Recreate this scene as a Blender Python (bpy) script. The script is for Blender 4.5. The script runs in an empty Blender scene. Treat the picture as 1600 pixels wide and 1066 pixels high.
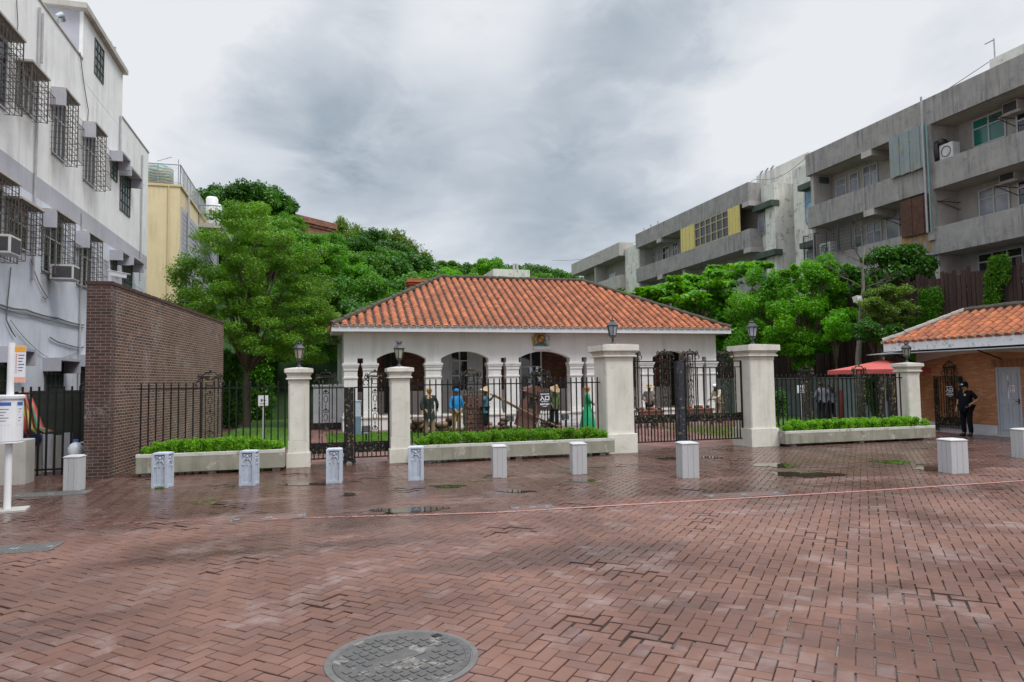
import bpy, math, random
import numpy as np
from mathutils import Vector, Matrix

# ------------------------------------------------------------------ camera
SC = bpy.context.scene
COL = SC.collection
F = 1067.0
YAW, PITCH, ROLL, CAMZ = math.radians(15.87), 0.0572, 0.014, 1.95
_ca, _sa = math.cos(YAW), math.sin(YAW)
_cp, _sp = math.cos(PITCH), math.sin(PITCH)
_f = Vector((_sa*_cp, _ca*_cp, _sp))
_r0 = Vector((_ca, -_sa, 0)); _u0 = _r0.cross(_f)
_r = _r0*math.cos(ROLL) - _u0*math.sin(ROLL)
_u = _r0*math.sin(ROLL) + _u0*math.cos(ROLL)
cam = bpy.data.cameras.new('camera'); camo = bpy.data.objects.new('camera', cam); COL.objects.link(camo)
cam.sensor_width = 36.0; cam.lens = F/1600*36.0; cam.clip_end = 2000; cam.clip_start = 0.05
M3 = Matrix((_r, _u, -_f)).transposed()
camo.matrix_world = Matrix.Translation((0, 0, CAMZ)) @ M3.to_4x4()
SC.camera = camo
SC.render.resolution_x, SC.render.resolution_y = 1024, 682

def P(px, py, X=None, Y=None, Z=None):
    """where a sight line meets one of the place's planes (survey helper)"""
    d = _f + _r*((px-800)/F) + _u*((533-py)/F)
    if X is not None: t = X/d.x
    elif Y is not None: t = Y/d.y
    else: t = (Z-CAMZ)/d.z
    return Vector((d.x*t, d.y*t, CAMZ+d.z*t))

# ------------------------------------------------------------------ world and sun
SC.view_settings.view_transform = 'Standard'; SC.view_settings.look = 'None'
SC.view_settings.exposure = 0.0; SC.view_settings.gamma = 1.0
SC.cycles.max_bounces = 8; SC.cycles.transparent_max_bounces = 24
SUN_EL, SUN_AZ = math.radians(56), math.radians(140)
W = bpy.data.worlds.new('World'); SC.world = W; W.use_nodes = True
def build_world():
    nt = W.node_tree; N = nt.nodes; L = nt.links; N.clear()
    def nd(t, **k):
        n = N.new(t)
        for a, v in k.items(): setattr(n, a, v)
        return n
    out = nd('ShaderNodeOutputWorld'); bg = nd('ShaderNodeBackground'); bg.inputs[1].default_value = 0.1
    L.new(bg.outputs[0], out.inputs[0])
    sky = nd('ShaderNodeTexSky', sky_type='NISHITA'); sky.sun_disc = False
    sky.sun_elevation = SUN_EL; sky.sun_rotation = SUN_AZ
    tc = nd('ShaderNodeTexCoord')
    sep = nd('ShaderNodeSeparateXYZ'); L.new(tc.outputs['Generated'], sep.inputs[0])
    # clouds lie on a ceiling: project the direction onto a plane overhead
    zz = nd('ShaderNodeMath', operation='MAXIMUM'); L.new(sep.outputs[2], zz.inputs[0]); zz.inputs[1].default_value = 0.0
    za = nd('ShaderNodeMath', operation='ADD'); L.new(zz.outputs[0], za.inputs[0]); za.inputs[1].default_value = 0.22
    dv = nd('ShaderNodeVectorMath', operation='DIVIDE'); L.new(tc.outputs['Generated'], dv.inputs[0])
    cmb = nd('ShaderNodeCombineXYZ')
    for i in range(2): L.new(za.outputs[0], cmb.inputs[i])
    cmb.inputs[2].default_value = 1.0
    L.new(cmb.outputs[0], dv.inputs[1])
    mp = nd('ShaderNodeMapping'); mp.inputs['Location'].default_value = SKY_OFF; L.new(dv.outputs[0], mp.inputs[0])
    n1 = nd('ShaderNodeTexNoise'); n1.inputs['Scale'].default_value = 1.15; n1.inputs['Detail'].default_value = 7
    n1.inputs['Roughness'].default_value = 0.47; n1.inputs['Distortion'].default_value = 0.35
    L.new(mp.outputs[0], n1.inputs[0])
    n2 = nd('ShaderNodeTexNoise'); n2.inputs['Scale'].default_value = 3.2; n2.inputs['Detail'].default_value = 7
    n2.inputs['Roughness'].default_value = 0.55; n2.inputs['Distortion'].default_value = 0.5
    L.new(mp.outputs[0], n2.inputs[0])
    mx = nd('ShaderNodeMath', operation='MULTIPLY_ADD'); L.new(n2.outputs[0], mx.inputs[0]); mx.inputs[1].default_value = 0.42
    L.new(n1.outputs[0], mx.inputs[2])
    # darker cloud bellies, each towards its own compass bearing
    acc = mx.outputs[0]
    for (px, py, rad, amt) in BELLIES:
        d = (_f + _r*((px-800)/F) + _u*((533-py)/F)).normalized()
        dt = nd('ShaderNodeVectorMath', operation='DOT_PRODUCT'); L.new(tc.outputs['Generated'], dt.inputs[0]); dt.inputs[1].default_value = d
        wob = nd('ShaderNodeMath', operation='MULTIPLY_ADD'); L.new(n2.outputs[0], wob.inputs[0]); wob.inputs[1].default_value = -0.03
        L.new(dt.outputs['Value'], wob.inputs[2])
        mr = nd('ShaderNodeMapRange', interpolation_type='SMOOTHSTEP')
        mr.inputs['From Min'].default_value = math.cos(rad) - 0.015; mr.inputs['From Max'].default_value = 1.0 - 0.015
        mr.inputs['To Min'].default_value = 0; mr.inputs['To Max'].default_value = amt
        L.new(wob.outputs[0], mr.inputs[0])
        ad = nd('ShaderNodeMath', operation='SUBTRACT'); L.new(acc, ad.inputs[0]); L.new(mr.outputs[0], ad.inputs[1]); acc = ad.outputs[0]
    cr = nd('ShaderNodeValToRGB'); e = cr.color_ramp.elements
    e[0].position = 0.40; e[0].color = (0.335, 0.405, 0.475, 1)
    e[1].position = 0.86; e[1].color = (0.85, 0.87, 0.905, 1)
    m = e.new(0.64); m.color = (0.575, 0.63, 0.695, 1)
    L.new(acc, cr.inputs[0])
    # an overcast sky is brightest overhead
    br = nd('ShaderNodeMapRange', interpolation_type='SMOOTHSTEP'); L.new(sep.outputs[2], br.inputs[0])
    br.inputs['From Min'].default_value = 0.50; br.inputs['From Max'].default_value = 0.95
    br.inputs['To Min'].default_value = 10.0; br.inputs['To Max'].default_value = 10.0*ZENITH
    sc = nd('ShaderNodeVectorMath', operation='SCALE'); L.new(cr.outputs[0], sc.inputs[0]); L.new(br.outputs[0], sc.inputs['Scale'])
    mix = nd('ShaderNodeMix', data_type='RGBA'); mix.inputs[0].default_value = 0.94
    L.new(sky.outputs[0], mix.inputs[6]); L.new(sc.outputs[0], mix.inputs[7])
    L.new(mix.outputs[2], bg.inputs[0])
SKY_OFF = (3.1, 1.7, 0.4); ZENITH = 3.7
BELLIES = [(500, 110, .14, .13), (985, 120, .17, .11), (740, 320, .30, .12), (1010, 60, .10, .06), (330, 220, .2, .04), (180, 30, .34, -.17), (1400, 130, .34, -.15), (740, 60, .12, -.10), (1200, 20, .2, -.08), (900, 230, .10, -.05)]
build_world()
sun = bpy.data.lights.new('sun', 'SUN'); sun.energy = 2.1; sun.angle = math.radians(20); sun.color = (1, .96, .9)
suno = bpy.data.objects.new('sun', sun); COL.objects.link(suno)
_sd = Vector((math.sin(SUN_AZ)*math.cos(SUN_EL), math.cos(SUN_AZ)*math.cos(SUN_EL), math.sin(SUN_EL)))
suno.rotation_euler = (-_sd).to_track_quat('-Z', 'Y').to_euler()

# ------------------------------------------------------------------ mesh helpers
R = math.radians
class MB:
    """collects shapes; build() links them as one mesh object"""
    def __init__(s): s.v = []; s.f = []; s.m = []; s.r = []; s.rnd = random.Random(7)
    def add(s, vs, fs, mi=0, rnd=None):
        o = len(s.v); s.v.extend([tuple(p) for p in vs])
        rr = s.rnd.random() if rnd is None else rnd
        for f in fs: s.f.append(tuple(i+o for i in f)); s.m.append(mi); s.r.append(rr)
        return s
    def box(s, x0, x1, y0, y1, z0, z1, mi=0, rnd=None):
        vs = [(x0,y0,z0),(x1,y0,z0),(x1,y1,z0),(x0,y1,z0),(x0,y0,z1),(x1,y0,z1),(x1,y1,z1),(x0,y1,z1)]
        return s.add(vs, [(0,3,2,1),(4,5,6,7),(0,1,5,4),(1,2,6,5),(2,3,7,6),(3,0,4,7)], mi, rnd)
    def obox(s, c, sx, sy, sz, rz=0, mi=0, tilt=None, rnd=None):
        m = Matrix.Rotation(rz, 3, 'Z')
        if tilt: m = m @ Matrix.Rotation(tilt[0], 3, 'X') @ Matrix.Rotation(tilt[1], 3, 'Y')
        c = Vector(c); vs = []
        for z in (-.5, .5):
            for x, y in ((-.5,-.5),(.5,-.5),(.5,.5),(-.5,.5)): vs.append(c + m @ Vector((x*sx, y*sy, z*sz)))
        return s.add(vs, [(0,3,2,1),(4,5,6,7),(0,1,5,4),(1,2,6,5),(2,3,7,6),(3,0,4,7)], mi, rnd)
    def bar(s, p, q, w, h=None, mi=0, up=(0,0,1)):
        p = Vector(p); q = Vector(q); h = w if h is None else h
        d = (q-p).normalized(); up = Vector(up)
        if abs(d.dot(up)) > .98: up = Vector((0,1,0))
        a = d.cross(up).normalized()*w/2; b = a.cross(d).normalized()*h/2
        vs = [p-a-b, p+a-b, p+a+b, p-a+b, q-a-b, q+a-b, q+a+b, q-a+b]
        return s.add(vs, [(0,1,2,3),(7,6,5,4),(0,4,5,1),(1,5,6,2),(2,6,7,3),(3,7,4,0)], mi)
    def tube(s, pts, r, seg=8, mi=0, cap=True):
        pts = [Vector(p) for p in pts]; n = len(pts); rs = r if isinstance(r, (list, tuple)) else [r]*n
        vs = []; fs = []; a = None
        for i, p in enumerate(pts):
            d = (pts[min(i+1, n-1)] - pts[max(i-1, 0)])
            d = d.normalized() if d.length > 1e-9 else Vector((0,0,1))
            if a is None: a = d.orthogonal().normalized()
            else:
                a = a - d*a.dot(d); a = a.normalized() if a.length > 1e-6 else d.orthogonal().normalized()
            b = d.cross(a)
            for k in range(seg):
                t = 2*math.pi*k/seg; vs.append(p + (a*math.cos(t)+b*math.sin(t))*rs[i])
        for i in range(n-1):
            for k in range(seg):
                k2 = (k+1) % seg; fs.append((i*seg+k, i*seg+k2, (i+1)*seg+k2, (i+1)*seg+k))
        if cap: fs.append(tuple(range(seg-1, -1, -1))); fs.append(tuple((n-1)*seg+k for k in range(seg)))
        return s.add(vs, fs, mi)
    def lathe(s, prof, seg=16, c=(0,0,0), rot=0, mi=0, sx=1, sy=1):
        vs = []; fs = []; n = len(prof)
        for (r, z) in prof:
            for k in range(seg):
                t = rot+2*math.pi*k/seg; vs.append((c[0]+r*sx*math.cos(t), c[1]+r*sy*math.sin(t), c[2]+z))
        for i in range(n-1):
            for k in range(seg):
                k2 = (k+1) % seg; fs.append((i*seg+k, i*seg+k2, (i+1)*seg+k2, (i+1)*seg+k))
        fs.append(tuple(range(seg-1, -1, -1))); fs.append(tuple((n-1)*seg+k for k in range(seg)))
        return s.add(vs, fs, mi)
    def ball(s, c, r, seg=12, rings=8, sx=1, sy=1, sz=1, mi=0):
        return s.lathe([(max(.001, r*math.sin(math.pi*i/rings)), -r*math.cos(math.pi*i/rings)*sz) for i in range(rings+1)], seg, c, 0, mi, sx, sy)
    def torus(s, c, rad, r, seg=16, axis='Y', mi=0, a0=0, a1=2*math.pi, sz=1):
        pts = []
        for k in range(seg+1):
            t = a0+(a1-a0)*k/seg; x, z = rad*math.cos(t), rad*sz*math.sin(t)
            pts.append((c[0]+x, c[1], c[2]+z) if axis == 'Y' else ((c[0], c[1]+x, c[2]+z) if axis == 'X' else (c[0]+x, c[1]+z, c[2])))
        return s.tube(pts, r, 5, mi)
    def prism(s, poly, a, b, axis='Y', mi=0):
        """extrude polygon (2D) between a and b; axis Y: poly in (x,z); X: (y,z); Z: (x,y)"""
        n = len(poly)
        mk = {'Y': lambda p, t: (p[0], t, p[1]), 'X': lambda p, t: (t, p[0], p[1]), 'Z': lambda p, t: (p[0], p[1], t)}[axis]
        vs = [mk(p, a) for p in poly]+[mk(p, b) for p in poly]
        fs = [tuple(range(n)), tuple(range(2*n-1, n-1, -1))]+[(i, i+n, (i+1) % n+n, (i+1) % n) for i in range(n)]
        return s.add(vs, fs, mi)
    def quad(s, a, b, c, d, mi=0, rnd=None): return s.add([a, b, c, d], [(0,1,2,3)], mi, rnd)
    def xf(s, m):
        s.v = [tuple(m @ Vector(p)) for p in s.v]; return s
    def build(s, name, mat, parent=None, world=False, smooth=False, bevel=0, loc=None, fix=True, uv=True):
        off = Vector((0,0,0))
        if world and parent is not None: off = base_of(parent)
        if world and loc is not None: off = off+Vector(loc)
        me = bpy.data.meshes.new(name)
        v = np.array(s.v, dtype=np.float64).reshape(-1, 3) - np.array(off)
        me.from_pydata(v.tolist(), [], s.f)
        for mm in (mat if isinstance(mat, (list, tuple)) else [mat]): me.materials.append(mm)
        me.polygons.foreach_set('material_index', s.m)
        at = me.attributes.new('rnd', 'FLOAT', 'FACE'); at.data.foreach_set('value', s.r)
        if fix:
            import bmesh
            bm = bmesh.new(); bm.from_mesh(me); bmesh.ops.recalc_face_normals(bm, faces=bm.faces); bm.to_mesh(me); bm.free()
        if uv: box_uv(me, off)
        if smooth: me.polygons.foreach_set('use_smooth', [True]*len(me.polygons))
        o = bpy.data.objects.new(name, me); COL.objects.link(o)
        if parent is not None: o.parent = parent
        if loc is not None: o.location = loc
        if bevel:
            bv = o.modifiers.new('bevel', 'BEVEL'); bv.width = bevel; bv.segments = 2; bv.limit_method = 'ANGLE'; bv.angle_limit = R(40)
        return o
def base_of(o):
    p = Vector(o.location)
    while o.parent is not None: o = o.parent; p = p+Vector(o.location)
    return p
def box_uv(me, off=(0,0,0)):
    n = len(me.loops)
    if n == 0: return
    li = np.empty(n, np.int32); me.loops.foreach_get('vertex_index', li)
    co = np.empty(len(me.vertices)*3); me.vertices.foreach_get('co', co); co = co.reshape(-1, 3)+np.array(off)
    nor = np.empty(len(me.polygons)*3); me.polygons.foreach_get('normal', nor); nor = nor.reshape(-1, 3)
    tot = np.empty(len(me.polygons), np.int32); me.polygons.foreach_get('loop_total', tot)
    ln = np.repeat(nor, tot, axis=0); c = co[li]
    hor = np.abs(ln[:, 2]) > .75
    tx, ty = -ln[:, 1], ln[:, 0]; l = np.sqrt(tx**2+ty**2)+1e-9; tx /= l; ty /= l
    sgn = np.where(np.abs(tx) > np.abs(ty), np.sign(tx), np.sign(ty)); tx *= sgn; ty *= sgn
    u = np.where(hor, c[:, 0], c[:, 0]*tx+c[:, 1]*ty); v = np.where(hor, c[:, 1], c[:, 2])
    uvl = me.uv_layers.new(name='UVMap'); uvl.data.foreach_set('uv', np.stack([u, v], 1).ravel())
def tag(o, label=None, cat=None, group=None, kind=None):
    if label: o['label'] = label
    if cat: o['category'] = cat
    if group: o['group'] = group
    if kind: o['kind'] = kind
    return o
def thing(name, label, cat, loc=(0,0,0), rz=0, group=None):
    o = bpy.data.objects.new(name, None); COL.objects.link(o); o.location = loc; o.rotation_euler = (0,0,rz)
    o.empty_display_size = .2
    return tag(o, label, cat, group)
def dup(root, loc=None, rz=None, label=None, group=None, scale=None):
    r = root.copy(); COL.objects.link(r)
    if loc is not None: r.location = loc
    if rz is not None: r.rotation_euler = (0,0,rz)
    if scale is not None: r.scale = scale if hasattr(scale, '__len__') else (scale,)*3
    if label: r['label'] = label
    if group: r['group'] = group
    for ch in list(root.children):
        c = ch.copy(); COL.objects.link(c); c.parent = r
        for g in list(ch.children):
            d = g.copy(); COL.objects.link(d); d.parent = c
    return r
def words(txt, size, mat, parent, name='lettering', loc=(0,0,0), rot=(R(90),0,0), ext=.002, align='CENTER', weight=0):
    cu = bpy.data.curves.new(name, 'FONT'); cu.body = txt; cu.size = size; cu.extrude = ext; cu.align_x = align; cu.align_y = 'CENTER'
    cu.offset = weight; cu.resolution_u = 2
    t = bpy.data.objects.new('tmp', cu); COL.objects.link(t)
    dg = bpy.context.evaluated_depsgraph_get()
    me = bpy.data.meshes.new_from_object(t.evaluated_get(dg)); bpy.data.objects.remove(t); me.materials.clear(); me.materials.append(mat)
    o = bpy.data.objects.new(name, me); COL.objects.link(o); o.parent = parent; o.location = loc; o.rotation_euler = rot
    return o

# ------------------------------------------------------------------ materials
def newmat(name):
    m = bpy.data.materials.new(name); m.use_nodes = True; nt = m.node_tree
    bs = nt.nodes['Principled BSDF']
    return m, nt, nt.nodes, nt.links, bs
def noise(N, L, vec, scale, detail=4, rough=.55, dist=0):
    n = N.new('ShaderNodeTexNoise'); n.inputs['Scale'].default_value = scale; n.inputs['Detail'].default_value = detail
    n.inputs['Roughness'].default_value = rough; n.inputs['Distortion'].default_value = dist
    L.new(vec, n.inputs[0]); return n.outputs[0]
def ramp(N, L, fac, p0, p1, c0=(0,0,0,1), c1=(1,1,1,1)):
    r = N.new('ShaderNodeValToRGB'); e = r.color_ramp.elements
    e[0].position = p0; e[0].color = c0; e[1].position = p1; e[1].color = c1
    L.new(fac, r.inputs[0]); return r.outputs[0]
def mixc(N, L, fac, a, b, mode='MIX'):
    m = N.new('ShaderNodeMix'); m.data_type = 'RGBA'; m.blend_type = mode
    for sock, val in ((0, fac), (6, a), (7, b)):
        if hasattr(val, 'is_linked'): L.new(val, m.inputs[sock])
        elif sock == 0: m.inputs[0].default_value = val
        else: m.inputs[sock].default_value = (*val[:3], 1)
    return m.outputs[2]
def c4(c): return (*c[:3], 1)
def mapped(N, L, vec, s):
    mp = N.new('ShaderNodeMapping'); mp.inputs['Scale'].default_value = s; L.new(vec, mp.inputs[0]); return mp.outputs[0]
def bump(N, L, h, bs, strength=.3, dist=.02, prev=None):
    b = N.new('ShaderNodeBump'); b.inputs['Strength'].default_value = strength; b.inputs['Distance'].default_value = dist
    L.new(h, b.inputs['Height'])
    if prev is not None: L.new(prev, b.inputs['Normal'])
    L.new(b.outputs[0], bs.inputs['Normal']); return b.outputs[0]
def M(name, c, c2=None, scale=3, rough=.7, bumps=.15, metal=0, streak=None, streak_amt=.5, spots=None, spot_amt=.5, spot_scale=6, rnd=0, spec=.5, fine=60):
    """general weathered surface: two-tone noise, optional rain streaks, optional blotches of a second finish"""
    m, nt, N, L, bs = newmat(name)
    geo = N.new('ShaderNodeNewGeometry'); vec = geo.outputs['Position']
    c2 = c2 or tuple(x*.8 for x in c)
    f = noise(N, L, vec, scale, 6, .6)
    col = mixc(N, L, ramp(N, L, f, .35, .68), c, c2)
    if rnd:
        at = N.new('ShaderNodeAttribute'); at.attribute_name = 'rnd'
        hv = N.new('ShaderNodeHueSaturation'); L.new(col, hv.inputs['Color'])
        mr = N.new('ShaderNodeMapRange'); L.new(at.outputs['Fac'], mr.inputs[0]); mr.inputs['To Min'].default_value = 1-rnd; mr.inputs['To Max'].default_value = 1+rnd
        L.new(mr.outputs[0], hv.inputs['Value']); col = hv.outputs[0]
    if streak:
        s1 = noise(N, L, mapped(N, L, vec, (1,1,.07)), 5, 5, .65)
        s2 = noise(N, L, vec, .7, 3, .5)
        mu = N.new('ShaderNodeMath'); mu.operation = 'MULTIPLY'; L.new(ramp(N, L, s1, .46, .72), mu.inputs[0]); L.new(ramp(N, L, s2, .38, .62), mu.inputs[1])
        mu2 = N.new('ShaderNodeMath'); mu2.operation = 'MULTIPLY'; L.new(mu.outputs[0], mu2.inputs[0]); mu2.inputs[1].default_value = streak_amt
        col = mixc(N, L, mu2.outputs[0], col, streak)
    if spots:
        s3 = noise(N, L, vec, spot_scale, 8, .7)
        mu3 = N.new('ShaderNodeMath'); mu3.operation = 'MULTIPLY'; L.new(ramp(N, L, s3, .56, .62), mu3.inputs[0]); mu3.inputs[1].default_value = spot_amt
        col = mixc(N, L, mu3.outputs[0], col, spots)
    L.new(col, bs.inputs['Base Color'])
    bs.inputs['Roughness'].default_value = rough; bs.inputs['Metallic'].default_value = metal; bs.inputs['Specular IOR Level'].default_value = spec
    if bumps:
        bump(N, L, noise(N, L, vec, fine, 4, .6), bs, bumps, .01)
    return m
def brickmat(name, c1, c2, mortar, bw=.21, bh=.065, gap=.012, patch=None, bias=0., rough=.85, extra=None, rough_edges=.004, offset=.5):
    m, nt, N, L, bs = newmat(name)
    uv = N.new('ShaderNodeUVMap'); geo = N.new('ShaderNodeNewGeometry')
    nz = N.new('ShaderNodeTexNoise'); nz.inputs['Scale'].default_value = 14; L.new(geo.outputs['Position'], nz.inputs[0])
    vm = N.new('ShaderNodeVectorMath'); vm.operation = 'MULTIPLY_ADD'; L.new(nz.outputs['Color'], vm.inputs[0]); vm.inputs[1].default_value = (rough_edges*2,)*3; L.new(uv.outputs[0], vm.inputs[2])
    b = N.new('ShaderNodeTexBrick'); b.offset = offset; L.new(vm.outputs[0], b.inputs['Vector'])
    b.inputs['Scale'].default_value = 1; b.inputs['Brick Width'].default_value = bw; b.inputs['Row Height'].default_value = bh; b.inputs['Mortar Size'].default_value = gap/2
    b.inputs['Mortar Smooth'].default_value = .15; b.inputs['Bias'].default_value = bias
    b.inputs['Color1'].default_value = c4(c1); b.inputs['Color2'].default_value = c4(c2); b.inputs['Mortar'].default_value = c4(mortar)
    col = b.outputs['Color']
    f = noise(N, L, geo.outputs['Position'], 1.3, 6, .65)
    col = mixc(N, L, ramp(N, L, f, .35, .75), col, (.72, .68, .66), 'MULTIPLY')
    if extra:   # each brick an own shade
        b2 = N.new('ShaderNodeTexBrick'); b2.offset = offset; L.new(vm.outputs[0], b2.inputs['Vector'])
        b2.inputs['Scale'].default_value = 1; b2.inputs['Brick Width'].default_value = bw; b2.inputs['Row Height'].default_value = bh; b2.inputs['Mortar Size'].default_value = 0
        b2.inputs['Color1'].default_value = (0,0,0,1); b2.inputs['Color2'].default_value = (1,1,1,1)
        mu = N.new('ShaderNodeMath'); mu.operation = 'MULTIPLY'; L.new(ramp(N, L, b2.outputs['Color'], .72, .8), mu.inputs[0])
        inv = N.new('ShaderNodeMath'); inv.operation = 'SUBTRACT'; inv.inputs[0].default_value = 1; L.new(b.outputs['Fac'], inv.inputs[1]); L.new(inv.outputs[0], mu.inputs[1])
        col = mixc(N, L, mu.outputs[0], col, extra)
    if patch:   # lime bloom / efflorescence in patches
        p = noise(N, L, geo.outputs['Position'], .9, 7, .72)
        p2 = noise(N, L, geo.outputs['Position'], 22, 3, .6)
        mu = N.new('ShaderNodeMath'); mu.operation = 'MULTIPLY'; L.new(ramp(N, L, p, .52, .68), mu.inputs[0]); L.new(ramp(N, L, p2, .45, .6), mu.inputs[1])
        mu2 = N.new('ShaderNodeMath'); mu2.operation = 'MULTIPLY'; L.new(mu.outputs[0], mu2.inputs[0]); mu2.inputs[1].default_value = .55
        col = mixc(N, L, mu2.outputs[0], col, patch)
    L.new(col, bs.inputs['Base Color']); bs.inputs['Roughness'].default_value = rough
    hh = N.new('ShaderNodeMath'); hh.operation = 'MULTIPLY_ADD'; L.new(b.outputs['Fac'], hh.inputs[0]); hh.inputs[1].default_value = -1
    fn = noise(N, L, geo.outputs['Position'], 40, 4, .6); L.new(fn, hh.inputs[2])
    bump(N, L, hh.outputs[0], bs, .5, .008)
    return m
def leafmat(name, c1, c2, c3=None, rough=.45, trans=.35):
    m, nt, N, L, bs = newmat(name)
    at = N.new('ShaderNodeAttribute'); at.attribute_name = 'rnd'
    oi = N.new('ShaderNodeObjectInfo')
    r = N.new('ShaderNodeValToRGB'); e = r.color_ramp.elements
    e[0].position = 0; e[0].color = c4(c1); e[1].position = .8; e[1].color = c4(c2)
    if c3: k = e.new(.97); k.color = c4(c3)
    L.new(at.outputs['Fac'], r.inputs[0])
    hs = N.new('ShaderNodeHueSaturation'); L.new(r.outputs[0], hs.inputs['Color'])
    mr = N.new('ShaderNodeMapRange'); L.new(oi.outputs['Random'], mr.inputs[0]); mr.inputs['To Min'].default_value = .8; mr.inputs['To Max'].default_value = 1.2
    L.new(mr.outputs[0], hs.inputs['Value'])
    L.new(hs.outputs[0], bs.inputs['Base Color']); bs.inputs['Roughness'].default_value = rough; bs.inputs['Specular IOR Level'].default_value = .35
    tr = N.new('ShaderNodeBsdfTranslucent')
    sat = N.new('ShaderNodeHueSaturation'); sat.inputs['Saturation'].default_value = 1.1; sat.inputs['Value'].default_value = 1.5; L.new(hs.outputs[0], sat.inputs['Color']); L.new(sat.outputs[0], tr.inputs[0])
    mx = N.new('ShaderNodeMixShader'); mx.inputs[0].default_value = trans
    L.new(bs.outputs[0], mx.inputs[1]); L.new(tr.outputs[0], mx.inputs[2]); L.new(mx.outputs[0], N['Material Output'].inputs[0])
    return m
def glassmat(name, c, rough=.06, spec=.8, c2=None):
    m, nt, N, L, bs = newmat(name)
    geo = N.new('ShaderNodeNewGeometry'); f = noise(N, L, geo.outputs['Position'], .8, 3)
    L.new(mixc(N, L, ramp(N, L, f, .4, .6), c, c2 or tuple(x*.5 for x in c)), bs.inputs['Base Color'])
    bs.inputs['Roughness'].default_value = rough; bs.inputs['Specular IOR Level'].default_value = spec
    return m
# ------------------------------------------------------------------ shared materials
MT = {}
MT['render'] = M('white_render', (.79,.795,.79), (.71,.715,.715), 2, .85, .12, streak=(.36,.35,.33), streak_amt=.55)
MT['render_grey'] = M('lilac_grey_render', (.44,.44,.49), (.38,.38,.43), 2, .85, .12, streak=(.3,.3,.3), streak_amt=.45)
MT['render_lower'] = M('lower_pale_lilac_render', (.62,.65,.71), (.54,.57,.63), 2, .85, .12, streak=(.33,.33,.33), streak_amt=.5)
MT['cream'] = M('yellow_render', (.72,.60,.37), (.66,.55,.34), 1.5, .85, .1, streak=(.40,.30,.15), streak_amt=.5)
MT['cream_trim'] = M('yellow_trim', (.62,.5,.28), (.55,.44,.24), 2, .8, .1)
MT['concrete'] = M('raw_concrete', (.34,.325,.31), (.26,.25,.24), 1.6, .9, .25, streak=(.06,.058,.056), streak_amt=.9, spots=(.13,.13,.125), spot_amt=.4, spot_scale=3)
MT['concrete_light'] = M('pale_concrete', (.46,.435,.40), (.37,.35,.32), 1.6, .9, .2, streak=(.17,.165,.155), streak_amt=.6)
MT['concrete_old'] = M('mouldy_white_render', (.74,.73,.67), (.62,.61,.55), 1.5, .9, .2, streak=(.16,.16,.14), streak_amt=.75, spots=(.12,.12,.10), spot_amt=.55, spot_scale=2.2)
MT['pillar'] = M('stone_render', (.70,.675,.60), (.61,.585,.51), 2.2, .85, .2, streak=(.36,.335,.27), streak_amt=.7, spots=(.50,.47,.40), spot_amt=.45, spot_scale=5)
MT['housewhite'] = M('limewash', (.76,.75,.74), (.70,.69,.68), 1.2, .8, .08, streak=(.46,.44,.41), streak_amt=.5)
MT['fascia'] = M('painted_fascia', (.68,.69,.74), (.60,.61,.66), 3, .6, .05)
MT['fascia_peel'] = M('peeling_fascia', (.72,.72,.74), (.64,.64,.66), 3, .7, .1, spots=(.30,.27,.25), spot_amt=.8, spot_scale=7)
MT['black_iron'] = M('black_painted_iron', (.009,.009,.010), (.014,.014,.015), 20, .55, .1, spec=.25)
MT['worn_iron'] = M('worn_black_and_gilt_iron', (.014,.014,.016), (.02,.019,.018), 18, .55, .2, spec=.25, spots=(.42,.33,.15), spot_amt=.75, spot_scale=16)
MT['navy_iron'] = M('navy_black_painted_iron', (.016,.02,.034), (.022,.026,.04), 18, .45, .15, spots=(.36,.29,.15), spot_amt=.6, spot_scale=13)
MT['granite'] = M('grey_granite', (.52,.52,.53), (.40,.40,.41), 70, .75, .2, streak=(.27,.26,.24), streak_amt=.6, spots=(.25,.25,.25), spot_amt=.5, spot_scale=120)
MT['cast_grey'] = M('grey_painted_cast_stone', (.50,.55,.63), (.42,.47,.55), 6, .65, .15, streak=(.26,.28,.30), streak_amt=.5, spots=(.25,.27,.3), spot_amt=.5, spot_scale=20)
MT['white_paint'] = M('white_paint', (.76,.77,.79), (.70,.71,.73), 3, .45, .03)
MT['white_grey'] = M('greyed_white_metal', (.60,.61,.64), (.5,.51,.54), 4, .5, .05)
MT['galv'] = M('galvanised_steel', (.36,.38,.40), (.28,.3,.32), 6, .5, .1, metal=.4)
MT['rust'] = M('rusted_sheet', (.10,.042,.026), (.055,.026,.02), 5, .9, .3, spots=(.16,.07,.03), spot_amt=.6, spot_scale=9)
MT['blue_sheet'] = M('faded_blue_sheet', (.20,.27,.30), (.26,.30,.27), 2.5, .7, .1, streak=(.22,.12,.05), streak_amt=.7, spots=(.20,.10,.04), spot_amt=.5, spot_scale=5)
MT['yellow_sheet'] = M('yellow_ribbed_sheet', (.66,.55,.18), (.6,.5,.17), 2, .6, .05)
MT['wood_dark'] = M('dark_fence_plank', (.052,.026,.019), (.03,.016,.013), 6, .85, .3, rnd=.45, streak=(.015,.01,.01), streak_amt=.5)
MT['wood_brown'] = M('brown_timber', (.11,.055,.035), (.075,.038,.026), 9, .7, .3, rnd=.25)
MT['sedan_wood'] = M('red_brown_lacquer', (.18,.08,.062), (.13,.058,.046), 6, .55, .15, rnd=.15)
MT['pole_wood'] = M('bare_pole_wood', (.24,.15,.09), (.17,.1,.06), 9, .7, .2)
MT['bark'] = M('tree_bark', (.13,.095,.065), (.075,.055,.04), 10, .95, .6, fine=25)
MT['bark_grey'] = M('grey_bark', (.19,.17,.145), (.11,.1,.085), 10, .95, .5, fine=25)
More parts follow.
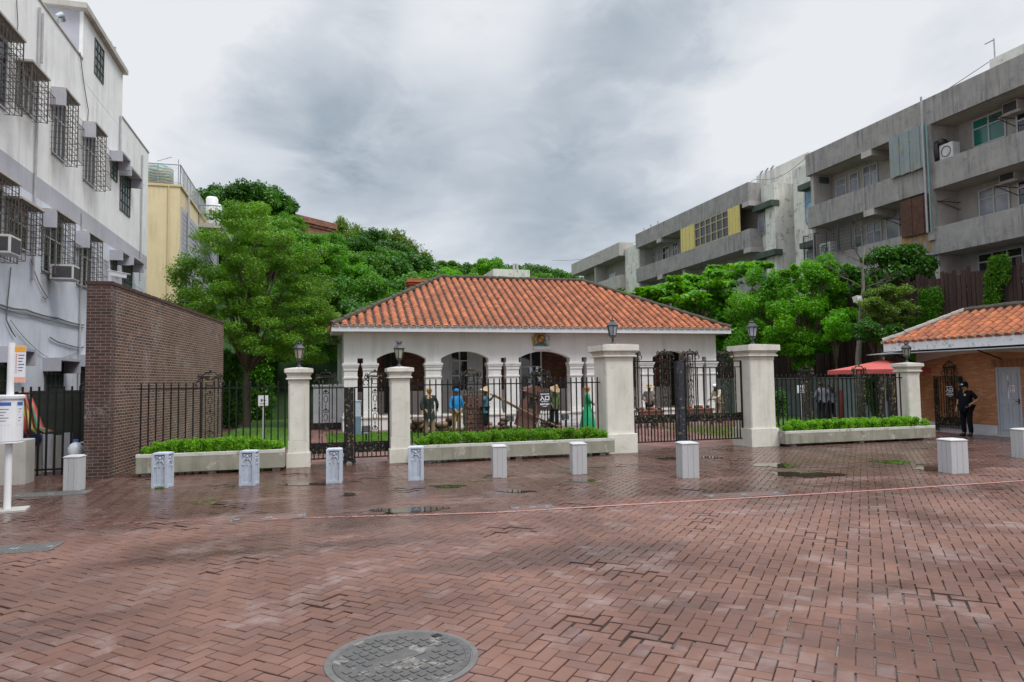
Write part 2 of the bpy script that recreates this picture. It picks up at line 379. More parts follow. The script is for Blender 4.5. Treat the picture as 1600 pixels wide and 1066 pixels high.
MT['dark_room'] = M('dark_interior', (.035,.032,.03), (.02,.02,.02), 1, .9, 0)
MT['glass_dark'] = glassmat('dark_glass', (.02,.026,.03), .05)
MT['glass_pale'] = glassmat('curtained_glass', (.34,.37,.42), .12, .6, (.20,.22,.26))
MT['glass_green'] = glassmat('green_glass', (.02,.19,.15), .1, .6, (.03,.13,.11))
MT['glass_teal'] = glassmat('teal_panes', (.10,.19,.18), .12, .6, (.05,.10,.10))
MT['alu'] = M('aluminium_frame', (.55,.56,.58), (.48,.49,.5), 6, .45, .02)
MT['green_hood'] = M('green_canopy', (.07,.10,.075), (.05,.075,.058), 4, .8, .1, streak=(.03,.035,.03), streak_amt=.6)
MT['cage'] = M('weathered_cage_bars', (.11,.10,.09), (.065,.055,.05), 8, .7, .15, spots=(.13,.07,.04), spot_amt=.4, spot_scale=14)
MT['ac'] = M('ac_casing', (.56,.56,.55), (.46,.46,.45), 4, .6, .03, streak=(.25,.2,.15), streak_amt=.4)
MT['grille'] = M('dark_grille', (.06,.06,.065), (.04,.04,.045), 8, .6, .1)
MT['cable'] = M('grey_cable', (.17,.17,.17), (.11,.11,.11), 8, .7, 0)
MT['pipe'] = M('grey_pipe', (.42,.42,.43), (.34,.34,.35), 5, .6, .02)
MT['black'] = M('black_plastic', (.018,.018,.02), (.012,.012,.013), 8, .5, .03)
MT['tile'] = M('terracotta_tile', (.40,.125,.046), (.27,.085,.038), 1.6, .85, .2, rnd=.25, streak=(.15,.07,.045), streak_amt=.65, spots=(.17,.09,.06), spot_amt=.35, spot_scale=4)
MT['tile_pan'] = M('mossy_pan_tile', (.055,.033,.026), (.035,.028,.023), 5, .95, .3, spots=(.22,.2,.18), spot_amt=.4, spot_scale=8)
MT['ridge'] = M('mossy_ridge_mortar', (.075,.06,.045), (.05,.045,.032), 5, .95, .4, spots=(.17,.15,.12), spot_amt=.4, spot_scale=6)
MT['mortar'] = M('pale_mortar', (.40,.36,.32), (.28,.25,.22), 8, .95, .4, spots=(.12,.1,.08), spot_amt=.6, spot_scale=9)
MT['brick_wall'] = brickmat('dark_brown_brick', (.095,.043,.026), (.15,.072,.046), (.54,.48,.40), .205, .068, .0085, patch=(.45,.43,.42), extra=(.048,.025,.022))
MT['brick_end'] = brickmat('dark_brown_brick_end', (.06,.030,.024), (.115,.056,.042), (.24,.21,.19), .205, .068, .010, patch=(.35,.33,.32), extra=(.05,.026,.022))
MT['brick_orange'] = brickmat('orange_brown_brick', (.52,.215,.095), (.39,.15,.07), (.42,.28,.19), .20, .055, .008, extra=(.50,.25,.13))
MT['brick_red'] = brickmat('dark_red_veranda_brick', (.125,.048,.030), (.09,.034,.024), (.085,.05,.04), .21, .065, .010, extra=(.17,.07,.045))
MT['brick_hill'] = brickmat('weathered_red_brick', (.26,.10,.06), (.20,.075,.05), (.2,.13,.1), .3, .09, .014, extra=(.33,.15,.09))
MT['dado'] = M('pale_pink_dado', (.60,.54,.52), (.54,.48,.46), 1.5, .8, .05)
MT['soil'] = M('dark_soil', (.035,.026,.018), (.02,.016,.012), 12, .95, .4)

def clipland():  # ground colour
    m, nt, N, L, bs = newmat('paving_bricks')
    at = N.new('ShaderNodeAttribute'); at.attribute_name = 'rnd'
    geo = N.new('ShaderNodeNewGeometry'); p = geo.outputs['Position']
    r = N.new('ShaderNodeValToRGB'); e = r.color_ramp.elements
    e[0].position = 0; e[0].color = (.175,.096,.077,1); e[1].position = 1; e[1].color = (.232,.128,.10,1)
    for q, c in ((.2,(.205,.109,.087,1)),(.45,(.222,.119,.093,1)),(.6,(.20,.113,.097,1)),(.8,(.238,.123,.092,1)),(.92,(.172,.10,.09,1))):
        k = e.new(q); k.color = c
    L.new(at.outputs['Fac'], r.inputs[0]); col = mixc(N, L, 1.0, r.outputs[0], (.86,.845,.81), 'MULTIPLY')
    a = noise(N, L, p, .45, 6, .6, .4)          # broad patches of wear
    col = mixc(N, L, ramp(N, L, a, .40, .64), col, (.60,.555,.53), 'MULTIPLY')
    b = noise(N, L, p, 1.1, 8, .68, .3)         # lime bloom
    mu = N.new('ShaderNodeMath'); mu.operation = 'MULTIPLY'; fr = N.new('ShaderNodeMath'); fr.operation = 'FRACT'; f7 = N.new('ShaderNodeMath'); f7.operation = 'MULTIPLY'; L.new(at.outputs['Fac'], f7.inputs[0]); f7.inputs[1].default_value = 7.3; L.new(f7.outputs[0], fr.inputs[0])
    b2 = N.new('ShaderNodeMath'); b2.operation = 'MULTIPLY_ADD'; L.new(fr.outputs[0], b2.inputs[0]); b2.inputs[1].default_value = .10; L.new(b, b2.inputs[2])
    L.new(ramp(N, L, b2.outputs[0], .58, .80), mu.inputs[0]); mu.inputs[1].default_value = .40
    col = mixc(N, L, mu.outputs[0], col, (.40,.34,.335))
    # muddy film near the kerb-side corner
    vd = N.new('ShaderNodeVectorMath'); vd.operation = 'DISTANCE'; L.new(mapped(N, L, p, (1,1,0)), vd.inputs[0])
    q = P(110, 935, Z=0); vd.inputs[1].default_value = (q.x, q.y, 0)
    ad = N.new('ShaderNodeMath'); ad.operation = 'MULTIPLY_ADD'; L.new(a, ad.inputs[0]); ad.inputs[1].default_value = 2.6; L.new(vd.outputs['Value'], ad.inputs[2])
    rm = ramp(N, L, ad.outputs[0], 1.5, 2.6, (1,1,1,1), (0,0,0,1))
    mr = N.new('ShaderNodeMapRange'); L.new(ad.outputs[0], mr.inputs[0]); mr.inputs['From Min'].default_value = 1.6; mr.inputs['From Max'].default_value = 2.9; mr.inputs['To Min'].default_value = .6; mr.inputs['To Max'].default_value = 0
    col = mixc(N, L, mr.outputs[0], col, (.14,.08,.06))
    s = noise(N, L, p, 220, 3, .7)              # fine pits
    col = mixc(N, L, ramp(N, L, s, .60, .68), col, (.45,.42,.42), 'MULTIPLY')
    # damp: wetter towards the fence and in broad streaks
    sx = N.new('ShaderNodeSeparateXYZ'); L.new(p, sx.inputs[0])
    wy = N.new('ShaderNodeMapRange'); wy.interpolation_type = 'SMOOTHSTEP'; L.new(sx.outputs[1], wy.inputs[0]); wy.inputs['From Min'].default_value = 7.0; wy.inputs['From Max'].default_value = 13.5; wy.inputs['To Max'].default_value = .30
    w1 = noise(N, L, mapped(N, L, p, (.4,1,1)), .8, 5, .55, .5)
    wa = N.new('ShaderNodeMath'); wa.operation = 'ADD'; L.new(wy.outputs[0], wa.inputs[0]); L.new(w1, wa.inputs[1])
    w2 = noise(N, L, mapped(N, L, p, (.13,1.0,1)), 1.1, 4, .5, .3); wb = N.new('ShaderNodeMath'); wb.operation = 'MULTIPLY_ADD'; L.new(ramp(N, L, w2, .55, .68), wb.inputs[0]); wb.inputs[1].default_value = .20; L.new(wa.outputs[0], wb.inputs[2]); wa = wb
    wet = N.new('ShaderNodeMapRange'); wet.interpolation_type = 'SMOOTHSTEP'; L.new(wa.outputs[0], wet.inputs[0]); wet.inputs['From Min'].default_value = .47; wet.inputs['From Max'].default_value = .78
    col = mixc(N, L, wet.outputs[0], col, (.60,.55,.53), 'MULTIPLY')
    L.new(col, bs.inputs['Base Color'])
    ro = N.new('ShaderNodeMapRange'); L.new(wet.outputs[0], ro.inputs[0]); ro.inputs['To Min'].default_value = .58; ro.inputs['To Max'].default_value = .22
    L.new(ro.outputs[0], bs.inputs['Roughness'])
    sp = N.new('ShaderNodeMapRange'); L.new(wet.outputs[0], sp.inputs[0]); sp.inputs['To Min'].default_value = .28; sp.inputs['To Max'].default_value = .5; L.new(sp.outputs[0], bs.inputs['Specular IOR Level'])
    h = N.new('ShaderNodeMath'); h.operation = 'MULTIPLY_ADD'; L.new(s, h.inputs[0]); h.inputs[1].default_value = .35; L.new(noise(N, L, p, 18, 4, .6), h.inputs[2])
    bump(N, L, h.outputs[0], bs, .35, .006)
    return m
MT['paving'] = clipland()
def bedmat():
    m, nt, N, L, bs = newmat('paving_joints')
    geo = N.new('ShaderNodeNewGeometry'); p = geo.outputs['Position']
    q = P(1420, 1010, Z=0); vd = N.new('ShaderNodeVectorMath'); vd.operation = 'DISTANCE'; L.new(p, vd.inputs[0]); vd.inputs[1].default_value = q
    n = noise(N, L, p, 1.4, 5, .6); ad = N.new('ShaderNodeMath'); ad.operation = 'MULTIPLY_ADD'; L.new(n, ad.inputs[0]); ad.inputs[1].default_value = 3.2; L.new(vd.outputs['Value'], ad.inputs[2])
    mr = N.new('ShaderNodeMapRange'); L.new(ad.outputs[0], mr.inputs[0]); mr.inputs['From Min'].default_value = 2.2; mr.inputs['From Max'].default_value = 3.2; mr.inputs['To Min'].default_value = .42; mr.inputs['To Max'].default_value = 0
    col = mixc(N, L, ramp(N, L, noise(N, L, p, 9, 4), .4, .6), (.014,.010,.009), (.03,.022,.018))
    col = mixc(N, L, mr.outputs[0], col, (.62,.58,.56))
    L.new(col, bs.inputs['Base Color']); bs.inputs['Roughness'].default_value = .9
    return m
MT['bed'] = bedmat()
def sheetmat(name, c1, c2, mortar, bw, bh, rot):
    """paving further off, bricks drawn by a brick texture"""
    m, nt, N, L, bs = newmat(name)
    geo = N.new('ShaderNodeNewGeometry'); mp = N.new('ShaderNodeMapping'); mp.inputs['Rotation'].default_value = (0,0,rot); L.new(geo.outputs['Position'], mp.inputs[0])
    b = N.new('ShaderNodeTexBrick'); L.new(mp.outputs[0], b.inputs[0]); b.inputs['Scale'].default_value = 1; b.inputs['Brick Width'].default_value = bw; b.inputs['Row Height'].default_value = bh
    b.inputs['Mortar Size'].default_value = .004; b.inputs['Color1'].default_value = c4(c1); b.inputs['Color2'].default_value = c4(c2); b.inputs['Mortar'].default_value = c4(mortar)
    n = noise(N, L, geo.outputs['Position'], .8, 5, .6)
    col = mixc(N, L, ramp(N, L, n, .4, .65), b.outputs['Color'], (.7,.66,.64), 'MULTIPLY')
    L.new(col, bs.inputs['Base Color'])
    mr = N.new('ShaderNodeMapRange'); L.new(n, mr.inputs[0]); mr.inputs['From Min'].default_value = .4; mr.inputs['From Max'].default_value = .6; mr.inputs['To Min'].default_value = .5; mr.inputs['To Max'].default_value = .25
    L.new(mr.outputs[0], bs.inputs['Roughness'])
    return m
MT['farpave'] = sheetmat('brick_paving_sheet', (.165,.085,.068), (.135,.07,.058), (.05,.035,.03), .22, .11, R(47))
MT['yardpave'] = sheetmat('yard_paving_sheet', (.23,.10,.08), (.18,.085,.07), (.06,.04,.035), .22, .11, R(0))
MT['water'] = glassmat('rain_water', (.045,.034,.028), .03, .6, (.035,.03,.02))
MT['lawn'] = M('lawn_green', (.075,.17,.02), (.05,.115,.018), 3, .9, .5, fine=90)
MT['hill_green'] = M('undergrowth', (.028,.07,.012), (.018,.045,.01), .6, .95, .4)

# ------------------------------------------------------------------ ground
YF = 17.0     # fence line
g = MB(); g.quad((-300,-120,-.03),(300,-120,-.03),(300,400,-.03),(-300,400,-.03))
tag(g.build('ground', MT['farpave'], fix=False), kind='structure')
poly_near = [(-1.9,1.2),(3.4,1.2),(22.5,13.2),(22.5,17.15),(-7.6,17.15),(-7.6,10.6)]
b = MB(); b.add([(x,y,-.020) for x,y in poly_near], [tuple(range(6))])
tag(b.build('paving_bed', MT['bed'], fix=False), kind='structure')
def inside(x, y, poly):
    c = False; j = len(poly)-1
    for i in range(len(poly)):
        xi, yi = poly[i]; xj, yj = poly[j]
        if (yi > y) != (yj > y) and x < (xj-xi)*(y-yi)/(yj-yi)+xi: c = not c
        j = i
    return c
MH = P(629, 1029, Z=0)
MH_R = .53
def build_paving():
    rg = random.Random(3); w = .119; rot = R(47); cr, sr = math.cos(rot), math.sin(rot)
    vs = []; fs = []; rn = []
    K = 300
    broken_at = lambda cx, cy: nz(cx*1.3+2, cy*1.3) > .80
    nz = lambda x, y: math.sin(x*1.7+1.3*math.sin(y*.9))*math.sin(y*1.3+.7*math.sin(x*1.1))
    for n in range(-K, K):
        for m in range(-K//2, K//2):
            ox, oy = n+2*m, n-2*m
            for (bx, by, lx, ly) in ((ox, oy, 2, 1), (ox+2, oy-1, 1, 2)):
                cx0, cy0 = (bx+lx/2)*w, (by+ly/2)*w
                cx, cy = cx0*cr-cy0*sr, cx0*sr+cy0*cr
                if cy < .9 or cy > 17.3 or cx < -8 or cx > 23: continue
                if not inside(cx, cy, poly_near): continue
                dm = math.hypot(cx-MH.x, cy-MH.y)
                if dm < MH_R-.10: continue
                near = cy < 10.5
                broken = nz(cx*1.3+2, cy*1.3) > .80
                gp = rg.uniform(.0025, .0062)*(2.1 if broken else 1)*(1+.75*max(0, min(1, (6.5-cy)/3))*max(0, min(1, (3.2-cx)/3)))
                hx, hy = lx*w/2-gp, ly*w/2-gp
                a = rg.gauss(0, .009 if not broken else .035); ca, sa = math.cos(a), math.sin(a)
                zz = rg.gauss(-.0005, .0012)-(rg.random()*.012 if broken else 0); tx, ty = rg.gauss(0, .006), rg.gauss(0, .006)
                jx, jy = rg.gauss(0,.0012), rg.gauss(0,.0012)
                o = len(vs)
                def put(px, py, dz):
                    qx, qy = px*ca-py*sa+cx0+jx, px*sa+py*ca+cy0+jy
                    vs.append((qx*cr-qy*sr, qx*sr+qy*cr, zz+dz+px*tx+py*ty))
                cs = ((-1,-1),(1,-1),(1,1),(-1,1))
                c = .0045
                for (u, v) in cs: put(u*(hx-c), v*(hy-c), 0)
                for (u, v) in cs: put(u*hx, v*hy, -.004)
                r = rg.random()
                fs.append((o,o+1,o+2,o+3)); rn.append(r)
                for k in range(4):
                    k2 = (k+1) % 4; fs.append((o+4+k, o+4+k2, o+k2, o+k)); rn.append(r)
                if near:
                    for (u, v) in cs: put(u*hx, v*hy, -.022)
                    for k in range(4):
                        k2 = (k+1) % 4; fs.append((o+8+k, o+8+k2, o+4+k2, o+4+k)); rn.append(r)
    me = bpy.data.meshes.new('paving'); me.from_pydata(vs, [], fs); me.materials.append(MT['paving'])
    at = me.attributes.new('rnd', 'FLOAT', 'FACE'); at.data.foreach_set('value', rn)
    o = bpy.data.objects.new('paving', me); COL.objects.link(o); tag(o, kind='structure')
build_paving()
# yard behind the fence
y = MB(); y.quad((-3.8,17.15,-.01),(28,17.15,-.01),(28,30,-.01),(-3.8,30,-.01)); tag(y.build('yard_paving', MT['yardpave'], fix=False), kind='structure')

def strip(pts, w, z):
    mb = MB(); L_ = []; R_ = []
    for i, p in enumerate(pts):
        a = pts[max(0, i-1)]; b_ = pts[min(len(pts)-1, i+1)]; d = Vector((b_.x-a.x, b_.y-a.y, 0)).normalized(); n = Vector((-d.y, d.x, 0))
        L_.append((p.x+n.x*w/2, p.y+n.y*w/2, z)); R_.append((p.x-n.x*w/2, p.y-n.y*w/2, z))
    n = len(pts)
    return mb.add(L_+R_, [(i, i+n, i+1+n, i+1) for i in range(n-1)])
def linemat():
    m, nt, N, L, bs = newmat('worn_pink_line_paint'); bs.inputs['Base Color'].default_value = (.40,.185,.155,1); bs.inputs['Roughness'].default_value = .5
    geo = N.new('ShaderNodeNewGeometry'); f = noise(N, L, geo.outputs['Position'], 14, 6, .75)
    sx = N.new('ShaderNodeSeparateXYZ'); L.new(geo.outputs['Position'], sx.inputs[0])
    mr = N.new('ShaderNodeMapRange'); L.new(sx.outputs[0], mr.inputs[0]); mr.inputs['From Min'].default_value = -4; mr.inputs['From Max'].default_value = 4; mr.inputs['To Min'].default_value = -.13; mr.inputs['To Max'].default_value = .10
    ad = N.new('ShaderNodeMath'); ad.operation = 'ADD'; L.new(f, ad.inputs[0]); L.new(mr.outputs[0], ad.inputs[1])
    L.new(ramp(N, L, ad.outputs[0], .42, .56), bs.inputs['Alpha']); return m
ctrl = [(20,832),(90,826),(180,819),(300,814),(420,811),(540,808),(660,805),(780,801),(900,794),(1020,787),(1140,780),(1260,773),(1380,766),(1500,758),(1610,751),(1700,745)]
tag(strip([P(x, y_, Z=0) for x, y_ in ctrl], .075, .006).build('road_line', linemat(), fix=False), kind='structure')

rp = random.Random(12)
def blob(px, py, w, h, z=.005, n=40, rough=.45):
    ph = [rp.random()*6.28 for _ in range(4)]; pts = []
    for k in range(n):
        t = 2*math.pi*k/n; f = 1+rough*(.5*math.sin(2*t+ph[0])+.35*math.sin(3*t+ph[1])+.25*math.sin(5*t+ph[2])+.15*math.sin(9*t+ph[3]))
        q = P(px+w/2*math.cos(t)*f, py+h/2*math.sin(t)*f, Z=0); pts.append((q.x, q.y, z))
    return MB().add(pts, [tuple(range(n))])
for (px, py, w, h) in ((640,797,104,9),(805,768,56,4),(700,760,60,4),(1262,742,96,9),(1210,727,60,7),(1462,732,58,7),(1050,717,46,4),(1110,715,34,3),(910,751,36,5),(545,773,30,4),(905,730,60,4),(480,757,70,4),(1395,722,60,5)):
    o = blob(px, py, w, h).build('puddle', MT['water'], fix=False); tag(o, kind='structure')
MT['moss'] = M('mossy_wet_patch', (.10,.105,.022), (.13,.085,.045), 14, .4, .3)
def fade(m, lo, hi, sc):
    nt = m.node_tree; N = nt.nodes; L = nt.links; g_ = N.new('ShaderNodeNewGeometry'); L.new(ramp(N, L, noise(N, L, g_.outputs['Position'], sc, 6, .7), lo, hi), N['Principled BSDF'].inputs['Alpha'])
fade(MT['moss'], .40, .62, 7)
for (px, py, w, h) in ((318,783,66,9),(740,751,50,3),(905,752,44,3),(1240,735,70,4)):
    o = blob(px, py, w, h, .0042).build('moss_patch', MT['moss'], fix=False); tag(o, kind='stuff')

# manhole
def manhole():
    m = M('worn_cast_iron_lid', (.088,.084,.081), (.062,.06,.058), 9, .55, .4, spots=(.34,.31,.27), spot_amt=.5, spot_scale=4)
    t = thing('manhole_cover', 'large round cast iron manhole cover with a grid of raised squares in the brick paving', 'manhole cover', (MH.x, MH.y, 0))
    f = MB(); prof = [(.535,-.015),(.535,.006),(.495,.008),(.490,.003),(.482,.003),(.482,-.015)]
    f.lathe(prof, 72); f.build('frame', MT['mh_frame'], t)
    l = MB(); l.lathe([(.480,-.015),(.480,.005),(.475,.008),(.445,.008),(.440,.004),(.001,.004)], 72)
    s = .080; rz = R(30); n = 7
    for i in range(-n, n+1):
        for j in range(-n, n+1):
            x, y_ = i*s, j*s
            if math.hypot(x, y_) > .415: continue
            if abs(j) <= 1 and abs(i) <= 4 and math.hypot(x, y_*1.5) < .26: continue
            if random.Random(i*31+j).random() < .06: continue
            x2, y2 = x*math.cos(rz)-y_*math.sin(rz), x*math.sin(rz)+y_*math.cos(rz)
            l.obox((x2, y2, .0065), .050, .050, .008, rz)
    for k in range(40):
        a = 2*math.pi*k/40; l.obox((.46*math.cos(a), .46*math.sin(a), .0085), .022, .004, .004, a)
    l.obox((0,0,.007), .34, .10, .006, rz); l.build('lid', m, t, bevel=.0015)
    k = MB(); k.obox((.30,.33,.008), .06, .06, .008, R(30)); k.build('key_slot', MT['black_iron'], t)
MT['mh_frame'] = M('manhole_ring', (.13,.124,.12), (.09,.086,.083), 9, .6, .3)
manhole()
def hatch(px, py, lx, ly, rz, label, grid):
    c = P(px, py, Z=0); t = thing('service_hatch', label, 'hatch', (c.x, c.y, 0), rz)
    f = MB()
    for s in (-1, 1): f.box(-lx/2, lx/2, s*ly/2-.02, s*ly/2+.02, -.01, .006); f.box(s*lx/2-.02, s*lx/2+.02, -ly/2+.02, ly/2-.02, -.01, .006)
    f.build('frame', MT['mh_frame'], t)
    l = MB(); l.box(-lx/2+.024, lx/2-.024, -ly/2+.024, ly/2-.024, -.01, .003)
    if grid:
        for k in range(int(lx/.06)): l.box(-lx/2+.04+k*.06, -lx/2+.07+k*.06, -ly/2+.04, ly/2-.04, .003, .008)
    l.build('lid', MT['mh_frame'] if grid else MT['farpave'], t)
    h = MB(); h.box(-.05,.05,-.02,.02,.003,.009); h.box(-lx/2+.03,-lx/2+.10,-.02,.02,.003,.009); h.box(lx/2-.10,lx/2-.03,-.02,.02,.003,.009); h.build('lifting_lug', MT['galv'], t)
hatch(420, 809, 1.0, .42, R(0), 'long brick-filled metal service hatch lying left of the pink line middle', False)
hatch(22, 858, .9, .45, R(-3), 'dark ribbed drain grate in the paving at the left edge', True)
hatch(832, 793, .62, .30, R(-4), 'small metal framed hatch beside the pink line below the granite bollards', False)
hatch(1162, 773, 1.3, .34, R(-4), 'wide metal framed hatch beyond the pink line on the right', False)
hatch(80, 772, 1.2, .5, R(0), 'flat dark drain slab in front of the alley gate', True)

# lawns
def lawn(name, pts, z=.02):
    o = MB().add([(x, y_, z) for x, y_ in pts], [tuple(range(len(pts)))]).build(name, MT['lawn'], fix=False); tag(o, kind='structure')
LAWNS = [[(-3.6,19.5),(-.9,19.5),(-.9,40),(-3.2,40)], [(.3,22.2),(8.6,22.2),(8.6,26.6),(.3,26.6)], [(12.4,19.0),(19.0,19.0),(24,24),(24,40),(19.5,40),(19.5,27)]]
for l in LAWNS: lawn('lawn', l)
def grass(areas, n, h, seed, mat, name, label=None):
    rg = np.random.default_rng(seed); V = []; 
    for (x0, x1, y0, y1, frac) in areas:
        k = int(n*frac); b0 = np.stack([rg.uniform(x0, x1, k), rg.uniform(y0, y1, k), np.full(k, .018)], 1)
        a = rg.uniform(0, 6.28, k); hh = h*rg.uniform(.5, 1.2, k); w = .006
        dx = np.stack([np.cos(a), np.sin(a), np.zeros(k)], 1)
        lean = np.stack([rg.normal(0, .4, k)*hh, rg.normal(0, .4, k)*hh, hh], 1)
        V.append(np.stack([b0-dx*w, b0+dx*w, b0+lean], 1))
    V = np.concatenate(V); k = len(V); fastmesh(name, V.reshape(-1, 3), 3, k, mat, rg.random(k), kind='stuff')
def fastmesh(name, V, per, k, mat, rnd, kind=None, parent=None):
    me = bpy.data.meshes.new(name); me.vertices.add(len(V)); me.vertices.foreach_set('co', np.ascontiguousarray(V, dtype=np.float32).ravel())
    me.loops.add(k*per); me.loops.foreach_set('vertex_index', np.arange(k*per, dtype=np.int32))
    me.polygons.add(k); me.polygons.foreach_set('loop_start', np.arange(0, k*per, per, dtype=np.int32))
    me.update(calc_edges=True); me.validate()
    for mm in (mat if isinstance(mat, list) else [mat]): me.materials.append(mm)
    at = me.attributes.new('rnd', 'FLOAT', 'FACE'); at.data.foreach_set('value', np.asarray(rnd, dtype=np.float32))
    o = bpy.data.objects.new(name, me); COL.objects.link(o)
    if parent is not None: o.parent = parent
    if kind: o['kind'] = kind
    return o
MT['grass'] = leafmat('grass_blades', (.05,.14,.012), (.13,.27,.03), (.2,.3,.05), .5, .35)
grass([(.3,8.6,22.2,26.6,.6),(-3.5,-.9,19.6,30,.2),(12.6,18.8,19.2,24,.2)], 42000, .09, 4, MT['grass'], 'grass')
# ------------------------------------------------------------------ survey helpers
def PX(p):
    d = Vector(p)-Vector((0,0,CAMZ)); w = d.dot(_f); return (800+F*d.dot(_r)/w, 533-F*d.dot(_u)/w)
def hit(px, py, p0, dirv):
    """where the sight line of (px,py) crosses the upright plane through p0 along dirv"""
    n = Vector((-dirv[1], dirv[0], 0)); d = _f + _r*((px-800)/F) + _u*((533-py)/F); c = Vector((0,0,CAMZ))
    t = (Vector(p0)-c).dot(n)/d.dot(n); return c+d*t

# ------------------------------------------------------------------ brick wall at the left
BW0 = P(169.5, 748, Z=0); BWA = YAW-R(10.05)
BWD = Vector((math.sin(BWA), math.cos(BWA), 0)); BWN = Vector((-BWD.y, BWD.x, 0))   # N points left
bw_far = hit(348.5, 600, BW0, BWD); BWL = (bw_far-BW0).dot(BWD)
BWH = hit(169.5, 438, BW0, BWD).z
bw_l = hit(133, 600, BW0, BWN); BWT = (bw_l-BW0).dot(BWN)
def brick_wall():
    t = thing('brick_wall', 'tall freestanding dark brown brick wall with pale lime joints at the left', 'brick wall', BW0)
    ang = math.atan2(BWD.y, BWD.x); m = Matrix.Rotation(ang, 4, 'Z')
    w = MB(); w.box(.22, BWL, 0, BWT, -.05, BWH-.075); w.xf(m); w.build('wall', MT['brick_wall'], t)
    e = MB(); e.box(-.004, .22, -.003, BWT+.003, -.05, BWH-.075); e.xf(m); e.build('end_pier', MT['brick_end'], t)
    rg = random.Random(2); c = MB(); x = -.02
    while x < BWL:
        l = .105; c.box(x, x+l-.006, -.022, BWT+.02, BWH-.073+rg.uniform(-.003,.003), BWH+rg.uniform(-.006,.006)); x += l
    c.xf(m); c.build('coping', MT['coping'], t)
    return t, m
MT['coping'] = M('brown_coping_brick', (.085,.042,.034), (.06,.03,.026), 5, .9, .3, rnd=.35)
bwall, bwm = brick_wall()
def camera_on_wall():
    p = BW0+BWD*.9+BWN*.25; t = thing('security_camera', 'white security camera on a bracket on top of the brown brick wall', 'security camera', (p.x, p.y, BWH))
    b = MB(); b.box(-.05,.05,-.05,.05,0,.02); b.tube([(0,0,0),(0,0,.16),(.0,.02,.22)], .018); b.build('bracket', MT['alu'], t)
    h = MB(); h.obox((.06,-.02,.28), .42, .11, .10, R(-20), tilt=(0, R(12))); h.obox((.05,-.02,.345), .50, .13, .012, R(-20), tilt=(0, R(12))); h.build('housing', MT['white_paint'], t, bevel=.006)
    l = MB(); l.obox((.262,-.094,.235), .02, .08, .075, R(-20), tilt=(0,R(12))); l.build('lens', MT['black'], t)
camera_on_wall()

# ------------------------------------------------------------------ pillars and lamps
def pillar(name, cx, w, top, base_h, label, big):
    t = thing(name, label, 'gate pillar', (cx, YF, 0), 0, 'rendered gate pillars')
    h = w/2; b = MB(); bh = h+(.05 if big else .035); b.box(-bh, bh, -bh, bh, -.03, base_h); b.build('plinth', MT['pillar'], t, bevel=.008)
    ct = .34 if big else .27
    s = MB()
    s.prism([(-h,-h+.03),(-h+.03,-h),(h-.03,-h),(h,-h+.03),(h,h-.03),(h-.03,h),(-h+.03,h),(-h,h-.03)], base_h+.28 if not big else base_h, top-ct-.1, 'Z')
    if not big: s.box(-h, h, -h, h, base_h, base_h+.28)
    s.box(-h, h, -h, h, top-ct-.1, top-ct); s.build('shaft', MT['pillar'], t, bevel=.006)
    c = MB(); k = top-ct; e = 1.4 if big else 1
    c.box(-h-.055*e, h+.055*e, -h-.055*e, h+.055*e, k, k+.045); c.box(-h-.03*e, h+.03*e, -h-.03*e, h+.03*e, k+.045, k+.11)
    c.box(-h-.05*e, h+.05*e, -h-.05*e, h+.05*e, k+.11, k+.155); c.box(-h-.09*e, h+.09*e, -h-.09*e, h+.09*e, k+.155, top-.01)
    c.add([(-h-.09*e,-h-.09*e,top-.01),(h+.09*e,-h-.09*e,top-.01),(h+.09*e,h+.09*e,top-.01),(-h-.09*e,h+.09*e,top-.01),(0,0,top+.03)], [(0,1,4),(1,2,4),(2,3,4),(3,0,4)])
    c.build('cap', MT['pillar'], t, bevel=.018)
    return t
def pcx(px): return P(px, 650, Y=YF).x
SMALL, BIG = .47, .80
pl = {}
for k, px, big, lab in (('a',467,0,'slim pale pillar left of the pedestrian gate with a lamp'),('b',624,0,'slim pale pillar right of the pedestrian gate beside the middle planter'),
        ('c',960,1,'thick tall pale pillar left of the wide vehicle gate'),('d',1180,1,'thick tall pale pillar right of the wide vehicle gate'),('e',1421,0,'slim pale pillar at the right end of the fence beside the guardhouse')):
    pl[k] = (pcx(px), BIG if big else SMALL); pillar('gate_pillar', pcx(px), BIG if big else SMALL, 2.86 if big else 2.30, .50 if big else .33, lab, big)
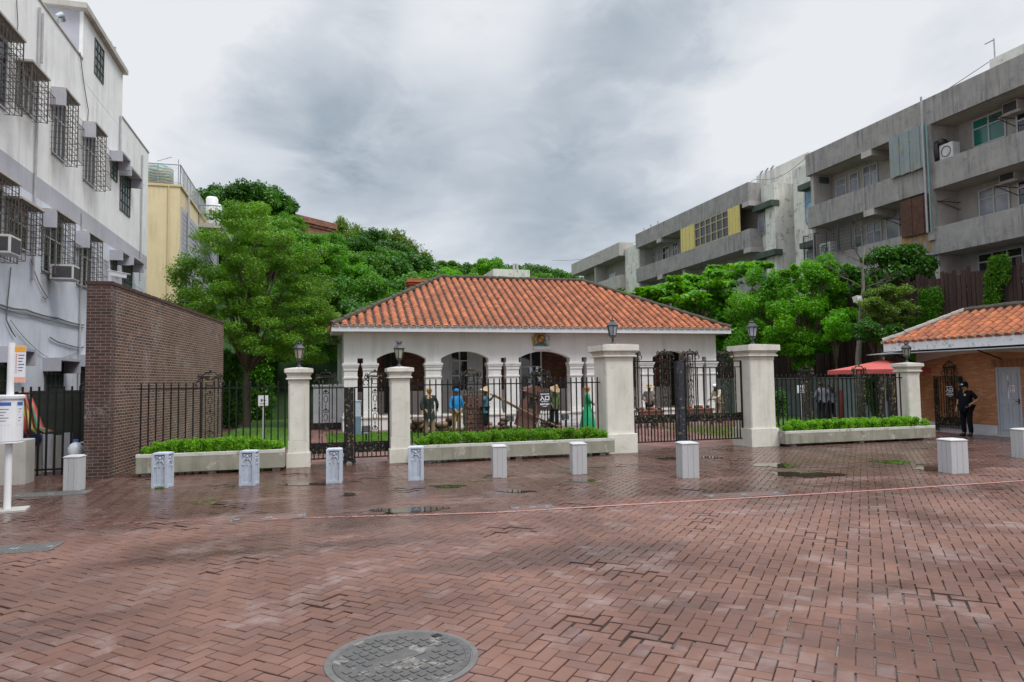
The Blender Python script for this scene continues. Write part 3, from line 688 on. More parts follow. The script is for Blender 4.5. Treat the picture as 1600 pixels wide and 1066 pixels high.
def lamp(cx, z, big, label):
    t = thing('pillar_lamp', label, 'lamp', (cx, YF, z+.02), R(15), 'lantern lamps on the gate pillars')
    s = 1.12 if big else 1.0
    f = MB(); f.lathe([(.075*s,0),(.08*s,.015),(.05*s,.035),(.028*s,.06),(.022*s,.10),(.04*s,.12),(.025*s,.135),(.03*s,.16),(.075*s,.19),(.088*s,.205)], 16); f.build('base', MT['lamp_metal'], t, smooth=True)
    fr = MB(); r0, r1, z0, z1 = .082*s, .125*s, .205*s, .44*s
    for k in range(6):
        a, a2 = math.pi/3*k, math.pi/3*(k+1)
        fr.bar((r0*math.cos(a), r0*math.sin(a), z0), (r1*math.cos(a), r1*math.sin(a), z1), .016)
        fr.bar((r0*math.cos(a), r0*math.sin(a), z0), (r0*math.cos(a2), r0*math.sin(a2), z0), .018); fr.bar((r1*math.cos(a), r1*math.sin(a), z1), (r1*math.cos(a2), r1*math.sin(a2), z1), .022)
    fr.build('frame', MT['lamp_metal'], t)
    gl = MB()
    for k in range(6):
        a, a2 = math.pi/3*k, math.pi/3*(k+1); q = .97
        gl.quad((q*r0*math.cos(a), q*r0*math.sin(a), z0), (q*r0*math.cos(a2), q*r0*math.sin(a2), z0), (q*r1*math.cos(a2), q*r1*math.sin(a2), z1), (q*r1*math.cos(a), q*r1*math.sin(a), z1))
    gl.build('glass', MT['lamp_glass_clear'] if big else MT['lamp_glass'], t)
    bu = MB(); bu.lathe([(.02,z0),(.03,z0+.03),(.028,z0+.1),(.012,z0+.13)], 10); bu.build('bulb', MT['white_paint'], t, smooth=True)
    cp = MB(); cp.lathe([(.142*s,.44*s),(.150*s,.455*s),(.10*s,.51*s),(.055*s,.55*s),(.045*s,.56*s)], 6); cp.lathe([(.045*s,.56*s),(.055*s,.575*s),(.03*s,.59*s),(.012,.60*s)], 12)
    if big: cp.lathe([(.03,.60*s),(.012,.615*s),(.018,.63*s),(.004,.70*s)], 8); cp.build('roof', MT['lamp_metal'], t)
    else:
        for k in range(6):
            a = math.pi/3*k; cp.bar((.045*math.cos(a), .045*math.sin(a), .57), (.07*math.cos(a), .07*math.sin(a), .625), .018)
        cp.build('roof', MT['lamp_metal'], t)
MT['lamp_metal'] = M('lamp_cast_metal', (.018,.022,.032), (.03,.035,.045), 12, .4, .05)
MT['lamp_glass'] = glassmat('aged_lamp_glass', (.33,.32,.22), .12, .6, (.25,.24,.17))
MT['lamp_glass_clear'] = glassmat('pale_lamp_glass', (.42,.46,.5), .1, .7, (.12,.14,.17))
for k, lab in (('a','black hexagonal lantern on the slim pillar left of the pedestrian gate'),('b','black hexagonal lantern on the slim pillar right of the pedestrian gate'),('c','larger black lantern with a spike on the thick pillar left of the vehicle gate'),
               ('d','larger black lantern with a spike on the thick pillar right of the vehicle gate'),('e','black hexagonal lantern on the slim pillar beside the guardhouse')):
    big = k in 'cd'; lamp(pl[k][0], 2.86 if big else 2.30, big, lab)

# ------------------------------------------------------------------ ironwork
def lantern_panel(mb, x, z0, zr, zt, w=.34, y=0):
    """ornamental upright with a lantern shaped head: bars, eaves, roof, finial, scrolls"""
    h = w/2; b = .028; zb = zr+(zt-zr)*.52
    for s in (-1, 1):
        mb.box(x+s*h-b/2, x+s*h+b/2, y-b/2, y+b/2, z0, zb); mb.box(x+s*h*.55-.011, x+s*h*.55+.011, y-.011, y+.011, z0, zb)
        mb.bar((x+s*(h+.03), y, zb+.035), (x+s*h*.62, y, zt-.085), .02)
        mb.torus((x+s*(h+.07), y, zr+.10), .065, .013, 12, 'Y', a0=R(-60), a1=R(250)); mb.torus((x+s*(h+.06), y, zr+.24 if zt-zr > .35 else zr+.2), .04, .012, 10, 'Y')
        mb.torus((x+s*(h+.05), y, zb+.06), .035, .011, 10, 'Y')
    mb.box(x-h-.05, x+h+.05, y-.03, y+.03, zb, zb+.035); mb.box(x-h-.03, x+h+.03, y-.025, y+.025, zb+.04, zb+.06)
    mb.box(x-h*.68, x+h*.68, y-.02, y+.02, zt-.09, zt-.062); mb.ball((x, y, zt-.035), .03, 8, 6)
    q = h*.42; zc = (zr+zb)/2+.02
    for s in (-1, 1): mb.box(x+s*q-.008, x+s*q+.008, y-.008, y+.008, zc-q, zc+q); mb.box(x-q, x+q, y-.008, y+.008, zc+s*q-.008, zc+s*q+.008)
    # hanging scrollwork
    z = zr-.08; k = 0
    while z > z0+.25:
        if k % 3 == 0: mb.ball((x, y, z), .026, 6, 5); mb.torus((x-.03, y, z-.05), .032, .010, 8, 'Y'); mb.torus((x+.03, y, z-.05), .032, .010, 8, 'Y'); z -= .13
        elif k % 3 == 1: mb.torus((x, y, z-.07), .045, .010, 12, 'Y', sz=1.8); z -= .17
        else: mb.bar((x, y, z), (x, y, z-.12), .012); mb.ball((x, y, z-.06), .018, 6, 4); z -= .14
        k += 1
def gilt_band(mb, x0, x1, z0, z1, y=0):
    mb.box(x0, x1, y-.012, y+.012, z0, z0+.022); mb.box(x0, x1, y-.012, y+.012, z1-.022, z1)
    n = max(1, round((x1-x0)/(z1-z0))); s = (x1-x0)/n; r = (z1-z0)*.33
    mb.box(x0, x1, y+.004, y+.012, z0+.02, z1-.02)
    for k in range(n):
        c = x0+s*(k+.5); zc = (z0+z1)/2; mb.torus((c, y-.006, zc), r, .012, 14); mb.torus((c, y-.006, zc), r*.5, .009, 10); mb.ball((c, y-.008, zc), .018, 6, 4)
        for (dx, dz) in ((-1,1),(1,1),(-1,-1),(1,-1)): mb.torus((c+dx*s*.4, y-.006, zc+dz*r*.8), r*.28, .008, 8)
def fence(x0, x1, label, lanterns, gap=.148, posts=(), mat='black_iron'):
    t = thing('iron_fence', label, 'iron fence', ((x0+x1)/2, YF, 0), 0, 'black iron fence panels'); o = (x0+x1)/2
    n = int((x1-x0)/gap); xs = [x0+(x1-x0)*(k+.5)/n for k in range(n)]
    rl = MB(); rl.box(x0-o, x1-o, -.018, .018, 1.845, 1.875); rl.box(x0-o, x1-o, -.018, .018, .18, .21); rl.build('rail', MT[mat], t)
    lx = [P(px, 650, Y=YF).x for px in lanterns]
    cnt = 0
    for x in xs:
        if any(abs(x-q) < .2 for q in lx): continue
        b = MB(); b.box(x-o-.0145, x-o+.0145, -.0145, .0145, .02, 1.985); b.add([(x-o-.0145,-.0145,1.985),(x-o+.0145,-.0145,1.985),(x-o+.0145,.0145,1.985),(x-o-.0145,.0145,1.985),(x-o,0,2.01)], [(0,1,4),(1,2,4),(2,3,4),(3,0,4)])
        b.build('bar', MT[mat], t)
    for q in lx:
        m_ = MB(); lantern_panel(m_, q-o, .02, 1.86, 2.29); m_.build('lantern_panel', MT['worn_iron'], t)
    for px in posts:
        q = P(px, 650, Y=YF).x; m_ = MB(); m_.box(q-o-.09, q-o+.09, -.03, .03, .02, 1.845); m_.build('flat_post', MT['worn_iron'], t)
    return t
A, B_, C_, D_, E_ = (pl[k] for k in 'abcde')
xl = hit(214, 650, (0,YF,0), (1,0,0)).x
fence(xl, A[0]-A[1]/2, 'black iron fence behind the left planter from the brick wall to the first pillar', [328])
fence(B_[0]+B_[1]/2, C_[0]-C_[1]/2, 'black iron fence behind the middle planter with a sign hung on it', [736, 846])
fence(D_[0]+D_[1]/2, E_[0]-E_[1]/2, 'black iron fence behind the right planter near the red parasol', [1262, 1345], posts=(1378, 1396), mat='black_iron')

def gate_leaf(x0, x1, zb, band, zr, zt, lan, label, group, post=None, second=None, gap_top=.19, gap_bot=.095, mat='worn_iron'):
    o = (x0+x1)/2; t = thing('gate_leaf', label, 'iron gate', (o, YF, 0), 0, group)
    f = MB(); f.box(x0-o, x1-o, -.02, .02, zb, zb+.03); f.box(x0-o, x1-o, -.02, .02, zr-.03, zr)
    if second: f.box(x0-o, x1-o, -.018, .018, second-.025, second)
    for x in (x0-o+.018, x1-o-.018): f.box(x-.018, x+.018, -.02, .02, zb-.06, zr)
    f.build('frame', MT['black_iron'], t)
    g_ = MB(); gilt_band(g_, x0-o+.036, x1-o-.036, band[0], band[1]); g_.build('ornamental_band', MT['worn_iron'], t)
    for (gap, z0, z1) in ((gap_bot, zb+.03, band[0]), (gap_top, band[1], (second or zr)-.03)):
        n = int((x1-x0)/gap)
        for k in range(1, n):
            x = x0-o+(x1-x0)*k/n
            if z0 > band[0] and any(abs(x-(q-o)) < .19 for q in lan): continue
            b = MB(); b.box(x-.0135, x+.0135, -.0135, .0135, z0, z1); b.build('bar', MT['black_iron'] if k % 2 else MT[mat], t)
    for q in lan:
        m_ = MB(); lantern_panel(m_, q-o, band[1], zr, zt, .30); m_.build('lantern_panel', MT['worn_iron'], t)
    if post:
        m_ = MB(); m_.box(post[0]-o, post[1]-o, -.045, .045, .05, zr-.004); m_.box(post[0]-o+.03, post[1]-o-.03, -.06, -.045, zb, zr-.05); m_.build('lock_post', MT['navy_iron' if post[2] else 'worn_iron'], t)
        for sx in (post[0]-o, post[1]-o):
            w_ = MB(); w_.tube([(sx,-.03,.05),(sx,.03,.05)], .055, 12); w_.build('wheel', MT['black'], t)
    return t
gx = lambda px: P(px, 650, Y=YF).x
x0, x1 = A[0]+A[1]/2+.01, B_[0]-B_[1]/2-.01
gate_leaf(x0, gx(540), .13, (.26,.52), 1.84, 2.27, [gx(509)], 'left leaf of the black pedestrian gate with gilt rosette band', 'pedestrian gate leaves', post=None)
gate_leaf(gx(553), x1, .13, (.26,.52), 1.84, 2.27, [gx(586)], 'right leaf of the black pedestrian gate with the scraped lock post', 'pedestrian gate leaves', post=(gx(538.5), gx(552.5), 0))
x0, x1 = C_[0]+C_[1]/2+.01, D_[0]-D_[1]/2-.01
gate_leaf(x0, gx(1057), .20, (.72,.95), 2.42, 2.76, [gx(990), gx(1041)], 'left leaf of the wide black vehicle gate', 'vehicle gate leaves', second=2.25)
gate_leaf(gx(1071), x1, .20, (.72,.95), 2.42, 2.76, [gx(1081), gx(1136)], 'right leaf of the wide black vehicle gate with the navy lock post', 'vehicle gate leaves', second=2.25, post=(gx(1059), gx(1069.5), 1))

# ------------------------------------------------------------------ planters and their hedges
def leafset(cent, rad, nper, size, seed, up=.35, shell=.5, squash=1.0, orient=.6):
    """leaf-sized faces spread through clumps; returns (verts, count, rnd)"""
    rg = np.random.default_rng(seed); cent = np.asarray(cent, float); rad = np.asarray(rad, float)
    if rad.ndim == 1: rad = np.stack([rad, rad, rad*squash], 1)
    nper = np.broadcast_to(np.asarray(nper), (len(cent),))
    idx = np.repeat(np.arange(len(cent)), nper); k = len(idx)
    d = rg.normal(size=(k, 3)); d /= np.linalg.norm(d, axis=1, keepdims=True)+1e-9
    rr = shell+(1-shell)*rg.random(k)**.6; rr *= 1+.12*rg.normal(size=k)
    p = cent[idx]+d*rr[:, None]*rad[idx]
    nrm = d*orient+rg.normal(size=(k, 3))*.55+np.array([0,0,up]); nrm /= np.linalg.norm(nrm, axis=1, keepdims=True)
    t = np.cross(nrm, rg.normal(size=(k, 3))); t /= np.linalg.norm(t, axis=1, keepdims=True)+1e-9
    b = np.cross(nrm, t); s = size*rg.uniform(.6, 1.35, k)[:, None]
    v = np.stack([p-t*s*.5, p+b*s*.27-t*s*.05, p+t*s*.5-nrm*s*.12, p-b*s*.27-t*s*.05], 1).reshape(-1, 3)
    cl = rg.random(len(cent)); r = np.clip(.55*cl[idx]+.45*rg.random(k)+.05*rg.normal(size=k), 0, 1)
    return v, k, r
MT['hedge'] = leafmat('hedge_leaves', (.08,.23,.008), (.18,.40,.015), (.28,.44,.04), .5, .35)
MT['planter'] = M('stained_planter_concrete', (.33,.315,.255), (.235,.225,.175), 2.2, .9, .25, streak=(.10,.10,.07), streak_amt=.8, spots=(.50,.49,.44), spot_amt=.6, spot_scale=3.2)
MT['planter_rim'] = M('flaking_white_rim', (.58,.57,.52), (.48,.47,.42), 3, .9, .2, spots=(.26,.25,.2), spot_amt=.8, spot_scale=5)
def planter(x0, x1, ztop, label, hlabel, seed, yfront=16.62, depth=.62):
    cx = (x0+x1)/2; t = thing('planter', label, 'planter', (cx, yfront+depth/2-.36, 0), 0, 'concrete planters'); L_ = x1-x0; h = depth/2; z0 = .07; tw = .06
    tr = MB(); tr.box(-L_/2, L_/2, -h, -h+tw, z0, ztop); tr.box(-L_/2, L_/2, h-tw, h, z0, ztop); tr.box(-L_/2, -L_/2+tw, -h+tw, h-tw, z0, ztop); tr.box(L_/2-tw, L_/2, -h+tw, h-tw, z0, ztop); tr.box(-L_/2+tw, L_/2-tw, -h+tw, h-tw, z0, z0+.05)
    tr.build('trough', MT['planter'], t, bevel=.006)
    rm = MB(); rm.box(-L_/2-.004, L_/2+.004, -h-.004, -h+tw+.003, ztop-.07, ztop+.006); rm.build('rim', MT['planter_rim'], t, bevel=.006)
    so = MB(); so.box(-L_/2+tw, L_/2-tw, -h+tw, h-tw, z0+.05, ztop-.04); so.build('soil', MT['soil'], t)
    for s in (-.44, 0, .44):
        ft = MB(); ft.box(s*L_-.08, s*L_+.08, -h+.06, h-.04, 0, z0); ft.build('foot', MT['concrete'], t)
    rg = random.Random(seed); cs = []; rs = []; hh = .26
    n = int(L_*30)
    for k in range(n):
        x = rg.uniform(-L_/2+.10, L_/2-.12); e = min(1, (min(x+L_/2, L_/2-x))/.45); y = rg.uniform(-h+.07, h-.06); prof = math.sqrt(max(0.05, 1-(y/h*.75)**2))
        r = rg.uniform(.055, .10); top = ztop-.05+(.10+(hh-.06)*e*prof)*rg.uniform(.75, 1.08)
        cs.append((x, y, top-r*.4)); rs.append((r*1.2, r*1.1, r*1.0)); cs.append((x, y, (ztop+top)/2-.05)); rs.append((r*1.2, r, max(.05,(top-ztop)/2+.05)))
    v, k, r = leafset(cs, rs, 180, .042, seed, up=.3, shell=.35)
    hd = fastmesh('hedge', v, 4, k, MT['hedge'], r); hd.location = (cx, yfront+depth/2-.36, 0)
    tag(hd, hlabel, 'hedge', 'clipped hedges in the planters')
pl0 = P(213, 735, Y=16.35).x; planter(P(213,720,Y=16.32).x, A[0]-A[1]/2-.05, .47, 'stained concrete planter between the brick wall and the first slim pillar', 'bright green low hedge in the planter beside the brick wall', 5)
planter(B_[0]+B_[1]/2+.06, C_[0]-C_[1]/2+.06, .43, 'long stained concrete planter between the slim pillar and the thick gate pillar', 'bright green low hedge in the middle planter below the hung sign', 6)
planter(D_[0]+D_[1]/2+.02, E_[0]+E_[1]/2-.06, .42, 'long stained concrete planter between the thick gate pillar and the guardhouse', 'bright green low hedge in the right planter before the red parasol', 8)

# ------------------------------------------------------------------ bollards
MT['groove'] = M('groove_dark_grey', (.2,.2,.2), (.14,.14,.14), 9, .9, 0)  # darker grey for the thin strips that mark the bollard grooves
def granite_bollard(px, py, w, h, label, rz=R(-8)):
    c = P(px, py, Z=0); t = thing('granite_bollard', label, 'bollard', (c.x, c.y+w/2, 0), rz, 'speckled granite bollards')
    b = MB(); k = w/2
    b.box(-k, k, -k, k, -.02, h-.03); b.build('shaft', MT['granite'], t, bevel=.008)
    c_ = MB(); j = k+.008; c_.box(-j, j, -j, j, h-.03, h-.012); c_.add([(-j,-j,h-.012),(j,-j,h-.012),(j,j,h-.012),(-j,j,h-.012),(-j*.7,-j*.7,h+.012),(j*.7,-j*.7,h+.012),(j*.7,j*.7,h+.012),(-j*.7,j*.7,h+.012)], [(0,1,5,4),(1,2,6,5),(2,3,7,6),(3,0,4,7),(4,5,6,7)]); c_.build('cap', MT['granite'], t, bevel=.004)
    for s in (-.33, .33):
        gr = MB(); gr.box(s*k-.0025, s*k+.0025, -k-.001, -k+.002, .0, h-.04); gr.box(-k-.001, -k+.002, s*k-.0025, s*k+.0025, 0, h-.04); gr.build('groove', MT['groove'], t)
for px, py, w, h, lab in ((112,767,.275,.64,'grey granite bollard between the bus stop pole and the brick wall'),(783,746,.28,.63,'grey granite bollard in front of the middle of the long planter'),
        (908,741,.30,.63,'grey granite bollard at the right end of the middle planter'),(1082,747,.34,.68,'grey granite bollard in front of the wide vehicle gate'),(1503,740,.37,.66,'wide grey granite bollard in front of the guard'),(1612,716,.34,.66,'grey granite bollard cut by the right edge of the picture')):
    granite_bollard(px, py, w, h, lab)
def gothic_bollard():
    t = thing('gothic_bollard', '', 'bollard', (0,0,0), 0, 'blue grey gothic bollards'); w, h = .30, .66; k = w/2; c = .055
    core = MB(); core.box(-k+.03, k-.03, -k+.03, k-.03, -.02, h-.05); core.build('core', MT['cast_grey'], t)
    for (sx, sy) in ((-1,-1),(1,-1),(1,1),(-1,1)):
        s = MB(); s.box(min(sx*k, sx*(k-c)), max(sx*k, sx*(k-c)), min(sy*k, sy*(k-c)), max(sy*k, sy*(k-c)), -.02, h-.04); s.build('buttress', MT['cast_grey'], t, bevel=.006)
    top = MB(); top.box(-k, k, -k, k, h-.04, h-.012); top.box(-k+.02, k-.02, -k+.02, k-.02, h-.012, h); ft = MB(); ft.box(-k+.028, k-.028, -k+.01, k-.01, -.02, .05); ft.box(-k+.01, k-.01, -k+.028, k-.028, -.02, .045); ft.build('foot', MT['cast_grey'], t); top.build('cap', MT['cast_grey'], t, bevel=.006)
    for q in range(4):
        m_ = MB(); y = -k+.022
        m_.tube([(-.085,y,.38),(-.083,y,.44),(-.05,y,.49),(0,y,.535)], .011, 6); m_.tube([(.085,y,.38),(.083,y,.44),(.05,y,.49),(0,y,.535)], .011, 6)
        m_.box(-.010,.010,y-.006,y+.008,.39,.50); m_.ball((0,y,.555), .028, 8, 6); m_.ball((0,y,.50), .02, 8, 5); m_.ball((-.055,y,.58), .02, 8, 5); m_.ball((.055,y,.58), .02, 8, 5)
        m_.ball((-.085,y,.40), .02, 8, 5); m_.ball((.085,y,.40), .02, 8, 5); m_.box(-.05,-.042,y,y+.008,.06,.40); m_.box(.042,.05,y,y+.008,.06,.40)
        m_.xf(Matrix.Rotation(q*math.pi/2, 4, 'Z')); m_.build('tracery', MT['cast_grey'], t)
    return t
gb = gothic_bollard()
for i, (px, py, lab) in enumerate(((254,763,'blue grey gothic bollard nearest the brick wall'),(391,759,'blue grey gothic bollard in front of the left planter near the first pillar'),(526,755,'blue grey gothic bollard in front of the pedestrian gate'),(655,751,'blue grey gothic bollard at the left end of the middle planter'))):
    c = P(px-3, py, Z=0); rz = R((-12, -12, -6, -10)[i]); loc = (c.x, c.y+.16, 0)
    if i == 0: gb.location = loc; gb.rotation_euler = (0,0,rz); gb['label'] = lab
    else: dup(gb, loc, rz, lab)
def tuft(px, py, n, h, label, spread=.12):
    c = P(px, py, Z=0); rg = np.random.default_rng(int(px)); a = rg.uniform(0, 6.28, n); rr = spread*np.sqrt(rg.random(n)); b0 = np.stack([rr*np.cos(a)*1.8, rr*np.sin(a)*.5, np.zeros(n)], 1)
    d = np.stack([np.cos(a+1.3), np.sin(a+1.3), np.zeros(n)], 1)*.008; l = np.stack([rg.normal(0,.5,n), rg.normal(0,.5,n), np.ones(n)], 1)*(h*rg.uniform(.5,1.1,n))[:, None]
    o = fastmesh('weed_tuft', np.stack([b0-d, b0+d, b0+l], 1).reshape(-1, 3), 3, n, MT['grass'], rg.random(n)); o.location = c; tag(o, label, 'weeds')
tuft(250, 764, 60, .06, 'small weeds at the foot of the gothic bollard nearest the wall', .05)
tuft(106, 766, 60, .07, 'small weeds at the foot of the granite bollard by the alley', .05)
tuft(152, 746, 260, .10, 'weeds growing along the foot of the brown brick wall', .2)

# ------------------------------------------------------------------ bus stop
def bus_stop():
    c = P(11, 799, Z=0); t = thing('bus_stop', 'white bus stop pole with an orange topped flag and a round timetable box', 'bus stop', c)
    top = hit(14, 536, c, _r0).z
    p = MB(); p.tube([(0,0,0),(0,0,top)], .05, 20); p.build('pole', MT['white_paint'], t, smooth=False)
    f = MB(); f.obox((-.04,0,.012), .62, .40, .045, R(10)); f.build('footing', MT['concrete_light'], t, bevel=.01)
    hx = hit(27, 655, c, _r0); wd = hx.x-c.x; zt = hit(13, 617, c, _r0).z; zb = hit(13, 689, c, _r0).z
    bx = MB(); bx.lathe([(.20,zb),(.20,zt-.06)], 28, (-.02,0,0), sx=1); bx.build('timetable_box', MT['white_paint'], t)
    for nm, z0, z1, r in (('box_lid', zt-.06, zt, .225), ('box_base', zb-.03, zb, .21)):
        k = MB(); k.lathe([(r, z0), (r, z1-.02), (r-.03, z1)], 28, (-.02,0,0)); k.build(nm, MT['white_grey'], t)
    MT['poster_blue'] = M('printed_blue', (.05,.12,.42), (.05,.12,.42), 3, .4, 0); MT['poster_white'] = M('printed_white', (.74,.75,.78), (.7,.71,.75), 3, .4, 0); MT['ink'] = M('ink_grey', (.08,.10,.20), (.1,.12,.22), 3, .6, 0); MT['orange'] = M('flag_orange', (.78,.36,.04), (.75,.34,.04), 3, .5, 0); MT['salmon'] = M('flag_salmon', (.72,.38,.28), (.7,.36,.26), 3, .5, 0); MT['red_ink'] = M('red_ink', (.6,.08,.06), (.6,.08,.06), 3, .5, 0)
    def patch(a0, a1, z0, z1, r, mat, name):
        q = MB(); n = 8
        vs = [(-.02+r*math.cos(R(a0+(a1-a0)*i/n)), r*math.sin(R(a0+(a1-a0)*i/n)), z) for z in (z0, z1) for i in range(n+1)]
        q.add(vs, [(i, i+1, i+n+2, i+n+1) for i in range(n)]); q.build(name, mat, t, fix=False)
    for a0, a1 in ((-122,-60),(-36,-6)):
        patch(a0, a1, zt-.47, zt-.12, .2025, MT['poster_white'], 'timetable'); patch(a0, a1, zt-.17, zt-.115, .2045, MT['poster_blue'], 'timetable_header')
        for k in range(5): patch(a0+6, a1-8-(k % 3)*9, zt-.23-k*.045, zt-.22-k*.045, .2045, MT['ink'], 'timetable_line')
    zf0, zf1 = hit(24, 598, c, _r0).z, hit(24, 541, c, _r0).z
    fl = MB(); fl.box(.05, .20, -.008, .008, zf0, zf1); fl.build('flag', MT['poster_white'], t)
    h = zf1-zf0
    a = MB(); a.box(.052,.199,-.0105,-.008,zf1-h*.16,zf1-.004); a.build('flag_head', MT['orange'], t)
    a = MB(); a.box(.052,.199,-.0105,-.008,zf0+.004,zf0+h*.15); a.build('flag_foot', MT['salmon'], t)
    for k in range(6):
        a = MB(); a.box(.10,.185-(k%3)*.015,-.0105,-.008,zf1-h*(.26+k*.085),zf1-h*(.235+k*.085)); a.build('stop_name', MT['ink'], t)
    a = MB()
    for k in range(9): a.box(.062,.082,-.0105,-.008,zf1-h*(.24+k*.06),zf1-h*(.215+k*.06))
    a.build('route_number', MT['red_ink'], t)
bus_stop()
# ------------------------------------------------------------------ tiled roof helper
def tiles(mb, p0, u, w, length, rise, left, right, sp=.34, course=.24, seed=1, r=.385, proud=.10):
    """barrel tiles on a slope: p0 eave corner, u along the eave, w up the slope (unit), left/right: hip insets at full rise"""
    rg = random.Random(seed); u = Vector(u); w = Vector(w); n = u.cross(w).normalized()
    if n.z < 0: n = -n
    k = int(round(length/sp)); s = length/k
    for i in range(k):
        uc = (i+.5)*s
        vmax = rise
        if left > 0: vmax = min(vmax, rise*(uc/left))
        if right > 0: vmax = min(vmax, rise*((length-uc)/right))
        vmax = max(vmax, .12)
        nc = max(1, int(math.ceil(vmax/course)))
        for j in range(nc):
            v0 = j*course-(.05 if j == 0 else .03); v1 = min((j+1)*course, vmax); hw = s*r; jit = rg.gauss(0,.007)
            vs = []
            for (v, lift, wd) in ((v0, .011, 1.0), (v1, 0.0, .96)):
                for q in range(7):
                    a = math.pi*q/6; x = -math.cos(a)*hw*wd; hgt = math.sin(a)*proud+lift
                    vs.append(p0+u*(uc+x+jit)+w*v+n*hgt)
            fs = [(q, q+1, q+8, q+7) for q in range(6)]+[tuple(range(6, -1, -1))]
            mb.add(vs, fs, 0)
    return n
def ridge_run(mb, p, q, r=.11, step=.36, seed=2):
    rg = random.Random(seed); p = Vector(p); q = Vector(q); L_ = (q-p).length; d = (q-p)/L_; k = max(1, int(L_/step))
    for i in range(k):
        a = p+d*(L_*i/k-.02); b = p+d*(L_*(i+1)/k); o = Vector((0,0,rg.uniform(-.012,.012)))
        mb.tube([a+o, b+o], [r*rg.uniform(1.0,1.12), r*.93], 9)

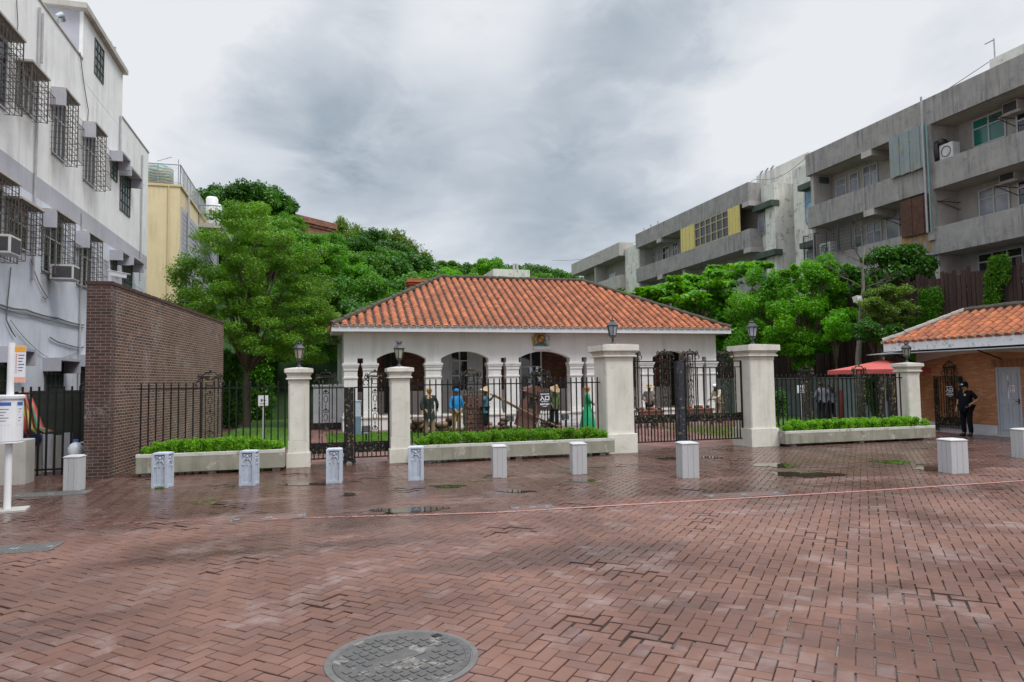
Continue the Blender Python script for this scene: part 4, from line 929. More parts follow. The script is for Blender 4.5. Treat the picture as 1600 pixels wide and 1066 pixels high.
# ------------------------------------------------------------------ the house
YH = 28.5
def at(px): return P(px, 590, Y=YH).x
HX0, HX1 = at(537.5), at(1120)
HC = (HX0+HX1)/2
def house():
    t = thing('villa', 'single storey white villa with an arched veranda and a red tiled hipped roof', 'house', (HC, YH, 0))
    zf = P(700, 648, Y=YH).z; zs = P(700, 560, Y=YH).z; zc = P(725, 549, Y=YH).z; ztop = P(700, 519, Y=YH).z+.12
    th = .42; yb = YH+th
    mir = lambda x: 2*HC-x
    piers_l = [(at(537.5), at(558.5)), (at(567.5), at(589)), (at(665.5), at(689.5)), (at(763.5), at(783)), (at(791.5), at(811))]
    dx1 = mir(piers_l[-1][1])
    piers = piers_l+[(mir(b), mir(a)) for a, b in reversed(piers_l)]
    w = MB()
    # wall over the piers: spandrels with segmental arches, slots with flat heads
    zslot = P(560, 560, Y=YH).z
    for i in range(len(piers)-1):
        xa, xb = piers[i][1], piers[i+1][0]
        if xb-xa < .6:
            w.box(xa, xb, YH, yb, zslot, ztop)
        else:
            n = 16; rise = zc-zs; c = (xb-xa)/2; rad = (c*c+rise*rise)/(2*rise); xm = (xa+xb)/2; zm = zc-rad
            pts = []
            for k in range(n+1):
                x = xa+(xb-xa)*k/n; pts.append((x, zm+math.sqrt(max(0, rad*rad-(x-xm)**2))))
            vs = []
            for (x, z) in pts: vs += [(x,YH,z),(x,YH,ztop),(x,yb,z),(x,yb,ztop)]
            fs = []
            for k in range(n):
                a, b = 4*k, 4*(k+1); fs += [(a,b,b+1,a+1),(a+2,a+3,b+3,b+2),(a,a+2,b+2,b)]
            w.add(vs, fs)
    for (a, b) in piers: w.box(a, b, YH, yb, zf, ztop)
    # end walls of the veranda and the body behind
    w.box(HX0, HX0+.4, yb, YH+10, 0, ztop); w.box(HX1-.4, HX1, yb, YH+10, 0, ztop); w.box(HX0+.4, HX1-.4, YH+9.6, YH+10, 0, ztop)
    w.build('wall', MT['housewhite'], t, world=True)
    for (a, b) in piers: MB().box(a-.03, b+.03, YH-.045, YH-.002, zf, zf+.16).build('pier_foot', MT['housewhite'], t, world=True, bevel=.008)
    zcap = P(700, 567, Y=YH).z
    for (a, b) in piers:
        c = MB(); e = .035
        for (z0, z1, o) in ((-.62,-.55,.03),(-.10,0,.075),(-.17,-.10,.05),(-.30,-.17,.022)): c.box(a-o, b+o, YH-o-.01, yb-.02, zcap+z0, zcap+z1)
        c.build('capital', MT['housewhite'], t, world=True, bevel=.01)
    # plinth, steps, floor
    p = MB(); p.box(HX0-.05, HX1+.05, YH-.12, YH+3.6, -.05, zf-.07); p.build('plinth', MT['housewhite'], t, world=True)
    p = MB(); p.box(HX0-.07, HX1+.07, YH-.17, YH+3.6, zf-.07, zf); p.build('floor_edge', MT['pillar'], t, world=True, bevel=.01)
    st = MB(); dc = HC
    for k in range(3): st.box(dc-1.1, dc+1.1, YH-.17-.32*(3-k), YH-.17-.32*(2-k), -.05, zf*(k+1)/4)
    st.build('step', MT['granite'], t, world=True, bevel=.008)
    # veranda back wall: brick above a pale dado
    yv = YH+2.9; zd = P(700, 611, Y=yv).z
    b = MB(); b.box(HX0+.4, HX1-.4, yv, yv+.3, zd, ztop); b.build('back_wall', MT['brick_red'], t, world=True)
    b = MB(); b.box(HX0+.4, HX1-.4, yv-.02, yv+.3, zf, zd); b.box(HX0+.4, HX1-.4, yv-.045, yv-.02, zd-.03, zd+.025); b.build('dado', MT['dado'], t, world=True)
    b = MB(); b.box(HX0+.4, HX1-.4, yb, yv, ztop-.05, ztop); b.build('ceiling', MT['housewhite'], t, world=True)
    xv = lambda px: P(px, 590, Y=yv).x
    def french(xa, xb, z0, z1, shutters=True, mat='glass_dark', frame='white_grey'):
        wn = MB(); wn.box(xa, xb, yv-.06, yv-.03, z0, z1); wo = wn.build('window', MT[mat], t, world=True)
        f = MB(); y0, y1 = yv-.10, yv-.061; m = (xa+xb)/2
        for x in (xa, m-.035, xb-.07): f.box(x, x+.07, y0, y1, z0, z1)
        for a_, b_ in ((xa+.07, m-.035), (m+.035, xb-.07)):
            for k in (0, .34, .67, 1): f.box(a_, b_, y0+.004, y1, z0+(z1-z0-.06)*k, z0+(z1-z0-.06)*k+.06)
        f.build('frame', MT[frame], wo, world=True)
        if shutters:
            for s in (-1, 1):
                x0_ = xa-.02 if s < 0 else xb+.02
                sh = MB(); a_ = Vector((x0_, yv-.06, 0)); d = Vector((s*.62, -.16, 0))
                sh.bar(a_+Vector((0,0,(z0+z1)/2)), a_+d+Vector((0,0,(z0+z1)/2)), z1-z0, .045, up=(0,-1,0))
                for k in range(24): sh.bar(a_+d*.08+Vector((0,-.03,z0+.1+(z1-z0-.2)*k/23)), a_+d*.92+Vector((0,-.03,z0+.1+(z1-z0-.2)*k/23)), .02)
                sh.build('shutter', MT['white_grey'], t, world=True)
    zw0 = P(720, 612, Y=yv).z; zw1 = P(720, 540, Y=yv).z
    french(xv(703), xv(732), zw0, zw1)
    # dark shuttered door behind the first arch; glazed door in the centre; one more door on the right
    french(xv(600), xv(622), zf, zw1, False, 'dark_room', 'dark_iron_door')
    french(xv(812), xv(846), zf, zw1, False, 'glass_dark', 'white_grey')
    french(xv(1046), xv(1072), zf, zw1, False, 'dark_room', 'dark_iron_door')
    # roof
    ye = YH-.62; ze = P(800, 512, Y=ye).z; xe0, xe1 = P(518, 512, Y=ye).x, P(1141.5, 512, Y=ye).x; half = (yb+9.6-.42+.62-ye+.62)/2
    D = 5.3; H = 2.83; sl = math.hypot(D, H); wv = Vector((0, D/sl, H/sl)); e = Vector((xe0, ye, ze)); L_ = xe1-xe0
    a = MB(); # deck
    back = ye+2*D
    R0, R1 = Vector((xe0+D, ye+D, ze+H)), Vector((xe1-D, ye+D, ze+H))
    cs = [Vector((xe0,ye,ze)), Vector((xe1,ye,ze)), Vector((xe1,back,ze)), Vector((xe0,back,ze))]
    a.add(cs+[R0, R1], [(0,1,5,4),(1,2,5),(2,3,4,5),(3,0,4)]); rf = a.build('roof', MT['tile_pan'], t, world=True)
    tm = MB(); n = tiles(tm, e, (1,0,0), wv, L_, sl, D, D, seed=3)
    ww = Vector((D/sl, 0, H/sl)); tiles(tm, cs[3], (0,-1,0), ww, 2*D, sl, D, D, seed=4)
    ww = Vector((-D/sl, 0, H/sl)); tiles(tm, cs[1], (0,1,0), ww, 2*D, sl, D, D, seed=5)
    tm.build('tile_rolls', MT['tile'], rf, world=True, fix=False)
    ec = MB(); k = int(round(L_/.34)); s = L_/k
    for i in range(k): ec.box(xe0+i*s+s*.08, xe0+i*s+s*.92, ye-.075, ye-.045, ze-.005, ze+.075)
    ec.build('eave_mortar', MT['mortar'], rf, world=True)
    rr = MB(); up = Vector((0,0,.07))
    for p_, q_ in ((R0, R1), (cs[0], R0), (cs[1], R1), (cs[2], R1), (cs[3], R0)): ridge_run(rr, p_+up, q_+up, .125)
    rr.build('ridge', MT['ridge'], rf, world=True)
    f = MB(); zb = P(800, 519.5, Y=ye).z
    f.box(xe0, xe1, ye-.03, ye, zb, ze-.012); f.box(xe0, xe0+.03, ye, back, zb, ze-.012); f.box(xe1-.03, xe1, ye, back, zb, ze-.012)
    f.build('fascia', MT['fascia'], t, world=True)
    f = MB(); f.box(xe0+.03, xe1-.03, ye, YH, zb+.03, zb+.06); f.box(xe0+.03, HX0, YH, back, zb+.03, zb+.06); f.box(HX1, xe1-.03, YH, back, zb+.03, zb+.06); f.build('soffit', MT['dado'], t, world=True)
    # chimney on the left slope
    cp = P(651, 438, Y=ye+D+1.2); c = MB(); c.box(cp.x-.42, cp.x+.42, cp.y-.4, cp.y+.4, cp.z-1.6, cp.z-.18); c.box(cp.x-.48, cp.x+.48, cp.y-.46, cp.y+.46, cp.z-.30, cp.z-.18); c.box(cp.x-.54, cp.x+.54, cp.y-.52, cp.y+.52, cp.z-.18, cp.z-.06); c.box(cp.x-.47, cp.x+.47, cp.y-.45, cp.y+.45, cp.z-.06, cp.z+.02)
    c.build('chimney', MT['tile'], rf, world=True, bevel=.02)
    # shelf below the crest
    x_ = P(847, 545, Y=YH); s0 = MB(); s0.box(x_.x-.42, x_.x+.42, YH-.10, YH, x_.z-.04, x_.z+.10); s0.build('crest_shelf', MT['fascia'], t, world=True, bevel=.008)
    return t
MT['dark_iron_door'] = M('dark_door_frame', (.05,.04,.035), (.035,.03,.028), 5, .6, .05)
house()
def crest():
    p = P(845.5, 541, Y=YH-.05); t = thing('coat_of_arms', 'small painted coat of arms with golden lion, crown and white unicorn above the centre arch', 'emblem', (p.x, YH-.04, p.z))
    MT['gilt'] = M('old_gilt', (.50,.33,.05), (.36,.22,.03), 20, .4, .1, metal=.3); MT['arms_white'] = M('arms_white', (.62,.58,.50), (.5,.46,.4), 20, .6, .1); MT['arms_green'] = M('arms_green', (.05,.20,.12), (.03,.13,.09), 20, .6, .1); MT['arms_red'] = M('arms_red', (.42,.10,.03), (.35,.08,.03), 20, .6, .1); MT['arms_blue'] = M('arms_blue', (.03,.06,.16), (.03,.05,.14), 20, .6, 0)
    k = 1.0
    s = MB(); s.prism([(-.13,.48),(.13,.48),(.14,.28),(.09,.18),(0,.12),(-.09,.18),(-.14,.28)], -.04, .0, 'Y'); s.build('shield', MT['arms_red'], t)
    s = MB(); s.box(-.005,.12,-.055,-.04,.32,.46); s.box(-.12,-.005,-.055,-.04,.19,.31); s.build('shield_quarter', MT['gilt'], t); s = MB(); s.torus((0,-.05,.30), .15, .018, 20, 'Y', sz=1.15); s.build('garter', MT['arms_blue'], t)
    s = MB(); s.lathe([(.10,.50),(.12,.56),(.11,.60),(.05,.66),(.015,.69)], 12, (0,-.03,0), sy=.4); s.ball((0,-.03,.71), .03, 8, 6); s.tube([(0,-.03,.72),(-.03,-.03,.78),(.02,-.03,.83)], [.03,.04,.02], 7)
    for a in (-2,-1,0,1,2): s.ball((a*.045,-.05,.60), .02, 6, 5)
    s.build('crown', MT['gilt'], t, smooth=True)
    def beast(sx, mat, name, horn):
        b = MB(); X = lambda x: sx*x
        b.tube([(X(.30),-.03,.16),(X(.27),-.04,.26),(X(.25),-.05,.38),(X(.26),-.05,.48)], [.05,.06,.065,.05], 8); b.ball((X(.24),-.06,.53), .055, 8, 6); b.ball((X(.20),-.07,.515), .032, 7, 5)
        b.tube([(X(.24),-.06,.42),(X(.17),-.07,.45),(X(.14),-.06,.47)], [.03,.022,.02], 6); b.tube([(X(.24),-.06,.34),(X(.17),-.07,.34),(X(.14),-.06,.31)], [.03,.022,.02], 6)
        b.tube([(X(.30),-.03,.18),(X(.24),-.05,.10),(X(.28),-.05,.03)], [.05,.035,.028], 6); b.tube([(X(.32),-.03,.18),(X(.35),-.03,.10),(X(.33),-.04,.03)], [.05,.032,.026], 6)
        b.tube([(X(.33),-.02,.18),(X(.40),-.02,.26),(X(.37),-.02,.36),(X(.42),-.02,.42)], [.018,.016,.02,.03], 6)
        if horn: b.tube([(X(.22),-.07,.57),(X(.15),-.08,.68)], [.012,.003], 5)
        else: b.lathe([(.05,.57),(.055,.60),(.03,.64)], 8, (X(.245),-.05,0), sy=.6)
        b.build(name, mat, t, smooth=True)
    beast(-1, MT['gilt'], 'lion', False); beast(1, MT['arms_white'], 'unicorn', True)
    s = MB(); s.tube([(-.26,-.03,.02),(-.13,-.05,.10),(0,-.05,.07),(.13,-.05,.10),(.26,-.03,.02)], [.035,.05,.05,.05,.035], 8); s.build('compartment', MT['arms_green'], t)
crest()

# ------------------------------------------------------------------ guardhouse
GX = 20.35
def guardhouse():
    gy1 = 19.3; gy0 = 8.5; ex = GX-.85
    ey1 = P(1381.5, 541, X=ex).y; ez = P(1381.5, 537, X=ex).z; zb = P(1381.5, 550, X=ex).z
    t = thing('guardhouse', 'orange brick guardhouse with a red tiled roof, peeling white fascia and a grey door', 'guardhouse', (GX, 16, 0))
    ya, yb = P(1597.5, 640, X=GX).y, P(1559, 640, X=GX).y
    zd = P(1575, 574, X=GX).z; zp = P(1500, 661.5, X=GX).z; zt = P(1500, 552, X=GX).z
    w = MB()
    for (a, b, z0, z1) in ((gy0, ya, zp, zt), (ya, yb, zd, zt), (yb, gy1, zp, zt)): w.box(GX, GX+.3, a, b, z0, z1)
    w.box(GX+.3, GX+2.4, gy1-.3, gy1, zp, zt)
    w.build('wall', MT['brick_orange'], t, world=True)
    p = MB(); p.box(GX-.03, GX+.3, gy0, ya-.02, -.05, zp); p.box(GX-.03, GX+.3, yb+.02, gy1+.03, -.05, zp); p.box(GX+.3, GX+2.4, gy1-.3, gy1+.03, -.05, zp); p.build('plinth', MT['white_grey'], t, world=True, bevel=.006)
    sol = MB()
    y = ya-.12
    while y < yb+.12: sol.obox((GX-.006, y, zd+.13), .03, .052, .24, 0); y += .062
    sol.build('soldier_course', MT['brick_soldier'], t, world=True)
    # cove under the eaves with a shallow arched lower edge
    c = MB(); n = 40; vs = []
    for k in range(n+1):
        yy = gy0+(gy1-gy0)*k/n; ph = ((gy1-yy) % 5.2)/5.2; z = zt-.30+.30*(1-(2*ph-1)**2)
        vs += [(GX-.05, yy, z), (GX-.05, yy, ez-.02)]
    c.add(vs, [(2*k, 2*k+1, 2*k+3, 2*k+2) for k in range(n)]); c.box(GX-.02, GX+2.4, gy0, gy1, zt, ez-.02); c.build('cove', MT['cove'], t, world=True)
    d = MB(); d.box(GX+.03, GX+.09, ya+.05, yb-.05, .06, zd-.05); do = d.build('door', MT['door_grey'], t, world=True)
    pn = MB(); m = (ya+yb)/2; zm = P(1575, 627, X=GX).z
    for (a, b) in ((ya+.12, m-.05), (m+.05, yb-.12)):
        for (z0, z1) in ((.2, zm-.06), (zm+.06, zd-.16)):
            for (q0, q1, r0, r1) in ((a, b, z0, z0+.02), (a, b, z1-.02, z1), (a, a+.02, z0+.02, z1-.02), (b-.02, b, z0+.02, z1-.02)): pn.box(GX+.012, GX+.03, q0, q1, r0, r1)
    pn.build('panel_moulding', MT['door_grey'], do, world=True)
    fr = MB(); fr.box(GX-.01, GX+.12, ya, ya+.05, .0, zd); fr.box(GX-.01, GX+.12, yb-.05, yb, 0, zd); fr.box(GX-.01, GX+.12, ya+.05, yb-.05, zd-.05, zd); fr.build('door_frame', MT['door_grey'], t, world=True)
    h = MB(); h.box(GX-.01, GX+.03, ya+.07, ya+.10, zm-.08, zm+.08); h.tube([(GX-.03, ya+.085, zm),(GX-.03, ya+.18, zm)], .011, 6); h.build('handle', MT['rust'], do, world=True)
    sp = MB(); sp.box(GX-.12, GX+.12, ya-.05, yb+.1, -.03, .055); sp.build('doorstep', MT['concrete_light'], t, world=True, bevel=.01)
    # roof
    D = 1.75; H = P(1495, 490, X=ex+D).z-ez; H = max(.85, min(1.3, H)); sl = math.hypot(D, H)
    cs = [Vector((ex, gy0-2, ez)), Vector((ex, ey1, ez)), Vector((ex+2*D, ey1, ez)), Vector((ex+2*D, gy0-2, ez))]; R1 = Vector((ex+D, ey1-D, ez+H)); R0 = Vector((ex+D, gy0-2+D, ez+H))
    a = MB(); a.add(cs+[R0, R1], [(0,1,5,4),(1,2,5),(2,3,4,5),(3,0,4)]); rf = a.build('roof', MT['tile_pan'], t, world=True)
    tm = MB(); tiles(tm, cs[0], (0,1,0), Vector((D/sl,0,H/sl)), ey1-gy0+2, sl, D, D, sp=.30, seed=8); tiles(tm, cs[1], (1,0,0), Vector((0,-D/sl,H/sl)), 2*D, sl, D, D, sp=.30, seed=9); tm.build('tile_rolls', MT['tile'], rf, world=True, fix=False)
    rr = MB(); up = Vector((0,0,.06)); ridge_run(rr, R0+up, R1+up, .12); rr.build('ridge', MT['ridge'], rf, world=True)
    rr = MB(); ridge_run(rr, cs[1]+up, R1+up, .12); ridge_run(rr, cs[2]+up, R1+up, .12)
    y = gy0-2
    while y < ey1-.1: rr.box(ex-.03, ex+.10, y+.03, y+.28, ez-.005, ez+.09); y += .30
    rr.build('hip_mortar', MT['mortar'], rf, world=True)
    f = MB(); f.box(ex-.03, ex, gy0-2, ey1, zb, ez-.012); f.box(ex, ex+2*D, ey1, ey1+.03, zb, ez-.012); f.build('fascia', MT['fascia_peel'], t, world=True)
    f = MB(); f.box(ex, GX+.6, gy0-2, ey1, zb+.02, zb+.04); f.build('soffit', MT['cove'], t, world=True)
    # thin sheet awning on slanting struts
    zaw = P(1354, 555.5, X=GX-1.15).z; yaw = P(1354, 555.5, X=GX-1.15).y
    aw = MB(); aw.add([(GX-1.15, gy0, zaw),(GX-1.15, yaw, zaw),(GX-.02, yaw, zaw+.10),(GX-.02, gy0, zaw+.10),(GX-1.15, gy0, zaw+.02),(GX-1.15, yaw, zaw+.02),(GX-.02, yaw, zaw+.12),(GX-.02, gy0, zaw+.12)], [(0,1,2,3),(7,6,5,4),(0,4,5,1),(1,5,6,2),(2,6,7,3),(3,7,4,0)])
    aw.build('awning', MT['galv'], t, world=True)
    for yy in (yaw-1.0, 16.2, 14.6):
        s = MB(); s.bar((GX-.95, yy, zaw+.005), (GX-.01, yy, zaw-.28), .03, .03); s.build('awning_strut', MT['black_iron'], t, world=True)
    s = MB(); yy = 17.2; s.box(GX-.25, GX-.13, yy-.6, yy+.6, zaw+.02, zaw+.07); s.build('tube_light', MT['white_paint'], t, world=True)
    return t, ya, yb, zd
MT['cove'] = M('cream_cove', (.60,.54,.46), (.52,.46,.39), 1.5, .85, .08, streak=(.35,.3,.25), streak_amt=.4)
MT['door_grey'] = M('grey_door_paint', (.42,.44,.49), (.36,.38,.43), 2, .55, .05, streak=(.3,.28,.28), streak_amt=.3)
MT['brick_soldier'] = M('soldier_brick', (.36,.16,.08), (.27,.11,.06), 9, .85, .2, rnd=.3)
gh, gya, gyb, gzd = guardhouse()
def door_notices():
    a = P(1580, 607, X=GX+.01); t = thing('no_smoking_notice', 'small white notice with a red no smoking ring on the grey door', 'notice', (GX+.028, a.y-.02, a.z))
    s = MB(); s.box(-.004, 0, -.075, .075, -.12, .10); s.build('sheet', MT['poster_white'], t)
    s = MB(); s.torus((-.006,0,.01), .052, .007, 20, 'X'); s.bar((-.007,-.036,.046), (-.007,.036,-.026), .012, .004); s.box(-.0055,-.004,-.05,.05,-.095,-.08); s.build('prohibition_ring', MT['red_ink'], t)
    s = MB(); s.box(-.0055,-.004,-.03,.03,.004,.016); s.build('cigarette', MT['ink'], t)
    a = P(1574.5, 605, X=GX+.01); t = thing('door_strip_notice', 'narrow white vertical strip of writing down the middle of the grey door', 'notice', (GX+.026, a.y, a.z))
    s = MB(); s.box(-.004, 0, -.022, .022, -.36, .36); s.build('strip', MT['poster_white'], t)
    o = words('非\n請\n勿\n入', .075, MT['ink'], t, 'lettering', (-.0055, 0, .05), (R(90), 0, R(-90)), .0008, weight=.001)
door_notices()
# ------------------------------------------------------------------ white apartment building on the left
XL = -6.9
def left_block():
    yend = P(229.5, 400, X=XL).y; yn = 6.0
    zpar = P(160, 136, X=XL).z if False else P(76, 21, X=XL).z
    zb1 = P(60, 277, X=XL).z; zb0 = zb1-.55
    t = thing('apartment_building', 'white and lilac apartment building with caged windows along the left edge', 'apartment building', (XL, 18, 0))
    ty0, ty1 = P(129, 83, X=XL).y, P(192, 105, X=XL).y; zt = P(192, 108, X=XL).z
    zpar2 = P(228, 234, X=XL).z
    w = MB(); w.box(XL-9, XL, yn, ty0, zb1, zpar); w.box(XL-9, XL, ty0, ty1, zb1, zpar-.6); w.box(XL-9, XL, ty1, yend, zb1, zpar2); w.build('wall', MT['render'], t, world=True)
    w = MB(); w.box(XL-9, XL, yn, yend, zb0, zb1); w.build('band', MT['render_grey'], t, world=True)
    w = MB(); w.box(XL-9, XL, yn, yend, -.05, zb0); w.build('lower_wall', MT['render_lower'], t, world=True)
    tw = MB(); tw.box(XL-4.2, XL+.004, ty0, ty1, zpar-.6, zt-.18); two = tw.build('roof_tower', MT['render'], t, world=True)
    gf = MB(); gf.box(XL-4.2, XL-.1, ty0-.006, ty0, zpar-.7, zt-.18); gf.build('tower_front', MT['render_grey'], two, world=True)
    c = MB(); c.box(XL-4.4, XL+.16, ty0-.25, ty1+.12, zt-.18, zt); c.build('tower_slab', MT['concrete_light'], two, world=True, bevel=.01)
    c = MB(); c.box(XL-.26, XL+.03, yn, ty0-.006, zpar, zpar+.05); c.box(XL-.26, XL+.03, ty1, yend+.03, zpar2, zpar2+.05); c.build('parapet_coping', MT['concrete_light'], t, world=True)
    # tower window
    a, b = P(147, 100, X=XL), P(161, 100, X=XL); z1, z0 = P(150, 62, X=XL).z, P(150, 118, X=XL).z
    recess_window(t, a.y, b.y, z0, z1, 'glass_teal')
    XO = XL+.33
    cages = [(-40, 37.2, 68, 184, 0), (45, 75.5, 128, 194, 0), (99, 122.5, 166, 263, 1), (147, 166, 215, 301, 1), (-40, 30, 293, 413, 0), (34, 67, 334, 401, 0), (89, 117.5, 351, 441, 1), (141, 160.5, 380, 458, 1)]
    for (pn, pf, yt, yb, hood) in cages:
        y0 = P(pn, 300, X=XO).y; f1 = P(pf, yt, X=XO); f0 = P(pf, yb, X=XO); y1 = f1.y; z1, z0 = f1.z, f0.z
        if y0 < yn+.3: y0 = yn+.3
        wn = MB(); wn.box(XL-.02, XL+.02, y0+.06, y1-.06, z0+.08, z1-.06); wo = wn.build('window', MT['glass_dark'], t, world=True)
        fr = MB(); 
        for k in range(4): yy = y0+.06+(y1-y0-.12)*k/3; fr.box(XL+.021, XL+.045, yy-.02, yy+.02, z0+.08, z1-.06)
        for zz in (z0+.08, z0+(z1-z0)*.62, z1-.1): fr.box(XL+.021, XL+.043, y0+.06, y1-.06, zz, zz+.035)
        fr.build('frame', MT['alu'], wo, world=True)
        cg = MB(); b = .012
        def gridpane(face):
            nz_ = max(3, int((z1-z0)/.15))
            for k in range(nz_+1):
                z = z0+(z1-z0)*k/nz_
                if face == 'out': cg.box(XO-b/2, XO+b/2, y0, y1, z-b/2, z+b/2)
                else:
                    yy = y0 if face == 'near' else y1; cg.box(XL, XO, yy-b/2, yy+b/2, z-b/2, z+b/2)
        for fc in ('out', 'near', 'far'): gridpane(fc)
        nv = max(3, int((y1-y0)/.17))
        for k in range(nv+1):
            yy = y0+(y1-y0)*k/nv; bb = b*1.8 if k in (0, nv) else b; cg.box(XO-bb/2, XO+bb/2, yy-bb/2, yy+bb/2, z0-.02, z1)
        for xx in (XL+.09, XL+.19):
            cg.box(xx-b/2, xx+b/2, y0-b/2, y0+b/2, z0, z1); cg.box(xx-b/2, xx+b/2, y1-b/2, y1+b/2, z0, z1); cg.box(xx-b/2, xx+b/2, y0, y1, z0-b/2, z0+b/2); cg.box(xx-b/2, xx+b/2, y0, y1, z1-b/2, z1+b/2)
        # basket that bulges at the far lower end
        yq = y1-.42*(y1-y0); zq = z0+(z1-z0)*.62
        for z in (z0+.05, (z0+zq)/2, zq): cg.box(XO, XO+.16, yq-b/2, yq+b/2, z-b/2, z+b/2); cg.box(XO, XO+.16, y1-b/2, y1+b/2, z-b/2, z+b/2); cg.box(XO+.16-b/2, XO+.16+b/2, yq, y1, z-b/2, z+b/2)
        for k in range(5): yy = yq+(y1-yq)*k/4; cg.box(XO+.16-b/2, XO+.16+b/2, yy-b/2, yy+b/2, z0+.05, zq)
        cg.build('window_cage', MT['cage'], t, world=True)
        sl = MB(); sl.box(XL, XO+.04, y0-.06, y1+.05, z1+.03, z1+.09); sl.build('sunshade', MT['concrete_light'], t, world=True, bevel=.006)
        if hood:
            hb = MB(); hb.box(XL, XO+.02, y0-.10, y0+.02, z1-.42, z1+.03); hb.build('hood_cheek', MT['render_grey'], t, world=True, bevel=.006)
    for (pa, pb, yt, yb, m) in ((172.6, 182, 246, 281, 'glass_teal'), (187.5, 202, 272, 334, 'glass_teal'), (173, 181, 398, 428, 'glass_teal'), (191, 205, 408, 452, 'glass_teal'), (70, 96, 566, 640, 'glass_teal'), (-15, 19, 550, 640, 'glass_dark'), (123, 131, 560, 640, 'glass_teal')):
        a, b = P(pa, yt, X=XL), P(pb, yb, X=XL); z1 = P((pa+pb)/2, yt, X=XL).z; z0 = P((pa+pb)/2, yb, X=XL).z
        recess_window(t, a.y, b.y, z0, z1, m)
        sl = MB(); sl.box(XL, XL+.42, a.y-.05, b.y+.12, z1+.02, z1+.10); sl.box(XL, XL+.42, b.y+.04, b.y+.12, z1-.30, z1+.02); sl.box(XL, XL+.40, a.y-.13, a.y-.05, z1-.26, z1+.10); sl.build('hood', MT['render_grey'], t, world=True, bevel=.005)
    # air conditioners hung in the cages
    for (px, py, sz) in ((6, 384, .55), (105, 427, .5)):
        q = P(px, py, X=XO+.1); a = MB(); a.box(XL+.1, XO+.32, q.y-sz*.5, q.y+sz*.5, q.z-.2, q.z+.2); ao = a.build('air_conditioner', MT['ac'], t, world=True, bevel=.012)
        g_ = MB(); g_.box(XO+.321, XO+.33, q.y-sz*.42, q.y+sz*.42, q.z-.15, q.z+.15); g_.box(XL+.16, XO+.28, q.y-sz*.5-.006, q.y-sz*.5, q.z-.15, q.z+.15); g_.build('grille', MT['grille'], ao, world=True)
    # down pipes and wiring
    for px, yt, yb in ((57, 0, 440), (66, 20, 100), (221, 240, 440), (126, 330, 620), (188, 180, 260)):
        q = P(px, (yt+yb)/2, X=XL+.05); z1 = P(px, max(yt, 5), X=XL+.05).z; p = MB(); p.tube([(q.x, q.y, max(0, P(px, yb, X=XL+.05).z)), (q.x, q.y, min(z1, zpar-.1))], .032, 8); p.build('drain_pipe', MT['pipe'], t, world=True)
    rg = random.Random(5)
    for (pts, r) in (([(0,476),(40,484),(90,497),(131,508)], .022), ([(0,481),(50,493),(131,512)], .012), ([(78,527),(100,537),(131,543)], .018), ([(48,405),(60,440),(75,466),(66,464)], .011), ([(17,418),(12,470),(10,500),(24,526)], .014), ([(16,500),(50,540),(78,560),(110,556),(131,540)], .007), ([(125,82),(131,130),(138,172),(137,190)], .014), ([(26,0),(28,40),(25,55)], .012), ([(0,233+80),(80,350),(180,425),(226,455)], .006), ([(0,60),(110,170),(226,290)], .006)):
        pp = [P(x, y, X=XL+.04) for x, y in pts]; sm = []
        for i in range(len(pp)-1):
            for k in range(4): sm.append(pp[i].lerp(pp[i+1], k/4)-Vector((0,0,.03*math.sin(math.pi*k/4))))
        sm.append(pp[-1]); c = MB(); c.tube(sm, r, 5); c.build('wall_cable', MT['cable'], t, world=True)
    # vent cowl on the roof edge
    q = P(88, 22, X=XL-.1); c = MB(); c.tube([(q.x,q.y,zpar),(q.x,q.y,zpar+.35),(q.x+.05,q.y+.2,zpar+.5),(q.x+.05,q.y+.35,zpar+.42)], [.06,.06,.09,.08], 10); c.build('vent_cowl', MT['galv'], t, world=True)
    return t, zt, zpar2, yend
def recess_window(t, y0, y1, z0, z1, mat):
    wn = MB(); wn.box(XL-.02, XL+.008, y0, y1, z0, z1); wo = wn.build('window', MT[mat], t, world=True)
    f = MB(); n = max(2, int((y1-y0)/.3)); 
    for k in range(n+1): yy = y0+(y1-y0)*k/n; f.box(XL+.009, XL+.035, yy-.018, yy+.018, z0, z1)
    for k in range(5): zz = z0+(z1-z0-.03)*k/4; f.box(XL+.009, XL+.033, y0, y1, zz, zz+.03)
    f.build('frame', MT['cage'], wo, world=True)
lb, lb_zt, lb_zp, lb_ye = left_block()

